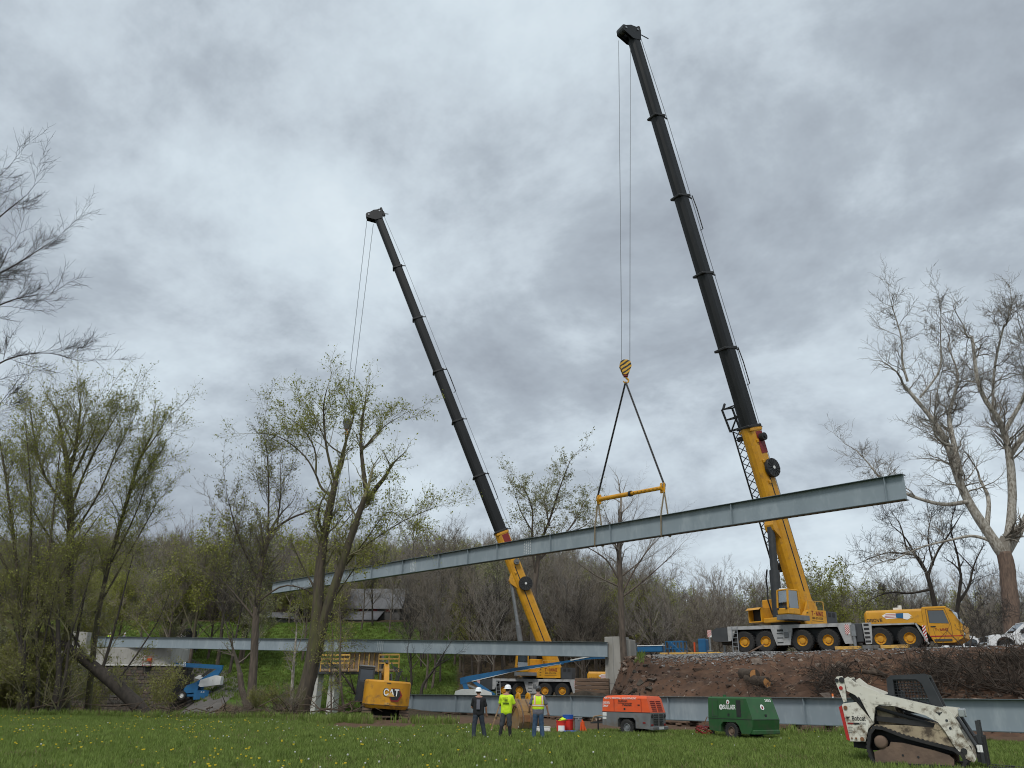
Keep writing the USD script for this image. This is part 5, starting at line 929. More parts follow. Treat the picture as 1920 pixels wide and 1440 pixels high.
def badge(Mf, s): 
    d = part(t, 'badge', MB().ext(Point(0, 0).buffer(.095 * s), .006, Mf), 'white_mark'); part(d, 'badge_shield', MB().ext([(-.05 * s, .03 * s), (.05 * s, .03 * s), (.03 * s, -.05 * s), (0, -.075 * s), (-.03 * s, -.05 * s)], .009, Mf), 'dark_red')
badge(F(-.05, 1.44), .9); badge(FE(0, 1.26), 1.15)
part(t, 'latch', MB().bb((-.1, -hw - .01, .9), (0, -hw + .01, 1.0)), 'black'); part(t, 'rear_latch', MB().mv(np.eye(4)).box((1.19 - .14 * .35 + .01, .05, .95), (.02, .1, .1)), 'black')
part(t, 'bumper', MB().rbb((1.0, -hw + .02, .25), (1.2, hw - .02, .42), .03), 'green_paint'); part(t, 'filler_cap', MB().cyl((-.55, -.4, 1.63), (-.55, -.4, 1.72), .07), 'green_paint'); part(t, 'top_plate', MB().rbb((-.3, -.6, 1.642), (.85, .6, 1.66), .005), 'stone_b')
for s in (-1, 1): wheel(t, (0.02, s * .68, .34), .34, .22, s, 'mud_metal')
part(t, 'axle', MB().cyl((0.02, -.5, .34), (0.02, .5, .34), .05), 'black'); part(t, 'draw_bar', MB().bar((-1.15, 0, .42), (-2.3, 0, .42), .09), 'dark_grey'); part(t, 'jockey_stand', MB().cyl((-1.6, -.1, .02), (-1.6, -.1, .6), .04), 'black')
hc = at(1321, 1372, 37.5); hc = G(hc[0], hc[1]); th = np.linspace(0, 2 * math.pi * 7, 150); t = thing('hose_coil', 'tangled dark red hose heaped beside the green compressor', 'hose', hc)
part(t, 'hose', MB().tube(np.c_[.30 * np.cos(th) * (1 + .25 * np.sin(th * 1.7)), .25 * np.sin(th), .06 + .36 * (np.sin(th * .83) * .5 + .5)], .02, 5), 'dark_red'); part(t, 'hose_end', MB().tube([(.2, 0, .3), (.3, -.1, .65), (.15, -.05, .8), (0, 0, .5)], .02, 5), 'rust')

# ---------------------------------------------------------------- excavator seen from behind
_p = at(722, 1346, 50.5); XP = np.array([_p[0] - .42, _p[1] + 2.2, float(H(_p[0], _p[1] + 1)) - .05])
t = thing('excavator', 'yellow excavator seen from behind, dipping to the right on the churned earth', 'excavator', XP, math.radians(101), rx=math.radians(3.2))
# local x points away from the camera, y to the left
a = np.linspace(-math.pi / 2, math.pi / 2, 15); pl = [(.2, -1.38), (.2, 1.38)] + [(-.9 - .95 * math.cos(q) ** .8, 1.38 * math.sin(q)) for q in a[::-1]]
plan = Polygon(pl)
def slab(z0, z1, k0, k1):
    m = MB(); P = np.array(plan.exterior.coords)[:-1]; return m.hull([((x - .2) * k0 + .2, y * (k0 if abs(y) < 9 else 1), z0) for x, y in P] + [((x - .2) * k1 + .2, y * k1, z1) for x, y in P])
part(t, 'counterweight', slab(.86, 2.14, 1.0, 1.0).add(*slab(.66, .859, .90, 1.0).out()).add(*slab(2.141, 2.24, 1.0, .96).out()), 'machine_yellow', smooth=30)
part(t, 'belt_line', slab(.855, .88, 1.004, 1.004), 'dark_grey')
part(t, 'upper_deck', MB().rbb((.2, -1.36, .75), (3.4, 1.3, 1.5), .05), 'dark_grey'); part(t, 'side_engine_box', MB().rbb((.21, -1.37, 1.2), (2.4, -.35, 2.18), .06), 'machine_yellow'); part(t, 'hood', MB().rbb((.21, -.34, 1.5), (1.3, 1.33, 2.2), .06), 'machine_yellow')
hexa = Polygon([(.42 * math.cos(q), .42 * math.sin(q)) for q in np.arange(6) * math.pi / 3]); Fx = facing((-1.86, 0, 1.52), (0, -1, 0), (0, 0, 1))
dc = part(t, 'emblem', MB().ext(shapely.affinity.translate(hexa, .44, -.06), .012, Fx), 'dark_red'); part(dc, 'emblem_core', MB().ext(shapely.affinity.translate(shapely.affinity.scale(hexa, .84, .84), .42, -.04), .016, Fx), 'black_mark')
part(dc, 'lettering_edge', MB().text('CAT', .42, Fx @ frame((-.32, -.14, .017), (1, 0, 0)), True, width=.98, depth=.003), 'black_mark'); part(dc, 'lettering', MB().text('CAT', .36, Fx @ frame((-.28, -.11, .022), (1, 0, 0)), True, width=.90, depth=.004), 'white_mark'); part(dc, 'triangle', MB().ext([(-.08, -.16), (.42, -.16), (.17, .10)], .004, Fx @ frame((0, 0, .027), (1, 0, 0))), 'pale_yellow')
for y in (-.75, .75): part(t, 'tail_reflector', MB().box((-1.46 if abs(y) > .5 else -1.8, y, .98), (.12, .32, .07)), 'dark_red')
part(t, 'rear_camera', MB().box((-1.86, .0, .96), (.06, .26, .12)), 'pale_yellow'); part(t, 'slot', MB().box((-1.85, .0, 2.1), (.05, .24, .04)), 'dark_grey')
# operator cab on the left
cb = MB()
for x, y in ((1.5, .85), (1.5, 1.73), (3.2, .85), (3.2, 1.73)): cb.bar((x, y, 1.5), (x, y, 3.0), .1, up=(1, 0, 0))
cb.rbb((1.42, .78, .9), (1.54, 1.8, 2.15), .03).rbb((1.45, .8, 2.85), (3.25, 1.78, 2.98), .03).rbb((1.545, 1.70, .9), (3.2, 1.8, 2.0), .03); part(t, 'cab_frame', cb, 'cab_black'); part(t, 'cab_roof', MB().rbb((1.4, .76, 2.985), (3.3, 1.82, 3.1), .05), 'mid_grey')
part(t, 'rear_window', MB().bb((1.47, .9, 2.16), (1.49, 1.68, 2.84)), 'dark_pane'); part(t, 'left_window', MB().bb((1.55, 1.73, 2.0), (3.15, 1.75, 2.84)), 'dark_pane'); part(t, 'windscreen', MB().bb((3.2, .9, 1.6), (3.22, 1.68, 2.84)), 'dark_pane'); part(t, 'cab_seat', MB().rbb((1.9, 1.05, 1.6), (2.4, 1.55, 2.5), .08), 'black')
bmp = Polygon([(1.6, 1.5), (2.0, 1.45), (3.1, 2.4), (4.3, 2.9), (6.2, 2.5), (6.3, 2.75), (4.3, 3.4), (3.3, 3.1), (1.5, 2.0)])
part(t, 'boom', MB().side(bmp, -.18, .14), 'machine_yellow'); part(t, 'boom_cylinder', MB().cyl((2.4, -.45, 1.3), (3.6, -.35, 2.7), .08).cyl((2.4, .32, 1.3), (3.6, .32, 2.7), .08), 'dark_grey', kind='stuff')
part(t, 'stick', MB().side([(6.0, 2.7), (6.5, 2.9), (7.4, .9), (7.1, .8)], -.2, .16), 'machine_yellow'); part(t, 'stick_cylinder', MB().cyl((4.0, -.02, 3.5), (6.3, -.02, 3.0), .1), 'dark_grey')
for k in range(4): part(t, 'boom_hose', MB().tube([(1.6, -.5 - .05 * k, 2.0), (2.2, -.65 - .1 * k, 2.7 + .1 * k), (3.2, -.4, 3.2), (4.2, -.3, 3.45)], .028, 5), 'black')
part(t, 'bucket', MB().side([(6.9, .1), (7.6, .2), (7.9, .7), (7.5, 1.1), (7.0, .95), (6.8, .5)], -.55, .5), 'rust')
for x, h in ((.9, .35), (.5, .28)): part(t, 'handrail', MB().tube([(x, -1.2, 2.18), (x, -1.2, 2.2 + h), (x + .5, -1.2, 2.2 + h), (x + .5, -1.2, 2.18)], .02, 5), 'black')
part(t, 'exhaust', MB().cyl((.8, -.7, 2.15), (.8, -.7, 2.62), .06), 'black'); part(t, 'grab_rail', MB().tube([(-.2, -.9, 2.34), (-.2, -.9, 2.55), (.1, -.9, 2.55), (.1, -.9, 2.34)], .025, 5), 'black')
for s in (-1, 1):
    tr = Polygon([(-1.2, .12), (-1.0, .0), (3.2, .0), (3.5, .15), (3.55, .5), (3.3, .72), (-1.0, .72), (-1.3, .5)]); tp = part(t, 'track', MB().side(tr.difference(tr.buffer(-.09)), s * 1.38, s * .82), 'rubber'); part(t, 'track_frame', MB().side(tr.buffer(-.12), s * 1.3, s * .9), 'black')
    q = MB()
    for x in np.arange(-1.0, 3.3, .18): q.box((x, s * 1.1, .73), (.14, .56, .04)).box((x, s * 1.1, -.01), (.14, .56, .04))
    for z in np.arange(.1, .7, .16): q.box((-1.28, s * 1.1, z), (.04, .56, .12))
    part(tp, 'track_shoes', q, 'mud_metal', kind='stuff')
part(t, 'swing_base', MB().cyl((1.1, 0, .3), (1.1, 0, .76), .7, n=22).bb((.3, -.85, .25), (2.0, .85, .5)), 'black')
# ---------------------------------------------------------------- blue boom lifts
def lift_frame(px, py, Y, ang=0.0):
    p = at(px, py, Y); return np.array([p[0], p[1], float(H(p[0], p[1]))])
# 1: far left on the gravel track
L0 = lift_frame(378, 1280, 103.5); k1 = 0.0067
t = thing('boom_lift', 'blue boom lift with white engine covers parked on the gravel track, arm reaching left', 'boom lift', L0)
q = lambda *pts: [((x - 1050) * k1, (1170 - y) * k1) for x, y in pts]
part(t, 'main_boom', MB().side(q((600, 538), (1395, 575), (1390, 650), (1300, 640), (600, 610)), -.22, .22), 'blue_paint'); part(t, 'inner_boom', MB().side(q((300, 535), (610, 545), (610, 600), (300, 590)), -.16, .16), 'blue_paint')
part(t, 'jib', MB().side(q((150, 480), (200, 490), (360, 560), (340, 620), (180, 545)), -.15, .15), 'blue_paint'); part(t, 'riser', MB().side(q((1300, 640), (1390, 650), (1330, 760), (950, 960), (860, 930), (1150, 740)), -.25, .25), 'blue_paint'); part(t, 'upper_link', MB().side(q((1180, 640), (1260, 650), (1080, 780), (1030, 770)), -.3, -.26), 'black')
part(t, 'engine_cover', MB().hull([(x, y, z) for y in (-1.1, -.1) for x, z in q((1060, 930), (1080, 830), (1330, 750), (1445, 775), (1440, 905), (1100, 950))]), 'white_paint'); part(t, 'tank_cover', MB().hull([(x, y, z) for y in (.1, 1.0) for x, z in q((900, 800), (980, 745), (1060, 750), (1040, 830))]), 'white_paint')
part(t, 'turntable', MB().hull([(x, y, z) for y in (-1.0, 1.0) for x, z in q((800, 1000), (830, 930), (1000, 870), (1060, 930), (1040, 1040), (830, 1060))]), 'blue_paint'); part(t, 'chassis', MB().rbb((-1.5, -.9, .35), (1.5, .9, .75), .08), 'blue_paint'); part(t, 'hydraulic_tank', MB().hull([(x, y, z) for y in (-1.25, -.2) for x, z in q((1000, 1010), (1200, 995), (1270, 1020), (1260, 1150), (1010, 1160))]), 'blue_paint')
for x in (-1.75, 1.45):
    for s in (-1, 1): wheel(t, (x, s * 1.0, .5), .5, .38, s, 'white_paint')
part(t, 'lettering', MB().text('S-65', .5, facing((-3.0, -.225, (1170 - 610) * k1), (1, 0, .04), (0, 0, 1)), True, width=.85), 'white_mark')
part(t, 'chassis_lettering', MB().text('Z-X', .16, facing((.5, -1.255, .85), (1, 0, 0), (0, 0, 1)), True), 'white_mark'); b = MB()
bx = [(x - 1050) * k1 for x in (-20, 130)]
for x in bx:
    for y in (-.8, .8): b.bar((x, y, 3.75), (x, y, 4.85), .05, up=(1, 0, 0))
for z in (3.8, 4.3, 4.85):
    for y in (-.8, .8): b.bar((bx[0], y, z), (bx[1], y, z), .05)
    for x in bx: b.bar((x, -.8, z), (x, .8, z), .05)
part(t, 'basket_frame', b, 'dark_red'); part(t, 'basket_floor', MB().bb((bx[0], -.8, 3.72), (bx[1], .8, 3.77)), 'dark_grey'); part(t, 'control_box', MB().rbb((bx[0] + .3, -.5, 4.3), (bx[0] + .8, .5, 4.7), .03), 'orange')
# 2: blue lift in front of the far crane
_p = at(940, 1310, 79.0); k2 = 1 / (6 * 20.3); L0 = np.array([_p[0], _p[1], float(H(_p[0], _p[1]))]); zref = (1301 - 1190) * 6 + (L0[2] - 1.65) / k2 * -1
zb = lambda x, y: (((860 + x / 6.0) - 940) * 6 * k2, (at(860 + x / 6.0, 1190 + y / 6.0, 79.0)[2] - L0[2]))
q = lambda *pts: [zb(*p) for p in pts]
t = thing('boom_lift', 'blue boom lift with its long arm slanting up across the far crane', 'boom lift', L0)
part(t, 'main_boom', MB().side(q((10, 488), (90, 468), (640, 372), (1180, 298), (1180, 332), (640, 412), (130, 528), (20, 560)), -.32, .32), 'blue_paint'); part(t, 'boom_lip', MB().side(q((140, 522), (640, 408), (1150, 328), (1150, 332), (640, 413), (150, 527)), -.36, -.325), 'white_paint')
part(t, 'fly_boom', MB().side(q((1100, 316), (1180, 298), (1480, 252), (1660, 247), (1660, 268), (1420, 282), (1180, 320)), -.22, .22), 'blue_paint'); part(t, 'boom_cap', MB().side(q((1250, 284), (1470, 240), (1520, 246), (1260, 294)), -.26, -.2), 'white_paint')
part(t, 'riser', MB().side(q((20, 500), (75, 520), (130, 640), (70, 650)), -.3, .3), 'blue_paint'); part(t, 'lower_arm', MB().side(q((150, 535), (200, 530), (420, 670), (360, 690)), -.28, .28), 'blue_paint'); part(t, 'riser_link', MB().side(q((60, 560), (90, 550), (330, 650), (310, 665)), -.2, .2), 'steel')
part(t, 'engine_cover', MB().hull([(x, y, z) for y in (-1.1, 1.0) for x, z in q((-40, 690), (-30, 635), (40, 612), (280, 615), (370, 650), (380, 690))]), 'reflective'); part(t, 'turntable', MB().rbb((-3.6, -.8, .55), (-1.4, .8, .85), .1), 'blue_paint'); part(t, 'chassis', MB().rbb((-4.0, -.9, .2), (-.6, .9, .54), .05), 'dark_grey')
for x in (-3.6, -1.0):
    for s in (-1, 1): wheel(t, (x, s * 1.0, .3), .3, .3, s, 'white_paint')
# 3: blue lift folded on the bank beside the pier
p = E(-9.2, 3.2); t = thing('boom_lift', 'folded blue boom lift with railed basket on the bank, right of the concrete pier', 'boom lift', p, math.radians(-32)); 
part(t, 'boom', MB().rbb((-.6, -.2, .55), (1.5, .2, .98), .03), 'blue_paint'); part(t, 'boom_top', MB().rbb((-.6, -.24, .985), (1.6, .24, 1.06), .02), 'white_paint'); b = MB(); X0, X1 = 1.9, 3.3
for x in np.linspace(X0, X1, 6):
    for y in (-.45, .45): b.bar((x, y, .15), (x, y, 1.3), .045, up=(1, 0, 0))
for z in (.2, .75, 1.3):
    for y in (-.45, .45): b.bar((X0, y, z), (X1, y, z), .05)
    for x in (X0, X1): b.bar((x, -.45, z), (x, .45, z), .05)
part(t, 'basket_rails', b, 'blue_paint'); part(t, 'basket_floor', MB().bb((X0, -.45, .1), (X1, .45, .16)), 'dark_grey'); part(t, 'jib', MB().hull([(x, y, z) for y in (-.12, .12) for x, z in ((1.9, 1.25), (2.2, 1.25), (3.4, .2), (3.1, .15))]), 'blue_paint')
part(t, 'control_tower', MB().rbb((4.5, -.4, .0), (5.1, .4, 1.45), .05), 'blue_paint', label='upright dark blue cabinet'); part(t, 'orange_post', MB().cyl((4.15, -.3, -.2), (4.2, -.3, 1.2), .07), 'orange'); part(t, 'chassis', MB().rbb((-.4, -.6, .12), (5.2, .6, .3), .05), 'dark_grey')
for x in (.3, 2.4, 4.6):
    for s in (-1, 1): wheel(t, (x, s * .75, .16), .3, .25, s, 'white_paint')

# ---------------------------------------------------------------- white pickups behind the near crane
def pickup(label, pos, rz, sc=1.0):
    t = thing('pickup_truck', label, 'pickup truck', pos, rz); hw = 1.0
    arch = lambda x: Point(x, .42).buffer(.54).union(shapely.box(x - .54, -.2, x + .54, .42))
    low = Polygon([(-.05, .5), (0, .95), (.1, 1.08), (1.5, 1.2), (1.75, 1.22), (5.75, 1.22), (5.85, .6), (5.7, .42), (.1, .42)]).difference(arch(.98)).difference(arch(4.65))
    part(t, 'body', MB().side(low, -hw, hw), 'car_white'); part(t, 'bonnet', MB().hull([(x, y, z) for y in (-.82, .82) for x, z in ((.12, 1.075), (1.6, 1.19), (1.6, 1.25), (.3, 1.14))]), 'car_white')
    cabp = Polygon([(1.55, 1.225), (2.3, 1.86), (2.6, 1.93), (3.75, 1.93), (4.0, 1.83), (4.15, 1.225)]); w1 = Polygon([(1.95, 1.28), (2.42, 1.74), (2.95, 1.80), (2.95, 1.28)]); w2 = Polygon([(3.05, 1.28), (3.05, 1.80), (3.7, 1.80), (3.9, 1.7), (3.98, 1.28)])
    for s in (-1, 1):
        part(t, 'cab_side', MB().side(cabp.difference(w1).difference(w2), s * .9, s * .84), 'car_white')
        for w in (w1, w2): part(t, 'side_window', MB().side(w, s * .875, s * .86), 'dark_pane')
        part(t, 'mirror', MB().rbb((2.0, s * 1.0, 1.22), (2.2, s * 1.25, 1.48), .04), 'black'); part(t, 'headlight', MB().rbb((-.06, s * .62, .88), (.12, s * .98, 1.04), .03), 'chrome')
        for x in (.98, 4.65): wheel(t, (x, s * .86, .42), .42, .28, s, 'steel')
        part(t, 'door_handle', MB().rbb((2.75, s * 1.0, 1.0), (2.92, s * 1.02, 1.04), .01), 'black')
        part(t, 'arch_trim', MB().side(arch(.98).buffer(.05).difference(arch(.98)).intersection(shapely.box(0, .42, 6, 1.2)).union(arch(4.65).buffer(.05).difference(arch(4.65)).intersection(shapely.box(0, .42, 6, 1.2))), s * 1.0, s * 1.012), 'black', kind='stuff')
    part(t, 'cab_roof', MB().rbb((2.4, -.86, 1.9), (3.85, .86, 1.98), .05), 'car_white'); part(t, 'windshield', MB().hull([(x, y, z) for y in (-.82, .82) for x, z in ((1.6, 1.24), (2.34, 1.88), (1.63, 1.24), (2.37, 1.88))]), 'dark_pane'); part(t, 'rear_window', MB().bb((4.0, -.75, 1.25), (4.03, .75, 1.78)), 'dark_pane')
    part(t, 'bumper', MB().rbb((-.22, -.98, .42), (.02, .98, .68), .05), 'chrome'); part(t, 'grille', MB().rbb((-.08, -.6, .7), (.03, .6, 1.05), .03), 'black'); part(t, 'underbody', MB().bb((.3, -.7, .35), (5.6, .7, .6)), 'black'); part(t, 'seats', MB().rbb((2.7, -.7, .9), (3.0, .7, 1.6), .08), 'black')
    return t
p = at(1842, 1216, 58.5); _u = (p[0] - EA[0]) * EU[0] + (p[1] - EA[1]) * EU[1]; _w = (p[0] - EA[0]) * EV[0] + (p[1] - EA[1]) * EV[1]
def on_bank(px, py, Y, dz=0.0):
    p = at(px, py, Y); u = (p[0] - EA[0]) * EU[0] + (p[1] - EA[1]) * EU[1]; v = (p[0] - EA[0]) * EV[0] + (p[1] - EA[1]) * EV[1]; return np.array([p[0], p[1], float(emb_z(np.array(u), np.array(v))) + dz])
tk = pickup('white pickup truck cut by the right edge, parked behind the brush on the bank', on_bank(1848, 1216, 57.0, .05), math.radians(-12))
q = copy(tk, on_bank(1722, 1216, 64.0, -.45), math.radians(-20), 'low white pickup truck half hidden behind the near crane cab', 'pickup truck')

# ---------------------------------------------------------------- things on the bank: mats, planks, logs
for i, (u, v, l, w, h, m, lb) in enumerate(((7.3, -1.7, 1.5, .5, .2, 'pale_yellow', 'yellow timber outrigger mat left of the grey pad'), (8.75, -1.75, .95, .9, .22, 'mid_grey', 'grey plastic outrigger pad between two yellow mats'), (10.1, -1.8, 1.6, .5, .2, 'pale_yellow', 'yellow timber outrigger mat right of the grey pad'))):
    p = E(u, v); t = thing('outrigger_mat', lb, 'outrigger mat', p + (0, 0, .02), math.atan2(EU[1], EU[0]))
    for k in range(3): part(t, 'board', MB().rbb((-l / 2, -w / 2 + k * w / 3 + .008, 0), (l / 2, -w / 2 + (k + 1) * w / 3 - .008, h), .015), m)
p = E(-4.0, -.9); t = thing('steel_mat', 'long low yellow steel mat lying on the gravel left of the near crane', 'steel mat', p + (0, 0, .05), math.atan2(EU[1], EU[0]) + .03); part(t, 'panel', MB().rbb((-1.9, -.4, .02), (2.6, .4, .16), .03), 'pale_yellow')
for x in (-1.2, .2, 1.7): part(t, 'strap', MB().bb((x - .05, -.41, .0), (x + .05, .41, .17)), 'rust')
p = E(1.5, -2.4); solo('plank', MB().bar(p + (-.5, -.3, .0), p + (.7, .2, .55), .16, .06), 'old_timber', 'weathered plank leaning on the gravel under the second crane wheel', 'plank')
def log(label, a, b, r, cut=True, name='log'):
    a, b = np.array(a, float), np.array(b, float); t = thing(name, label, 'log', a); d = b - a; rg = np.random.default_rng(int(abs(a[0] * 100)) + 3); n = 7
    pts = [d * k / (n - 1) + rg.normal(0, r * .12, 3) * (0 < k < n - 1) for k in range(n)]; part(t, 'bark', MB().tube(pts, [r * (1 + .08 * math.sin(k * 2.1)) for k in range(n)], 12), 'log_bark', smooth=50)
    if cut: u = unit(d); part(t, 'cut_face', MB().cyl(pts[0] - u * .012, pts[0] + u * .01, r * .93, n=14), 'log_end')
    return t
def bankpt(px, py, dz=0.0):
    """the point of the bank's front that the photograph shows at (px, py)"""
    Y = np.arange(34, 62, .12); d = _R * (px - 960) + _U * (720 - py) + _F * FOC; P = EYE + d[None] * (Y / d[1])[:, None]
    u = (P[:, 0] - EA[0]) * EU[0] + (P[:, 1] - EA[1]) * EU[1]; v = (P[:, 0] - EA[0]) * EV[0] + (P[:, 1] - EA[1]) * EV[1]
    ok = np.nonzero((v > -15.5) & (emb_z(u, v) >= P[:, 2] - .02))[0]
    return (P[ok[0]] if len(ok) else at(px, py, 45)) + (0, 0, dz)
a = bankpt(1413, 1272, .15); log('round sawn log with orange end, the upper of two on the bank', a + (-.05, -.45, .05), a + (-.35, 1.1, .15), .33); a = bankpt(1431, 1286, .15); log('round sawn log with orange end, the lower of two on the bank', a + (.1, -.5, .05), a + (-.7, 1.0, .2), .30)
for x0, y0, x1, y1, r, lb, ct in ((1572, 1247, 1592, 1262, .17, 'brown broken pole sticking out of the bank above the white loader', 1), (1618, 1262, 1648, 1268, .13, 'pale yellowish log lying on the bank behind the loader', 1), (1632, 1258, 1662, 1272, .12, 'grey log just above the pale one', 1), (1735, 1250, 1800, 1262, .13, 'long bare log across the brush pile', 0), (1770, 1235, 1778, 1300, .07, 'thin upright bare stem in front of the brush pile', 0), (1533, 1292, 1546, 1268, .07, 'short broken branch standing in the bank behind the survey stake', 0), (1846, 1228, 1905, 1262, .10, 'crooked dark log at the right end of the brush pile', 0)):
    a, b = bankpt(x0, y0, .1), bankpt(x1, y1, .15); 
    if r < .08: b[1] = a[1] - .1; b = at(x1, y1, a[1] - .1)
    log(lb, a, b, r, ct, 'log' if r > .08 else 'branch')
p = at(1562, 1311, 42.8); t = thing('survey_stake', 'white survey stake with pink top behind the girder', 'stake', (p[0], p[1], .0)); part(t, 'stake', MB().rbb((-.035, -.02, -.1), (.035, .02, p[2] + .25), .006), 'white_mark'); part(t, 'pink_top', MB().rbb((-.037, -.022, p[2] + .12), (.037, .022, p[2] + .252), .004), 'hi_vis_orange')
# brush pile: sticks in a heap
rng = np.random.default_rng(5); b = MB(); b2 = MB()
def sticks(n, px, py, L, rr, mb):
    for i in range(n):
        a = bankpt(rng.uniform(*px), rng.uniform(*py), rng.uniform(0, .45)); az = rng.uniform(0, math.pi * 2); el = rng.normal(.25, .35); l = rng.uniform(*L); d = np.array([math.cos(az) * math.cos(el), math.sin(az) * math.cos(el) * .6, math.sin(el)]); c = rng.normal(0, .18, 3); c2 = rng.normal(0, .25, 3); r = rng.uniform(*rr)
        m = a + d * l * .5 + c * l * .5; e = a + d * l + c2 * l * .5; mb.tube([a, m, e], [r, r * .8, r * .3], 4, cap=False)
        for j in range(rng.integers(1, 4)): k = rng.uniform(.2, .9); s = a + (m - a) * k * 1.0 if k < .5 else m + (e - m) * (k - .5); mb.tube([s, s + (d * .5 + rng.normal(0, .5, 3)) * l * .35, s + (d * .6 + rng.normal(0, .6, 3)) * l * .55], [r * .5, r * .35, r * .15], 3, cap=False)
sticks(170, (1525, 1600), (1262, 1308), (.5, 1.6), (.012, .035), b); sticks(440, (1725, 1960), (1244, 1312), (.8, 2.4), (.012, .045), b); sticks(90, (1600, 1720), (1250, 1300), (.5, 1.6), (.01, .03), b); sticks(50, (1400, 1450), (1285, 1308), (.4, 1.0), (.008, .02), b); sticks(40, (1850, 1960), (1228, 1244), (.8, 1.8), (.012, .03), b)
sticks(70, (1230, 1720), (1236, 1300), (.2, .6), (.008, .02), b2)
solo('brush_pile', b, 'brush_bark', 'tangled heap of cut branches and roots along the bank at the right', 'brush', kind='stuff'); solo('root_litter', b2, 'plywood', 'small pale roots and splinters showing in the bank', 'debris', kind='stuff')
# stones: gravel on the crest and loose rocks in the bank
def instancer(path, protos, pos, idx, rots=None, scales=None, label=None, cat=None, kind='stuff'):
    pi = UsdGeom.PointInstancer.Define(stage, path); rel = pi.CreatePrototypesRel()
    for nm, mb, m in protos:
        pp = numbered(path, nm); usdkit.mesh(stage, pp, mb.out() if isinstance(mb, MB) else mb, LK[m], smooth=False); rel.AddTarget(pp)
    pi.CreatePositionsAttr(Vt.Vec3fArray.FromNumpy(np.asarray(pos, np.float32))); pi.CreateProtoIndicesAttr(Vt.IntArray.FromNumpy(np.asarray(idx, np.int32)))
    if rots is not None:
        h = np.asarray(rots) / 2; pi.CreateOrientationsAttr(Vt.QuathArray([Gf.Quath(float(math.cos(a)), 0, 0, float(math.sin(a))) for a in h]))
    if scales is not None: s = np.asarray(scales, np.float32); pi.CreateScalesAttr(Vt.Vec3fArray.FromNumpy(np.stack([s, s, s], -1) if s.ndim == 1 else s))
    tagp(pi.GetPrim(), label, cat, None, kind); return pi
def pebble(seed, r=1.0):
    g = np.random.default_rng(seed); return MB().hull(g.normal(0, 1, (11, 3)) / 1.7 * (1, .8, .6) * r)
mat('gravel_stone', (0.26, 0.255, 0.25), (0.15, 0.145, 0.145), 2, 0.9, rnd=0.5); mat('bank_stone', (0.24, 0.19, 0.155), (0.15, 0.11, 0.085), 3, 0.9, rnd=0.45); mat('clod', (0.082, 0.05, 0.034), (0.05, 0.034, 0.024), 3, 0.95, rnd=0.35)
n = 5200; u = rng.uniform(-6.0, 17, n); v = rng.normal(-2.2, .75, n); u[:2600] = rng.uniform(-5.5, 3, 2600); v = np.maximum(v, -4.2 + .9 * (u > 4)); x, y = emb_xy(u, v); z = emb_z(u, v); keep = (rng.random(n) < np.where(u < 3.5, 1, .45))
instancer('/World/gravel_bed', [('stone', pebble(k), 'gravel_stone') for k in range(4)], np.c_[x, y, z + .01][keep], rng.integers(0, 4, n)[keep], rng.uniform(0, 6.28, n)[keep], (rng.uniform(.03, .10, n) ** 1.0)[keep], 'loose grey gravel along the top edge of the bank', 'gravel')
n = 4600; u = rng.uniform(-10.5, 24, n); v = rng.uniform(-11, -3, n); w = rng.random(n); u[:1500] = -13.5 + rng.gamma(2.2, 1.5, 1500); v[:1500] = rng.uniform(-12, 5, 1500); x, y = emb_xy(u, v); z = emb_z(u, v)
instancer('/World/bank_stones', [('stone', pebble(20 + k), 'bank_stone') for k in range(3)] + [('clod', pebble(30 + k), 'clod') for k in range(3)], np.c_[x, y, z], np.where(rng.random(n) < np.where(u < -8, .12, .35), rng.integers(0, 3, n), rng.integers(3, 6, n)), rng.uniform(0, 6.28, n), np.minimum(.03 + rng.gamma(1.1, .045, n) * np.where(u < -7.5, 2.6, 1), .5), 'loose stones and clods of earth on the face of the bank', 'stones')
rock = lambda seed, s, m='rock': MB().mv(np.eye(4)).add(*pebble(seed, 1).out())
for i, (px, py, s, m) in enumerate(((1227, 1273, (.55, .4, .28), 'stone_b'), (1192, 1262, (.42, .4, .6), 'rock'), (1200, 1285, (.5, .45, .7), 'rock'), (1190, 1297, (.45, .4, .6), 'rock'), (1210, 1250, (.4, .4, .5), 'rock'), (1216, 1292, (.36, .35, .45), 'rock'))):
    p = bankpt(px, py); t = solo('boulder', MB().add(pebble(50 + i).out()[0] * (np.array(s) * (1 if i == 0 else .62)) + p, pebble(50 + i).out()[1]), m, ('flat tan slab of rock low in the bank right of the pier', 'dark boulder at the upper left of the cut bank', 'large dark boulder in the middle of the cut bank end', 'dark boulder at the bottom of the cut bank end', 'dark boulder under the green tuft at the bank end', 'smaller dark boulder right of the bank end')[i], 'rock')
# stacked timber and rock wall left of the pier, behind the girder
p = at(1110, 1290, 73.5); t = thing('timber_mat_stack', 'stack of brown timber mats left of the concrete pier', 'timber stack', (p[0], p[1], .2), math.radians(-20))
zt = at(1110, 1272, 73.5)[2] - .2
for k in range(5): part(t, 'timber', MB().rbb((-1.4, -.5 + .0, zt - .3 * k - .28), (1.6, .5, zt - .3 * k), .03), 'old_timber')
solo('rubble', MB().add(*MB().hull(np.random.default_rng(8).normal(0, 1, (60, 3)) * (1.5, .6, .55) + (p[0], p[1] - .9, .6)).out()), 'rock', 'heap of dark rubble in front of the timber mats by the pier', 'rubble')

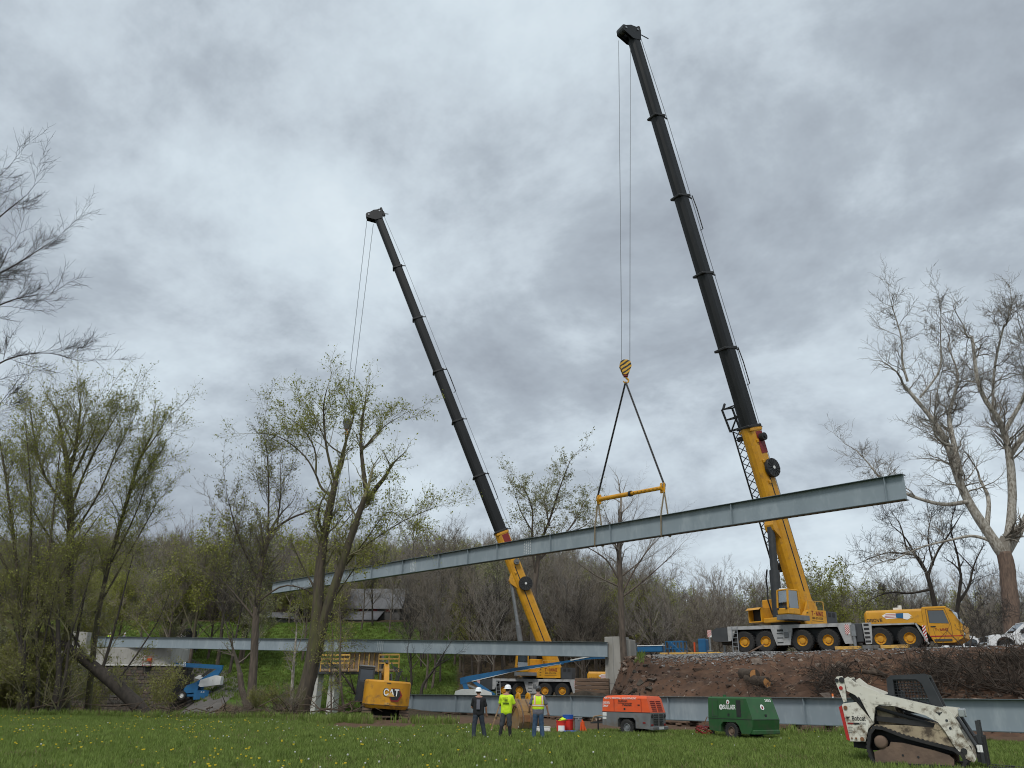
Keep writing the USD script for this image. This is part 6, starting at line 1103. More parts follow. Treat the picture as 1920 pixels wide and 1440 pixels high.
# ---------------------------------------------------------------- timber blocks under the girder and site clutter near the workers
gd = unit(FB - FA); crosses = [(858, 3), (905, 4), (1040, 3), (1074, 3), (1270, 3), (1500, 2), (1740, 2), (1560, 2)]
for i, (px, nl) in enumerate(crosses):
    g = on_line(FA, FB, px); zb_ = g[2] - GD; hz = float(H(g[0], g[1])); t = thing('timber_cribbing', ('timber blocks under the girder behind the person in black, left stack', 'taller timber stack just right of the person in black', 'timber blocks under the girder beside the red buckets, left stack', 'timber blocks under the girder left of the orange compressor', 'timber blocks under the girder between the two compressors', 'timber blocks under the girder left of the white loader', 'timber blocks under the girder right of the loader cab', 'timber blocks under the girder behind the loader tail')[i], 'timber blocks', (g[0], g[1], hz - .05), math.atan2(gd[1], gd[0])); hh = (zb_ - hz + .05) / nl
    for l in range(nl):
        for s in (-1, 1):
            if l % 2 == 0: part(t, 'block', MB().rbb((-1.1, s * .5 - .16, l * hh + .004), (1.1, s * .5 + .16, (l + 1) * hh - .004), .02), 'old_timber')
            else: part(t, 'block', MB().rbb((s * .6 - .16, -.8, l * hh + .004), (s * .6 + .16, .8, (l + 1) * hh - .004), .02), 'old_timber')
def gp(px, Y): p = at(px, 1360, Y); return G(p[0], p[1])
YC = 38.0
t = thing('pail', 'red plastic pail with a white label, left of the pair', 'pail', gp(1052, YC)); part(t, 'body', MB().lathe([(.001, 0), (.19, 0), (.205, .5), (.22, .5), (.22, .54), (.19, .54), (.18, .1), (.001, .1)], 20, frame((0, 0, 0), (0, 0, 1), (1, 0, 0))), 'bucket_red'); part(t, 'paper_label', MB().hull([(.212 * math.sin(a), -.212 * math.cos(a), z) for a in (-.7, -.35, 0, .35, .7) for z in (.10, .34)] + [(.1 * math.sin(a), -.19, z) for a in (-.7, .7) for z in (.10, .34)]), 'white_mark'); part(t, 'handle', MB().tube([(.21 * math.cos(a), -.02, .46 + .14 * math.sin(a)) for a in np.linspace(0, math.pi, 9)], .008, 5), 'black'); 
solo('glove', MB().hull(np.random.default_rng(3).normal(0, 1, (14, 3)) * (.07, .05, .05) + gp(1054, YC) + (.03, 0, .58)), 'hi_vis', 'yellow-green cloth lying on the left red pail', 'cloth')
t = thing('pail', 'red plastic pail behind, holding a blue bucket', 'pail', gp(1065, YC + .5)); part(t, 'body', MB().lathe([(.001, 0), (.21, 0), (.235, .56), (.25, .56), (.25, .6), (.21, .6), (.2, .1), (.001, .1)], 20, frame((0, 0, 0), (0, 0, 1), (1, 0, 0))), 'bucket_red'); solo('blue_bucket', MB().mv(np.eye(4)).lathe([(.001, .5), (.2, .5), (.24, .76), (.25, .78), (.22, .78), (.19, .54), (.001, .54)], 18, frame(gp(1065, YC + .5), (0, 0, 1), (1, 0, 0))), 'tarp_blue', 'blue bucket set into the right red pail', 'bucket')
rg = np.random.default_rng(21); th = rg.uniform(0, 6.28, 40); solo('tarp', MB().hull(np.c_[np.cos(th) * .42, np.sin(th) * .3, rg.uniform(0, .2, 40) * (1 - .2)] + gp(1074, YC - .2)), 'tarp_blue', 'crumpled blue tarp on the grass beside the grey box', 'tarp')
t = thing('tool_box', 'upright grey metal box beside the pails', 'box', gp(1084.5, YC + .2)); part(t, 'case', MB().rbb((-.16, -.18, .0), (.16, .18, .62), .02), 'mid_grey'); part(t, 'lid', MB().rbb((-.17, -.19, .622), (.17, .19, .67), .015), 'mid_grey'); part(t, 'catch', MB().rbb((-.03, -.2, .55), (.03, -.181, .65), .005), 'steel')
t = thing('floor_jack', 'small orange jack beside the compressor draw bar', 'jack', gp(1094, YC - .1)); part(t, 'base', MB().rbb((-.15, -.1, 0), (.15, .1, .08), .02), 'orange'); part(t, 'ram', MB().cyl((-.02, 0, .08), (-.02, 0, .5), .07), 'orange'); part(t, 'frame', MB().bar((.14, 0, .04), (-.06, 0, .58), .06).bar((-.15, 0, .04), (-.1, 0, .5), .05), 'orange')
t = thing('crate', 'low white plastic crate on the ground behind the person in the vest', 'crate', gp(1018, YC + .4)); part(t, 'case', MB().rbb((-.32, -.18, .02), (.32, .18, .26), .02), 'white_paint'); part(t, 'lid', MB().rbb((-.335, -.19, .262), (.335, .19, .30), .012), 'white_paint'); part(t, 'red_end', MB().rbb((-.37, -.16, .02), (-.325, .16, .5), .01), 'bucket_red')
t = thing('pallet', 'flat brown pallet under the pails', 'pallet', gp(1045, YC + .3)); 
for k in range(4): part(t, 'board', MB().bb((-1.0, -.5 + k * .27, .08), (1.3, -.5 + k * .27 + .2, .105)), 'old_timber')
for k in range(3): part(t, 'bearer', MB().bb((-.95 + k * 1.05, -.5, .0), (-.85 + k * 1.05, .5, .078)), 'old_timber')
p = gp(934, 38.5); t = thing('timber_trestle', 'pale timber trestle leaning beside the person in the yellow-green t-shirt', 'trestle', p)
for y in (-.25, .25): part(t, 'leg', MB().bar((-.35, y, 0), (.05, y + .1, 1.15), .06, .1, up=(0, 1, 0)), 'timber'); part(t, 'leg', MB().bar((.35, y, 0), (.08, y + .1, .75), .06, .1, up=(0, 1, 0)), 'timber')
for k in (.3, .6): part(t, 'rung', MB().bar((-.35 + .4 * k, -.3, 1.15 * k), (-.35 + .4 * k, .4, 1.15 * k), .05, .08), 'timber')
part(t, 'cross_bar', MB().bar((-.12, -.15, .62), (.28, -.1, .58), .05, .08), 'timber')
# loose excavator bucket standing behind the workers
p = gp(980, 40.8); t = thing('digging_bucket', 'rusty yellow digging bucket standing on the ground between the two right workers', 'excavator bucket', p, math.radians(-62)); k = 1.0
sidep = Polygon([(-.95, 0), (-.1, .0), (.45, .0), (.66, .15), (.78, .38), (.79, .62), (.70, .86), (.54, 1.08), (.2, 1.38), (-.12, 1.35), (-.25, 1.05), (-.62, .45)])
for y in (-.6, .55): part(t, 'side_plate', MB().side(sidep, y, y + .05), 'worn_yellow')
sh = np.array([(-.95, 0), (.45, .01), (.66, .16), (.78, .38), (.79, .62), (.70, .86), (.54, 1.08), (.2, 1.38), (-.12, 1.35)]); b = MB()
for i in range(len(sh) - 1): b.bar((sh[i][0], 0, sh[i][1]), (sh[i + 1][0], 0, sh[i + 1][1]), 1.1, .05, up=(0, 1, 0) if False else (-(sh[i + 1][1] - sh[i][1]), 0, sh[i + 1][0] - sh[i][0]))
part(t, 'shell', b, 'worn_yellow')
for y in (-.32, .22): part(t, 'ear', MB().side([(-.2, 1.2), (.3, 1.2), (.2, 1.62), (.02, 1.68), (-.14, 1.58)], y, y + .07).cyl((.03, y - .03, 1.55), (.03, y + .1, 1.55), .1), 'machine_yellow')
for y in (-.42, -.02, .38): part(t, 'wear_rib', MB().tube([(.50, y, .02), (.70, y, .16), (.82, y, .38), (.83, y, .62), (.74, y, .88), (.57, y, 1.12), (.3, y, 1.36)], .035, 6), 'mud_metal')
part(t, 'wear_plate', MB().bar((.82, 0, .42), (.80, 0, .70), 1.0, .02, up=(1, 0, 0)), 'rust')
part(t, 'brace', MB().bar((-.5, -.68, .25), (.45, -.68, 1.15), .05, .08, up=(0, 1, 0)), 'rust')
for y in np.linspace(-.5, .5, 5): part(t, 'tooth', MB().hull([(x, y + yy, z) for yy in (-.05, .05) for x, z in ((-.92, .0), (-.92, .1), (-1.15, .0), (-1.15, .02))]), 'steel')
# dark trailer seen over the erected girder on the left
p = at(338, 1192, 124); t = thing('utility_trailer', 'dark machine with white lettering showing over the erected girder at the left', 'trailer', (p[0], p[1], float(H(p[0], p[1])))); zt = at(338, 1179, 124)[2] - float(H(p[0], p[1]))
part(t, 'body', MB().rbb((-1.9, -.8, zt - 2.0), (2.2, .8, zt - .25), .08), 'black'); part(t, 'rack', MB().rbb((.0, -.6, zt - .24), (1.6, .6, zt), .05), 'dark_grey'); part(t, 'lettering', MB().text('136', .55, facing((-.3, -.81, zt - 1.15), (1, 0, 0), (0, 0, 1)), True), 'white_mark'); part(t, 'mast', MB().cyl((2.6, 0, .0), (2.6, 0, zt + .6), .05).cyl((2.1, 0, zt + .55), (3.1, 0, zt + .55), .04), 'steel')
for x in (-1.2, 1.2):
    for s in (-1, 1): wheel(t, (x, s * .75, .4), .4, .25, s, 'dark_grey')
part(t, 'chassis', MB().bb((-1.8, -.5, .35), (2.7, .5, zt - 1.9)), 'black')
# ---------------------------------------------------------------- trees
def bark(name, c1, c2, sc=4.0, moss=None, **k): mat(name, c1, c2, sc, 0.9, stretch=(2.2, 2.2, 0.35), bump=0.7, bscale=9, dirt=moss, dscale=0.9, dlo=0.48, dhi=0.7, **k)
bark('bark_grey', (0.135, 0.105, 0.082), (0.06, 0.048, 0.038)); bark('bark_dark', (0.06, 0.048, 0.038), (0.032, 0.026, 0.021)); bark('bark_moss', (0.095, 0.074, 0.052), (0.045, 0.037, 0.028), moss=(0.085, 0.09, 0.022))
mat('bark_pale', (0.40, 0.375, 0.33), (0.17, 0.145, 0.115), 5.5, 0.85, stretch=(1.5, 1.5, .6), lo=.42, hi=.62, bump=.3); mat('bark_flaky', (0.17, 0.115, 0.085), (0.09, 0.062, 0.048), 5, 0.9, stretch=(2, 2, .4), bump=.8, bscale=12)
mat('twig_dark', (0.045, 0.038, 0.033), None, rough=.9); mat('twig_grey', (0.19, 0.168, 0.145), None, rough=.9, rnd=.25); mat('twig_brown', (0.165, 0.138, 0.108), None, rough=.9, rnd=.3); mat('twig_pale', (0.20, 0.178, 0.15), None, rough=.9); mat('twig_olive', (0.17, 0.152, 0.08), None, rough=.9)
mat('leaf_fresh', (0.30, 0.31, 0.06), (0.23, 0.245, 0.046), 1.2, 0.6, trans=.35, rnd=.2); mat('leaf_olive', (0.24, 0.24, 0.055), (0.18, 0.185, 0.042), 1.2, 0.6, trans=.35, rnd=.2); mat('leaf_yellow', (0.24, 0.24, 0.035), (0.17, 0.18, 0.03), 1.2, 0.6, trans=.35); mat('leaf_pale', (0.26, 0.27, 0.12), (0.19, 0.19, 0.08), 1.2, 0.6, trans=.3); mat('bud_red', (0.13, 0.062, 0.045), None, rough=.8, trans=.2); mat('cedar', (0.03, 0.045, 0.018), (0.02, 0.03, 0.012), 1, .8)

def perp(D, rng):
    r = rng.normal(0, 1, D.shape); r -= D * (r * D).sum(1, keepdims=True); return r / np.maximum(np.linalg.norm(r, axis=1, keepdims=True), 1e-9)
def nrm(v): return v / np.maximum(np.linalg.norm(v, axis=1, keepdims=True), 1e-9)
def grow(rng, P, D, L, R, levels):
    """branches of branches, one level at a time. Returns the segments of each level and the twig ends."""
    out = []; tips = None
    for li, g in enumerate(levels):
        K = g['K']; n = len(P); pts = [P]; dirs = [D]; d = D; w = g.get('w', .25); up = g.get('up', .1)
        for k in range(K):
            d = nrm(d + rng.normal(0, w, (n, 3)) + np.array([0, 0, up])); pts.append(pts[-1] + d * (L / K)[:, None]); dirs.append(d)
        pts, dirs = np.stack(pts, 1), np.stack(dirs, 1); tp = np.linspace(1, g.get('tip', .25), K + 1); rr = R[:, None] * tp[None]
        out.append((pts[:, :-1].reshape(-1, 3), pts[:, 1:].reshape(-1, 3), rr[:, :-1].ravel(), rr[:, 1:].ravel()))
        if li == len(levels) - 1: tips = (pts[:, 1:].reshape(-1, 3), dirs[:, 1:].reshape(-1, 3)); break
        m = g['m']; t0 = g.get('t0', .25); b = np.repeat(np.arange(n), m); f = np.tile((np.arange(m) + .5) / m, n); f = t0 + (1 - t0) * np.clip(f + rng.uniform(-.5, .5, n * m) / m, 0, .999)
        x = f * K; i = x.astype(int); u = (x - i)[:, None]; p = pts[b, i] * (1 - u) + pts[b, i + 1] * u; d0 = dirs[b, np.minimum(i + 1, K)]
        a = np.radians(rng.normal(g.get('ang', 45), g.get('sd', 10), n * m))[:, None]; nd = nrm(d0 * np.cos(a) + perp(d0, rng) * np.sin(a) + np.array([0, 0, g.get('cup', .1)]))
        cl = L[b] * g.get('lr', .5) * (1.15 - .65 * f) * rng.uniform(.7, 1.3, n * m); cr = np.maximum(R[b] * (1 - f * .72) * g.get('rr', .5), g.get('rmin', .004))
        P, D, L, R = np.vstack([p, pts[:, -1]]), np.vstack([nd, dirs[:, -1]]), np.r_[cl, L * g.get('ext', .45)], np.r_[cr, np.maximum(R * .25, g.get('rmin', .004))]
    return out, tips
def prisms(segs, n=3):
    A, B, ra, rb = [np.concatenate([s[i] for s in segs]) for i in range(4)]; k = len(A); d = nrm(B - A); u = nrm(np.cross(d, np.where(np.abs(d[:, 2:]) < .9, [[0, 0, 1.0]], [[0, 1.0, 0]]))); w = np.cross(d, u)
    a = np.arange(n) / n * 2 * math.pi; ring = np.cos(a)[None, :, None] * u[:, None] + np.sin(a)[None, :, None] * w[:, None]
    v = np.concatenate([A[:, None] + ring * ra[:, None, None], B[:, None] + ring * rb[:, None, None]], 1).reshape(-1, 3); i = np.arange(n); j = (i + 1) % n
    f = np.vstack([np.c_[i, j, j + n], np.c_[i, j + n, i + n]]); return v, (f[None] + (np.arange(k) * 2 * n)[:, None, None]).reshape(-1, 3)
def leaves(rng, tips, per, size, spread, keep=1.0, droop=-.2):
    P = np.repeat(tips[0], per, 0); P = P[rng.random(len(P)) < keep]; n = len(P); P = P + rng.normal(0, spread, (n, 3)); s = size * rng.uniform(.6, 1.3, n)[:, None]
    x = nrm(rng.normal(0, 1, (n, 3)) + [0, 0, droop]); y = perp(x, rng) * .55
    v = np.stack([P, P + x * s * .5 + y * s * .5, P + x * s, P + x * s * .5 - y * s * .5], 1).reshape(-1, 3); f = np.array([[0, 1, 2], [0, 2, 3]]); return v, (f[None] + (np.arange(n) * 4)[:, None, None]).reshape(-1, 3)
def limb_mesh(limbs, n=9, rng=None):
    b = MB()
    for pts, r in limbs:
        k = max(6, len(pts) * 3); t = np.linspace(0, len(pts) - 1, k); P = np.stack([np.interp(t, np.arange(len(pts)), pts[:, q]) for q in range(3)], 1)
        for _ in range(2): P[1:-1] = P[1:-1] * .5 + (P[:-2] + P[2:]) * .25
        R = np.interp(t, np.arange(len(pts)), r); rough = None if rng is None else 1 + rng.normal(0, .05, (k, n)); b.tube(P, R, n, rough=rough)
    return b
def spawn(rng, limbs, dens, frm, Lr, ang=50, top=True, up=.15, rk=.45):
    """branches set along traced limbs"""
    P, D, L, R = [], [], [], []
    for (pts, r), fr in zip(limbs, frm):
        seg = np.linalg.norm(np.diff(pts, axis=0), axis=1); cum = np.r_[0, np.cumsum(seg)]; tot = cum[-1]
        if fr < 1:
            n = max(1, int(tot * (1 - fr) * dens)); s = fr * tot + (1 - fr) * tot * np.sort(rng.random(n))
            for x in s:
                i = min(np.searchsorted(cum, x, 'right') - 1, len(seg) - 1); u = (x - cum[i]) / seg[i]; d = (pts[i + 1] - pts[i]) / seg[i]; a = math.radians(rng.normal(ang, 12)); pd = perp(d[None], rng)[0]
                P.append(pts[i] + (pts[i + 1] - pts[i]) * u); D.append(unit(d * math.cos(a) + pd * math.sin(a) + np.array([0, 0, up]))); L.append(rng.uniform(*Lr) * (1.1 - .5 * x / tot)); R.append(min(.09, (r[i] + (r[i + 1] - r[i]) * u) * rk))
        if top: P.append(pts[-1]); D.append(unit(pts[-1] - pts[-2])); L.append(Lr[1] * .8); R.append(max(r[-1], .012))
    return np.array(P), np.array(D), np.array(L), np.array(R)
LV3 = [dict(K=4, w=.16, up=.07, m=6, ang=42, lr=.52, rr=.5), dict(K=3, w=.2, up=.06, m=5, ang=45, lr=.5, rr=.5, rmin=.006), dict(K=2, w=.25, up=.05, tip=.3)]
def traced(name, label, Y, limbs, dens, Lr, bark_, twig, leaf=None, levels=LV3, seed=1, per=2, size=.1, spread=.12, keep=1.0, ang=48, frm=None, up=.15, cat='tree', lmask=None, rmin=.0, n=9, group=None, top=None, depth=.9, foot=None):
    """limbs: [([(px, py[, dY]), ...], r0, r1)] as the photograph shows them; the first is the trunk"""
    rng = np.random.default_rng(seed); W = []
    for pts, r0, r1 in limbs:
        w = np.array([at(p[0], p[1], Y + (p[2] if len(p) > 2 else 0)) for p in pts]); k = len(pts)
        u = (w[0, 0] - EA[0]) * EU[0] + (w[0, 1] - EA[1]) * EU[1]; v = (w[0, 0] - EA[0]) * EV[0] + (w[0, 1] - EA[1]) * EV[1]; h = float(H(w[0, 0], w[0, 1]))
        if -8 < u < 50 and -11 < v < 23: h = max(h, float(emb_z(np.array(u), np.array(v))))
        if (not W or w[0, 2] < h + 1.2) and w[0, 2] > h - .3: w = np.vstack([[w[0, 0], w[0, 1], h - .35], w]); k += 1     # rooted in the ground
        if len(pts[0]) < 3 and len(W): w[:, 1] += np.linspace(0, rng.normal(0, depth), k)
        W.append((w, np.linspace(r0, r1, k)))
    t = thing(name, label, cat, group=group); part(t, 'trunk', limb_mesh(W[:1], 14, rng), foot or bark_, smooth=True)
    if len(W) > 1: part(t, 'limbs', limb_mesh(W[1:], n, rng), bark_, smooth=True, kind='stuff')
    P, D, L, R = spawn(rng, W, dens, frm or [.35] + [.15] * (len(W) - 1), Lr, ang, True, up); P, D, L, R = (x[np.array(top)[...] if False else slice(None)] for x in (P, D, L, R))
    segs, tips = grow(rng, P, D, L, np.maximum(R, rmin), levels); part(t, 'crown', prisms(segs), twig, kind='stuff')
    if leaf: part(t, 'leaves', leaves(rng, tips, per, size, spread, keep), leaf, kind='stuff')
    return t
# ---- the tall tree at the left edge, bare (its trunk stands outside the picture)
traced('bare_tree', 'bare dark tree reaching in from the left edge, high above the green trees', 40, [([(-190, 1330), (-175, 1050), (-165, 800), (-150, 520), (-140, 250), (-130, 100)], .42, .10), ([(-165, 780), (-90, 720), (-20, 650), (45, 627), (80, 632)], 0.072, .012), ([(-165, 820), (-80, 760), (0, 735), (30, 722)], 0.066, .012), ([(-155, 620), (-70, 540), (10, 500), (50, 470), (88, 440)], 0.078, .012), ([(-150, 560), (-60, 480), (0, 420), (40, 395), (65, 382)], 0.072, .012), ([(-145, 420), (-60, 380), (0, 345), (20, 335)], 0.060, .012), ([(-160, 700), (-80, 610), (0, 575), (40, 562), (75, 558)], 0.072, .012), ([(-155, 640), (-60, 580), (20, 545), (50, 532), (75, 520)], 0.060, .012), ([(-165, 860), (-80, 830), (-20, 790), (20, 745)], 0.060, .012)],
    2.6, (1.2, 3.2), 'bark_dark', 'twig_dark', None, [dict(K=4, w=.13, up=.06, m=9, ang=40, lr=.55, rr=.5, rmin=.010), dict(K=3, w=.17, up=.06, m=6, ang=42, lr=.52, rr=.6, rmin=.007), dict(K=2, w=.2, up=.05, tip=.5)], 3, frm=[1] + [.3] * 8, ang=38, up=.1, depth=1.5)
# ---- green-budding trees at the left
BUD = [dict(K=4, w=.15, up=.06, m=7, ang=42, lr=.6, rr=.5, rmin=.011), dict(K=3, w=.2, up=.05, m=4, ang=46, lr=.58, rr=.55, rmin=.008), dict(K=2, w=.25, up=.04, tip=.3)]
traced('budding_tree', 'tall upright tree with fresh buds at the left, forking high up', 55, [([(124, 1330), (128, 1180), (132, 1040), (133, 960), (128, 890)], .30, .20), ([(128, 890), (118, 830), (108, 770), (100, 760)], .13, .03), ([(128, 890), (140, 850), (146, 790), (149, 765), (144, 740)], .14, .03), ([(133, 900), (165, 840), (182, 800), (195, 770)], .09, .02), ([(135, 950), (160, 890), (195, 830), (232, 780)], .10, .02), ([(130, 960), (80, 890), (66, 810), (62, 765)], .10, .02), ([(131, 1010), (190, 930), (225, 850), (262, 790)], .08, .02), ([(130, 1060), (60, 960), (45, 880)], .08, .02)],
    4.2, (1.4, 3.6), 'bark_moss', 'twig_olive', 'leaf_fresh', BUD, 7, per=1, size=.13, keep=.85, frm=[.55] + [.2] * 7, ang=30, up=.22)
traced('budding_tree', 'slim tree leaning right with fresh buds, between the forked tree and the sky gap', 58, [([(165, 1335), (178, 1180), (200, 1070), (232, 960), (262, 860), (285, 815)], .24, .06), ([(200, 1070), (240, 1010), (275, 950), (300, 880)], .08, .02), ([(262, 860), (300, 820), (325, 795)], .06, .02), ([(245, 920), (285, 880), (318, 850)], .06, .02), ([(178, 1150), (230, 1060), (275, 985), (300, 940)], .08, .02)],
    4.0, (1.2, 3.2), 'bark_moss', 'twig_olive', 'leaf_fresh', BUD, 8, per=1, size=.13, keep=.85, frm=[.5] + [.2] * 4, ang=32, up=.2)
traced('budding_tree', 'cluster of thin mossy stems with fresh buds at the left edge', 52, [([(38, 1330), (40, 1180), (30, 1040), (12, 900), (-5, 800)], .20, .04), ([(40, 1200), (62, 1060), (66, 920), (60, 810)], .12, .03), ([(45, 1280), (85, 1100), (98, 960), (110, 840)], .13, .03), ([(30, 1100), (-20, 980), (-40, 880)], .10, .03), ([(40, 1250), (90, 1120), (140, 1020), (180, 960)], .09, .02)],
    3.4, (1.2, 3.3), 'bark_moss', 'twig_olive', 'leaf_fresh', BUD, 9, per=1, size=.13, keep=.8, frm=[.3] * 5, ang=34, up=.2)
# the fallen-looking mossy trunk that leans left across the abutment
traced('leaning_tree', 'thick mossy trunk leaning far left across the stone abutment, with leafy shoots', 53, [([(272, 1338), (235, 1300), (190, 1262), (140, 1222), (90, 1196), (30, 1178)], .5, .20), ([(190, 1262), (215, 1180), (232, 1110), (250, 1040)], .10, .03), ([(140, 1222), (150, 1120), (165, 1040)], .10, .03), ([(90, 1196), (70, 1110), (60, 1030)], .09, .03), ([(165, 1240), (120, 1170), (75, 1110)], .08, .02), ([(215, 1285), (262, 1210), (292, 1150), (305, 1095)], .06, .02), ([(60, 1185), (10, 1120), (-30, 1060)], .1, .03)],
    2.2, (.8, 2.1), 'bark_dark', 'twig_olive', 'leaf_olive', BUD, 12, per=1, size=.13, keep=.8, frm=[.2] + [.05] * 6, ang=55, up=.35)
for i, (x0, x1, r, lb) in enumerate(((38, 44, .17, 'slim dark trunk under the leafy tangle, leftmost of three'), (70, 72, .19, 'straight dark trunk in the middle of three under the leafy tangle'), (100, 112, .30, 'double dark trunk under the leafy tangle, nearest the abutment'))):
    traced('undergrowth_tree', lb, 51.5, [([(x0 + (14 if i == 0 else 0), 1335), (x1, 1270), (x1 - 4, 1180), (x1 - 2, 1100)], r, .05), ([(x1, 1250), (x1 + 22, 1170), (x1 + 40, 1090)], .07, .02), ([(x1, 1230), (x1 - 30, 1150), (x1 - 50, 1080)], .07, .02), ([(x0 + 8, 1330), (x1 + 12, 1270), (x1 + 18, 1200)], r * .7, .05)], 2.0, (.9, 2.3), 'bark_dark', 'twig_olive', 'leaf_olive', BUD, 30 + i, per=1, size=.11, keep=.6, frm=[.35] + [.1] * 3, ang=48, up=.25)
# ---- the trees in front of the erected span
traced('riverside_tree', 'straight trunk with pale buds crossing the erected girder, left of the thick leaning tree', 56, [([(466, 1340), (473, 1290), (478, 1200), (480, 1140), (490, 1060), (505, 1000)], .34, .14), ([(505, 1000), (540, 970), (590, 950)], .10, .04), ([(503, 1005), (506, 930), (507, 870), (500, 800)], .07, .02), ([(520, 985), (532, 930), (535, 880)], .06, .02), ([(485, 1090), (455, 1010), (448, 940)], .08, .02), ([(478, 1160), (430, 1100), (395, 1070)], .08, .02), ([(482, 1130), (530, 1090), (590, 1110), (640, 1170)], .07, .02), ([(466, 1335), (452, 1290), (450, 1262)], .22, .18)],
    3.4, (1.1, 3.0), 'bark_grey', 'twig_brown', 'leaf_olive', BUD, 14, per=1, size=.13, keep=.7, frm=[.5, .3, .2, .2, .2, .1, .3, 1], ang=42, up=.15)
CT = traced('riverside_tree', 'thick old tree leaning right over the girders with sawn stubs and new leaves', 54, [([(562, 1340), (578, 1280), (592, 1200), (597, 1120), (600, 1060), (612, 980), (630, 900)], .60, .20), ([(590, 1240), (612, 1150), (648, 1050), (672, 985), (690, 940)], .36, .17), ([(690, 940), (705, 920), (723, 903)], .18, .14), ([(690, 945), (680, 880), (675, 820), (678, 780), (684, 750)], .17, .05), ([(675, 850), (700, 820), (730, 795), (752, 785)], .06, .02), ([(676, 845), (690, 830), (697, 822)], .10, .09), ([(630, 900), (640, 850), (655, 800), (662, 775), (650, 745)], .12, .03), ([(628, 905), (612, 840), (610, 780), (613, 760), (620, 742)], .10, .03), ([(622, 930), (600, 915), (592, 890), (570, 850), (520, 810), (475, 805)], .10, .02), ([(605, 1000), (597, 970), (602, 955)], .10, .07), ([(592, 890), (590, 840), (560, 790), (515, 760)], .07, .02), ([(655, 1045), (700, 1010), (760, 970), (820, 945)], .06, .02), ([(648, 1060), (690, 1010), (730, 950), (770, 990)], .05, .02), ([(630, 1000), (670, 950), (712, 900)], .04, .015), ([(600, 1120), (560, 1050), (540, 1000)], .08, .02), ([(595, 1170), (640, 1100), (680, 1040)], .08, .02), ([(640, 850), (610, 830), (585, 770), (565, 745)], .06, .02)],
    2.8, (1.2, 2.9), 'bark_moss', 'twig_olive', 'leaf_fresh', BUD, 15, per=1, size=.16, keep=.8, frm=[.6, .5, 1, .45, .2, 1, .3, .3, .35, 1, .2, .3, .2, .3, .3, .3, .3], ang=45, up=.1)
stub = at(631, 893, 54); solo_ = None
traced('sapling', 'pale thin stem standing between the straight trunk and the thick leaning tree', 58, [([(545, 1330), (548, 1280), (552, 1230), (556, 1185)], .16, .06), ([(552, 1230), (570, 1190), (575, 1150)], .04, .01)], 2.5, (.6, 1.5), 'bark_pale', 'twig_grey', 'leaf_fresh', BUD, 16, per=1, size=.10, keep=.6, frm=[.6, .2])
traced('sapling', 'thin leafy stem in front of the work platform, right of the thick leaning tree', 53, [([(648, 1345), (640, 1300), (636, 1240), (640, 1180), (636, 1130)], .10, .03), ([(620, 1340), (617, 1260), (622, 1200), (612, 1150)], .06, .02), ([(642, 1290), (610, 1240), (598, 1200)], .04, .01)], 2.2, (.7, 1.6), 'bark_grey', 'twig_olive', 'leaf_fresh', BUD, 17, per=1, size=.11, keep=.5, frm=[.2, .2, .1])
for i, (x, y0, x1, y1, lb) in enumerate(((690, 1338, 640, 1262, 'dark bare branch leaning left beside the excavator'), (790, 1285, 832, 1225, 'dark bare tree leaning right behind the excavator'), (770, 1290, 765, 1230, 'thin bare stem just right of the excavator cab'))):
    traced('bare_sapling', lb, 54 if i == 0 else 76, [([(x, y0), ((x + x1) / 2 + 4, (y0 + y1) / 2), (x1, y1)], .17 if i < 2 else .08, .05), ([((x + x1) / 2, (y0 + y1) / 2), (x1 + 22, y1 + 4)], .06, .02)], 1.6, (.7, 1.9), 'bark_dark', 'twig_dark', 'leaf_olive' if i == 0 else None, LV3, 40 + i, per=1, size=.1, keep=.25, frm=[.4, .2])
# ---- the sycamore at the right edge
SYC = [dict(K=5, w=.26, up=.05, m=8, ang=50, sd=14, lr=.58, rr=.5, rmin=.015), dict(K=4, w=.30, up=.06, m=6, ang=48, sd=14, lr=.52, rr=.6, rmin=.011), dict(K=3, w=.34, up=.07, tip=.5)]
traced('sycamore', 'great bare sycamore at the right edge with pale mottled limbs and flaky brown foot', 62, [([(1898, 1190), (1893, 1100), (1886, 1050), (1882, 1035)], .62, .52), ([(1884, 1045), (1845, 985), (1815, 935), (1795, 880), (1782, 830), (1762, 790), (1730, 750), (1702, 715)], .42, .12), ([(1800, 890), (1795, 820), (1792, 770), (1815, 720), (1830, 680), (1815, 620)], .24, .06), ([(1785, 835), (1760, 840), (1728, 830), (1718, 800), (1712, 770)], .14, .04), ([(1815, 940), (1780, 945), (1740, 930), (1705, 910), (1672, 880), (1660, 850), (1640, 820)], .17, .04), ([(1702, 715), (1690, 680), (1692, 640), (1680, 600), (1670, 570)], .11, .03), ([(1725, 745), (1760, 700), (1750, 650), (1745, 600)], .10, .03), ([(1886, 1040), (1897, 950), (1890, 870), (1878, 820), (1862, 790), (1835, 760), (1815, 720), (1808, 640), (1795, 650), (1785, 625)], .36, .05), ([(1878, 820), (1890, 790), (1910, 750), (1912, 690), (1898, 660), (1880, 630)], .20, .04), ([(1890, 860), (1930, 800), (1950, 720), (1938, 680), (1915, 620)], .22, .04), ([(1884, 1040), (1940, 960), (1980, 850), (1990, 760)], .36, .06), ([(1870, 1020), (1830, 1000), (1790, 1010), (1740, 1020), (1690, 1045)], .14, .04), ([(1850, 990), (1865, 930), (1855, 890)], .2, .10), ([(1862, 790), (1850, 700), (1860, 620), (1850, 640), (1850, 610)], .12, .03)],
    2.7, (1.5, 3.7), 'bark_pale', 'twig_pale', None, SYC, 21, frm=[1, .3, .25, .2, .3, .05, .05, .35, .3, .4, .5, .4, 1, .2], ang=58, up=.06, rmin=.03, depth=2.2, foot='bark_flaky')
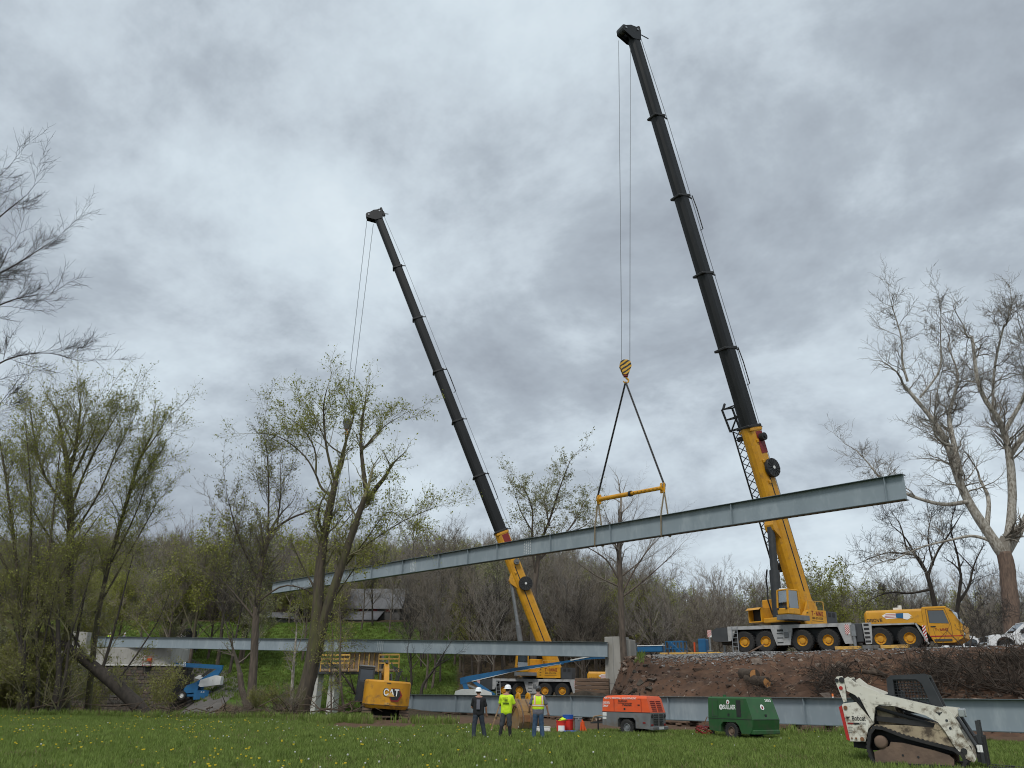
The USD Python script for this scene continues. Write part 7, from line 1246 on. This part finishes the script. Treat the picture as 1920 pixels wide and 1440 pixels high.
traced('bare_tree', 'dark spreading tree behind the near crane, in front of the sycamore', 72, [([(1757, 1165), (1752, 1130), (1745, 1100), (1738, 1075)], .24, .18), ([(1738, 1075), (1710, 1040), (1690, 1010), (1660, 990)], .13, .03), ([(1740, 1080), (1750, 1040), (1775, 1000), (1790, 970)], .13, .03), ([(1745, 1105), (1700, 1115), (1660, 1110), (1615, 1130)], .12, .03), ([(1710, 1040), (1660, 1035), (1600, 1060)], .09, .02), ([(1700, 1030), (1695, 980), (1680, 950)], .08, .02), ([(1750, 1060), (1730, 1010), (1735, 960)], .08, .02)],
    1.5, (1.4, 3.6), 'bark_dark', 'twig_dark', None, SYC, 22, frm=[1] + [.2] * 6, ang=45, rmin=.02)
traced('bare_tree', 'dark forked tree right of the spreading one, behind the crane cab', 70, [([(1790, 1185), (1795, 1150), (1797, 1120), (1802, 1085)], .2, .12), ([(1797, 1130), (1820, 1100), (1828, 1060), (1850, 1020)], .14, .03), ([(1802, 1085), (1795, 1030), (1780, 990), (1800, 930)], .10, .03), ([(1828, 1070), (1800, 1040), (1770, 1010)], .06, .02)], 1.5, (1.2, 3.2), 'bark_dark', 'twig_dark', None, SYC, 23, frm=[1, .2, .2, .2], rmin=.02)
traced('thorn_bush', 'bare tangled thicket hanging over the bank in front of the white pickup', 49, [([(1816, 1235), (1820, 1200), (1832, 1175), (1846, 1150)], .05, .02), ([(1822, 1225), (1850, 1195), (1880, 1170), (1915, 1150)], .04, .015), ([(1850, 1235), (1846, 1190), (1835, 1140)], .04, .02)], 1.5, (.9, 2.2), 'bark_dark', 'twig_dark', None, SYC, 24, frm=[.1] * 6, up=.2, cat='bush')
# the sawn trunk in front of the concrete pier and the trees behind the lifted girder
traced('bare_tree', 'slim bare trunk in front of the concrete pier, spreading pale branches beneath the girder', 71, [([(1174, 1300), (1170, 1240), (1166, 1170), (1164, 1110), (1160, 1040), (1163, 960)], .36, .17), ([(1168, 1110), (1185, 1075), (1215, 1030), (1240, 1005)], .11, .02), ([(1162, 1090), (1140, 1050), (1110, 1030), (1085, 1020)], .10, .02), ([(1166, 1120), (1200, 1095), (1240, 1060), (1270, 1030)], .09, .02), ([(1163, 1060), (1145, 1000), (1130, 970)], .07, .02), ([(1163, 1020), (1185, 980), (1195, 950)], .06, .02), ([(1162, 1100), (1120, 1080), (1080, 1050)], .08, .02), ([(1166, 1080), (1205, 1050), (1225, 1010)], .08, .02)],
    3.0, (1.5, 3.8), 'bark_grey', 'twig_grey', None, LV3, 25, frm=[.7] + [.2] * 7, ang=42, rmin=.012)
PB = [dict(K=4, w=.18, up=.07, m=6, ang=40, lr=.5, rr=.5, rmin=.01), dict(K=3, w=.2, up=.06, m=5, ang=42, lr=.5, rr=.5, rmin=.008), dict(K=2, w=.25, up=.05, tip=.4)]
traced('budding_tree', 'pale budding tree right of the far crane boom, behind the lifted girder', 96, [([(1000, 1210), (1000, 1110), (1008, 1060), (1012, 1020)], .42, .26), ([(1005, 1080), (995, 1020), (1000, 960), (975, 920)], .17, .04), ([(1012, 1020), (1030, 980), (1045, 930), (1062, 890)], .18, .04), ([(1010, 1050), (1050, 1010), (1080, 975), (1100, 930)], .16, .04), ([(1030, 985), (1020, 930), (1030, 895)], .10, .03), ([(1060, 1000), (1095, 985), (1115, 965)], .08, .03), ([(1000, 1000), (975, 960), (965, 925)], .10, .03)],
    2.2, (1.6, 4.0), 'bark_grey', 'twig_grey', 'leaf_pale', PB, 26, per=1, size=.22, keep=.9, frm=[1] + [.2] * 6, rmin=.015, depth=2)

# ---- kinds of tree that recur in the background
def kind_of(seed, h, spread, levels, bark_, twig, leaf=None, per=1, size=.2, keep=.6, trunkr=.2, fork=.35, name='woodland_tree', nl=9, rmin=.014, up=.3, lean=.1):
    rng = np.random.default_rng(seed); t = thing(name, 'x', 'tree'); k = 5; P = np.zeros((k, 3)); P[:, 2] = np.linspace(-.6, h * .82, k); P[1:, :2] = np.cumsum(rng.normal(0, lean * h * .12, (k - 1, 2)), 0); W = [(P, np.linspace(trunkr, trunkr * .18, k))]
    for i in range(nl):
        f = fork + (1 - fork) * (i + rng.random()) / nl * .9; z = f * h * .82; b = np.array([np.interp(z, P[:, 2], P[:, q]) for q in range(3)]); a = i * 2.4 + rng.normal(0, .4); L = spread * (1.15 - .6 * f) * rng.uniform(.7, 1.2); d = np.array([math.cos(a), math.sin(a), .75 + .9 * f]); d /= np.linalg.norm(d); pts = [b]
        for q in range(3): d = unit(d + rng.normal(0, .16, 3) + (0, 0, .12)); pts.append(pts[-1] + d * L / 3)
        W.append((np.array(pts), np.linspace(trunkr * .42 * (1.1 - .6 * f), .018, 4)))
    part(t, 'trunk', limb_mesh(W[:1], 7), bark_, smooth=True); S = spawn(rng, W, levels[0].get('dens', 1.5), [.5] + [.2] * nl, (spread * .25, spread * .55), 42, True, .2)
    segs, tips = grow(rng, S[0], S[1], S[2], np.maximum(S[3], rmin), levels); lim = [(w[:-1], w[1:], r[:-1], r[1:]) for w, r in W[1:]]
    part(t, 'crown', prisms(lim + segs), twig, kind='stuff')
    if leaf: part(t, 'leaves', leaves(rng, tips, per, size, .15, keep), leaf, kind='stuff')
    return t
BG = [dict(K=3, w=.16, up=.08, m=6, ang=40, lr=.55, rr=.5, rmin=.016, dens=1.3), dict(K=3, w=.2, up=.07, m=5, ang=42, lr=.52, rr=.55, rmin=.012), dict(K=2, w=.25, up=.06, tip=.6)]
KINDS = dict(
    bare_a=kind_of(101, 14, 6.0, BG, 'bark_grey', 'twig_brown', name='bare_woodland_tree', fork=.18, nl=12), bare_b=kind_of(102, 16, 5.8, BG, 'bark_grey', 'twig_grey', name='bare_grey_tree', fork=.18, nl=12), bare_c=kind_of(103, 13, 6.0, BG, 'bark_dark', 'twig_dark', name='bare_dark_tree', fork=.25),
    bud_a=kind_of(104, 14, 5.0, BG, 'bark_grey', 'twig_olive', 'leaf_fresh', 1, .24, .8, name='budding_woodland_tree', fork=.2, nl=12), bud_b=kind_of(105, 12, 5.0, BG, 'bark_grey', 'twig_grey', 'leaf_pale', 1, .24, .8, name='pale_budding_tree', fork=.2, nl=12), bud_c=kind_of(106, 9, 4.2, BG, 'bark_grey', 'twig_olive', 'leaf_yellow', 1, .30, .75, name='yellow_budding_tree', fork=.2),
    bush=kind_of(107, 4.5, 3.2, BG, 'bark_dark', 'twig_brown', None, trunkr=.07, fork=.05, nl=12, name='bare_shrub'), bush_g=kind_of(108, 4.2, 3.0, BG, 'bark_dark', 'twig_olive', 'leaf_olive', 1, .17, .65, trunkr=.07, fork=.05, nl=12, name='leafy_shrub'))
_first = {}
def plant(kind, px, Y, s=1.0, label='', group=None, rz=None, base=None, tilt=0.0):
    p = at(px, 1300, Y); p = np.array([p[0], p[1], float(H(p[0], p[1])) if base is None else base]); rz = (px * 7.13 + Y) % 6.28 if rz is None else rz; src = KINDS[kind]
    u = (p[0] - EA[0]) * EU[0] + (p[1] - EA[1]) * EU[1]; v = (p[0] - EA[0]) * EV[0] + (p[1] - EA[1]) * EV[1]
    if base is None and -8 < u < 50 and -2 < v < 23: p[2] = max(p[2], float(emb_z(np.array(u), np.array(v))))
    if kind not in _first:
        _first[kind] = 1; pr = stage.GetPrimAtPath(src); pr.GetAttribute('xformOp:translate').Set(Gf.Vec3d(*p.tolist())); pr.GetAttribute('xformOp:rotateXYZ').Set(Gf.Vec3f(0, math.degrees(tilt), math.degrees(rz))); pr.GetAttribute('xformOp:scale').Set(Gf.Vec3f(s, s, s)); tagp(pr, label, 'bush' if 'bush' in kind else 'tree', group); return src
    return copy(src, p, rz, label, 'bush' if 'bush' in kind else 'tree', group, s, ry=tilt)
rng = np.random.default_rng(77)
# individual trees one can tell apart
IND = [('bare_a', 668, 143, .85, 'bare brown tree at the left corner of the barn'), ('bare_b', 722, 140, .8, 'thin grey tree before the middle of the barn roof'), ('bare_a', 752, 144, .9, 'bare brown tree at the right end of the barn'), ('bush_g', 185, 66, .8, 'leafy shrub before the left end of the stone abutment'), ('bush_g', 262, 72, .7, 'leafy shrub before the middle of the stone abutment'), ('bush_g', 312, 78, .9, 'leafy shrub at the right corner of the stone abutment'), ('bush', 230, 60, .6, 'bare shrub in front of the stone abutment'), ('bud_a', 345, 114, 1.5, 'upright budding tree left of the straight trunk, rising above the far wood'), ('bare_b', 400, 116, 1.45, 'grey bare tree next to the straight trunk, rising above the far wood'), ('bud_b', 442, 118, 1.6, 'pale budding tree close behind the straight trunk'), ('bare_a', 300, 113, 1.35, 'brown bare tree between the slim leaning tree and the sky gap'), ('bare_b', 765, 150, 1.35, 'tall grey bare tree right of the barn, above the lifted girder'), ('bare_a', 835, 150, 1.2, 'bare tree on the skyline left of the far crane boom'), ('bud_a', 560, 120, 1.1, 'budding tree behind the thick leaning tree'), ('bud_a', 322, 118, 1.1, 'small upright budding tree above the erected girder, left of the straight trunk'), ('bare_c', 425, 112, 1.15, 'bare dark tree just left of the straight trunk'), ('bud_b', 290, 116, 1.0, 'pale budding tree low behind the slim leaning tree'), ('bare_a', 380, 120, 1.0, 'bare brown tree at the top of the meadow, left of the shed'),
    ('bare_c', 690, 146, 1.0, 'bare dark spreading tree in front of the barn'), ('bud_c', 850, 118, 1.0, 'yellow-green budding tree left of the far crane boom, above the girder'), ('bud_c', 868, 112, .75, 'smaller yellow-green tree behind the girder, left of the far crane'), ('bare_a', 800, 135, 1.15, 'bare brown tree between the barn and the yellow-green tree'), ('bare_c', 945, 105, 1.0, 'dark forked trunk just left of the far crane lift cylinder'), ('bare_b', 1060, 108, .95, 'grey bare tree between the pale budding tree and the slim trunk'), ('bud_b', 970, 130, 1.15, 'pale budding tree behind the far crane boom'),
    ('bare_b', 1225, 102, .85, 'grey bare tree right of the slim trunk by the pier'), ('bare_b', 1262, 110, .95, 'second grey bare tree right of the pier'), ('bare_a', 1310, 104, .82, 'brown bare tree behind the blue basket on the bank'), ('bare_b', 1352, 112, .98, 'tall grey bare tree left of the near crane rear'), ('bare_b', 1390, 108, .86, 'grey bare tree just left of the near crane turntable'), ('bare_a', 1425, 118, .9, 'brown bare tree behind the near crane turntable'),
    ('bud_b', 1540, 92, 1.15, 'fresh budding tree behind the near crane counterweight'), ('bud_a', 1602, 90, 1.0, 'fresh budding tree right of the counterweight, above the gap in the crane'), ('bud_b', 1505, 104, .95, 'pale budding tree behind the near crane boom foot'), ('bud_a', 1655, 98, .85, 'olive budding tree behind the crane hood'), ('bare_c', 1690, 96, .9, 'dark bare tree behind the crane hood, right of the olive one'), ('bare_a', 1850, 92, .9, 'brown bare tree behind the sycamore foot'), ('bare_c', 1905, 84, .8, 'dark bare tree at the right edge behind the white pickup'), ('bare_b', 1575, 118, .85, 'grey bare tree behind the two fresh budding trees'), ('bare_b', 1462, 122, .9, 'grey bare tree right behind the near crane cab')]
for k, px, Y, s, lb in IND: plant(k, px, Y, s, lb)
g1 = 'bare trees massed at the foot of the wooded hill'; g2 = 'leafy shrubs along the near stream bank'; g3 = 'bare shrubs along the near stream bank'; g4 = 'budding trees along the stream behind the left trees'; g5 = 'bare trees massed behind the bank at the right'
for i in range(46):
    px = rng.uniform(760, 1180); Y = rng.uniform(100, 145); plant(('bare_a', 'bare_b', 'bare_a', 'bare_c')[i % 4], px, Y, rng.uniform(.6, .95), 'bare tree in the brown wood behind the girders and far crane', g1)
for i in range(34):
    px = rng.uniform(1190, 1960); Y = rng.uniform(92, 135); plant(('bare_a', 'bare_b', 'bare_c')[i % 3], px, Y, rng.uniform(.62, .95), 'bare tree in the thin wood behind the bank', g5)
for i in range(30):
    px = rng.uniform(-60, 470); Y = rng.uniform(60, 80) if px < 130 else rng.uniform(112, 128); plant(('bud_a', 'bud_b')[i % 2], px, Y, rng.uniform(.38, .62) * (1 if px < 130 else 1.5), 'slender budding tree in the thicket behind the left trees', g4)
for i in range(30):
    px = rng.uniform(-60, 660); px = px if not (120 < px < 420 or px > 560) else px % 120 - 40; Y = rng.uniform(51.5, 57); plant('bush_g', px, Y, rng.uniform(.35, .85) * (.4 if 120 < px < 540 else 1), 'leafy shrub on the edge of the field by the stream', g2)
for i in range(18):
    px = rng.uniform(455, 560); Y = rng.uniform(52, 60); plant('bush', px, Y, rng.uniform(.2, .5), 'bare brown shrub on the edge of the field by the stream', g3)
for i in range(26):
    px = rng.uniform(1200, 1960); Y = rng.uniform(72, 92); plant('bush', px, Y, rng.uniform(.6, 1.2), 'bare shrub behind the top of the bank', 'bare shrubs behind the bank')
# the far wood on the hill reads as one mass
pos, idx, sc, ro = [], [], [], []
kk = ['bare_a', 'bare_b', 'bare_c', 'bud_a', 'bud_b', 'bush']
for i in range(420):                                                 # the leafless and budding understorey along the wood's edge
    px = rng.uniform(-300, 840); Y = rng.uniform(150, 162); p = at(px, 1300, Y)
    if not 640 < px < 790: pos.append((p[0], p[1], float(H(p[0], p[1])))); idx.append(rng.choice([5, 5, 3, 0])); sc.append(rng.uniform(.5, 1.2) if idx[-1] == 5 else rng.uniform(.35, .6)); ro.append(rng.uniform(0, 6.28))
while len(pos) < 2300:
    px = rng.uniform(-500, 2400); Y = 118 + 190 * rng.random() ** 1.3; p = at(px, 1300, Y); x, y = p[0], p[1]; r = x / y
    if r < -.035 and Y < 152 + 4 * math.sin(px * .02): continue
    if r > .3 and Y > 190: continue
    if 150 < Y < 166 and 630 < px < 800: continue
    pos.append((x, y, float(H(x, y)))); idx.append(rng.choice(6, p=[.22, .24, .06, .20, .11, .17])); sc.append(rng.uniform(.65, 1.1)); ro.append(rng.uniform(0, 6.28))
pi = UsdGeom.PointInstancer.Define(stage, '/World/woodland'); rel = pi.CreatePrototypesRel()
for k in kk:
    q = f'/World/woodland/{k if k[0] != "b" or k == "bush" else k}'; q = '/World/woodland/' + {'bare_a': 'brown_tree', 'bare_b': 'grey_tree', 'bare_c': 'dark_tree', 'bud_a': 'green_tree', 'bud_b': 'pale_tree', 'bush': 'shrub'}[k]
    x = UsdGeom.Xform.Define(stage, q); 
    for ch in stage.GetPrimAtPath(KINDS[k]).GetChildren(): c = stage.DefinePrim(q + '/' + ch.GetName()); c.GetReferences().AddInternalReference(ch.GetPath())
    rel.AddTarget(q)
pi.CreatePositionsAttr(Vt.Vec3fArray.FromNumpy(np.array(pos, np.float32))); pi.CreateProtoIndicesAttr(Vt.IntArray.FromNumpy(np.array(idx, np.int32))); pi.CreateScalesAttr(Vt.Vec3fArray.FromNumpy(np.repeat(np.array(sc, np.float32)[:, None], 3, 1))); pi.CreateOrientationsAttr(Vt.QuathArray([Gf.Quath(float(math.cos(a / 2)), 0, 0, float(math.sin(a / 2))) for a in ro]))
tagp(pi.GetPrim(), 'far leafless wood covering the hillside', 'wood', None, 'stuff')
# driftwood and dead branches heaped on the stream bank
rng = np.random.default_rng(15); b = MB()
for i in range(170):
    px = rng.choice([rng.uniform(330, 470), rng.uniform(480, 560), rng.uniform(590, 690), rng.uniform(0, 330)]); p = at(px, 1336, rng.uniform(51, 54)); a = G(p[0], p[1]) + (0, 0, rng.uniform(0, .7)); az = rng.uniform(0, 6.28); l = rng.uniform(.8, 2.6); d = np.array([math.cos(az), math.sin(az) * .5, rng.normal(.12, .25)]); r = rng.uniform(.012, .05); b.tube([a, a + d * l * .5 + rng.normal(0, .15, 3), a + d * l + rng.normal(0, .25, 3)], [r, r * .8, r * .3], 5, cap=False)
solo('driftwood', b, 'log_bark', 'dead branches and driftwood heaped along the stream bank at the field edge', 'brush', kind='stuff')

# ---------------------------------------------------------------- grass of the field, dandelions
mat('grass_blade', (0.185, 0.24, 0.055), (0.12, 0.18, 0.036), .3, .7, trans=.35, rnd=.28, spec=.3); mat('grass_dry', (0.19, 0.165, 0.075), None, rough=.9, trans=.2, rnd=.2); mat('petal', (0.80, 0.58, 0.03), None, rough=.7); mat('seed_head', (0.62, 0.62, 0.58), None, rough=.9, trans=.3)
def tuft(seed, n, h, sp, w=.011):
    g = np.random.default_rng(seed); V, F = [], []
    for i in range(n):
        a = g.uniform(0, 6.28); r = sp * math.sqrt(g.random()); b = np.array([r * math.cos(a), r * math.sin(a), -.02]); az = g.uniform(0, 6.28); L = h * g.uniform(.55, 1.15); ln = g.uniform(.12, .55); d = np.array([math.cos(az), math.sin(az), 0]); s = np.array([-d[1], d[0], 0]) * w * g.uniform(.7, 1.3)
        p1 = b + d * L * ln * .25 + np.array([0, 0, L * .55]); p2 = b + d * L * ln * .9 + np.array([0, 0, L * (1 - ln * .35)]); k = len(V); V += [b - s, b + s, p1 - s * .8, p1 + s * .8, p2]; F += [[k, k + 1, k + 3], [k, k + 3, k + 2], [k + 2, k + 3, k + 4]]
    return np.array(V), np.array(F)
rng = np.random.default_rng(4)
def scatter(n, wide=1.25):
    """points of the field that lie in or near the picture"""
    Y = np.sqrt(rng.uniform(15.5 ** 2, 53 ** 2, n)); X = Y * rng.uniform(-.66 * wide, .66 * wide, n) * 1.02; return X, Y
X, Y = scatter(88000); keep = rng.random(len(X)) > cover_at(X, Y) * 1.05 + .1 * (meshkit.noise(np.stack([X * .8, Y * .8, X * 0], -1), 3) - .5); X, Y = X[keep], Y[keep]
hh = .55 + .9 * meshkit.fbm(np.stack([X * .16, Y * .22, X * 0], -1), 3, 12); hh *= 1 - .25 * sst(10, 16, X) * sst(30, 20, Y)
instancer('/World/field_grass', [('tuft', tuft(k, 16, .20, .13), 'grass_blade') for k in range(4)] + [('dry_tuft', tuft(9, 8, .2, .15), 'grass_dry')], np.c_[X, Y, H(X, Y)], np.where(rng.random(len(X)) < .02 + .12 * sst(.55, .75, meshkit.fbm(np.stack([X * .5, Y * .5, X * 0], -1), 3, 44)), 4, rng.integers(0, 4, len(X))), rng.uniform(0, 6.28, len(X)), hh * rng.uniform(.75, 1.25, len(X)), 'fresh green grass of the field in the foreground', 'grass')
def flower(seed):
    m = MB().cyl((0, 0, .135), (0, 0, .155), .016, .022, n=7); return m
def clock(seed):
    s = trimesh.creation.icosphere(1, .017); return MB().add(s.vertices + [0, 0, .17], s.faces)
n = 3600; X, Y = scatter(n, 1.1); dn = meshkit.fbm(np.stack([X * .3, Y * .35, X * 0], -1), 3, 31); px = X / Y; w = np.where(px < -.15, 1.0, np.where(px < 0.05, .55, .16)); keep = (rng.random(n) < w * sst(.45, .65, dn) * .9) & (cover_at(X, Y) < .3); X, Y = X[keep], Y[keep]; yl = rng.random(len(X)) < np.where(X / Y < -.28, .9, .5)
instancer('/World/dandelions', [('flower', flower(1), 'petal'), ('seed_head', clock(2), 'seed_head')], np.c_[X, Y, H(X, Y)], np.where(yl, 0, 1), rng.uniform(0, 6.28, len(X)), rng.uniform(.9, 1.5, len(X)), 'yellow dandelions and white seed heads scattered through the grass', 'flowers')
# taller grass on the bank edge, at the excavator and at the bank's left end
P = []
for px, py, Y0, n in ((1195, 1232, 63, 60),):
    for i in range(n): P.append(bankpt(1190 + rng.normal(0, 9), 1232 + rng.normal(0, 6)))
for i in range(190): p = at(rng.choice([rng.normal(672, 16), rng.normal(800, 24), rng.uniform(540, 680), rng.uniform(520, 680)]), 1348, rng.normal(48, 1.1)); P.append(G(p[0], p[1]))
for i in range(700): p = at(rng.uniform(-80, 700), 1336, rng.uniform(49.3, 51.8)); P.append(G(p[0], p[1]))
for i in range(160): p = at(rng.uniform(1340, 1700), 1370, rng.uniform(37.5, 40)); P.append(G(p[0], p[1]))
P = np.array([q for q in P if q[1] < 44.9 or q[1] > 45.1]); instancer('/World/rough_grass', [('tuft', tuft(60 + k, 16, .42, .2, .014), 'grass_blade') for k in range(2)] + [('dry_tuft', tuft(66, 14, .4, .2, .012), 'grass_dry')], P, rng.choice(3, len(P), p=[.42, .40, .18]), rng.uniform(0, 6.28, len(P)), rng.uniform(.6, 1.4, len(P)), 'rough tufts of taller grass along the churned edge of the field', 'grass')
# short meadow turf beyond the stream
n = 26000; Y = rng.uniform(70, 152, n); X = Y * rng.uniform(-.58, 0.02, n); i = np.clip(np.searchsorted(GX, X) - 1, 0, _nx - 2); j = np.clip(np.searchsorted(GY, Y) - 1, 0, _ny - 2); keep = meadow[i, j] > .6; X, Y = X[keep], Y[keep]
mat('meadow_blade', (0.12, 0.165, 0.025), (0.09, 0.13, 0.02), .2, .8, trans=.3, rnd=.3)
instancer('/World/meadow_grass', [('tuft', tuft(80 + k, 12, .35, .4, .03), 'meadow_blade') for k in range(3)], np.c_[X, Y, H(X, Y)], rng.integers(0, 3, len(X)), rng.uniform(0, 6.28, len(X)), rng.uniform(.6, 1.3, len(X)), 'short bright grass of the sloping meadow beyond the stream', 'grass')
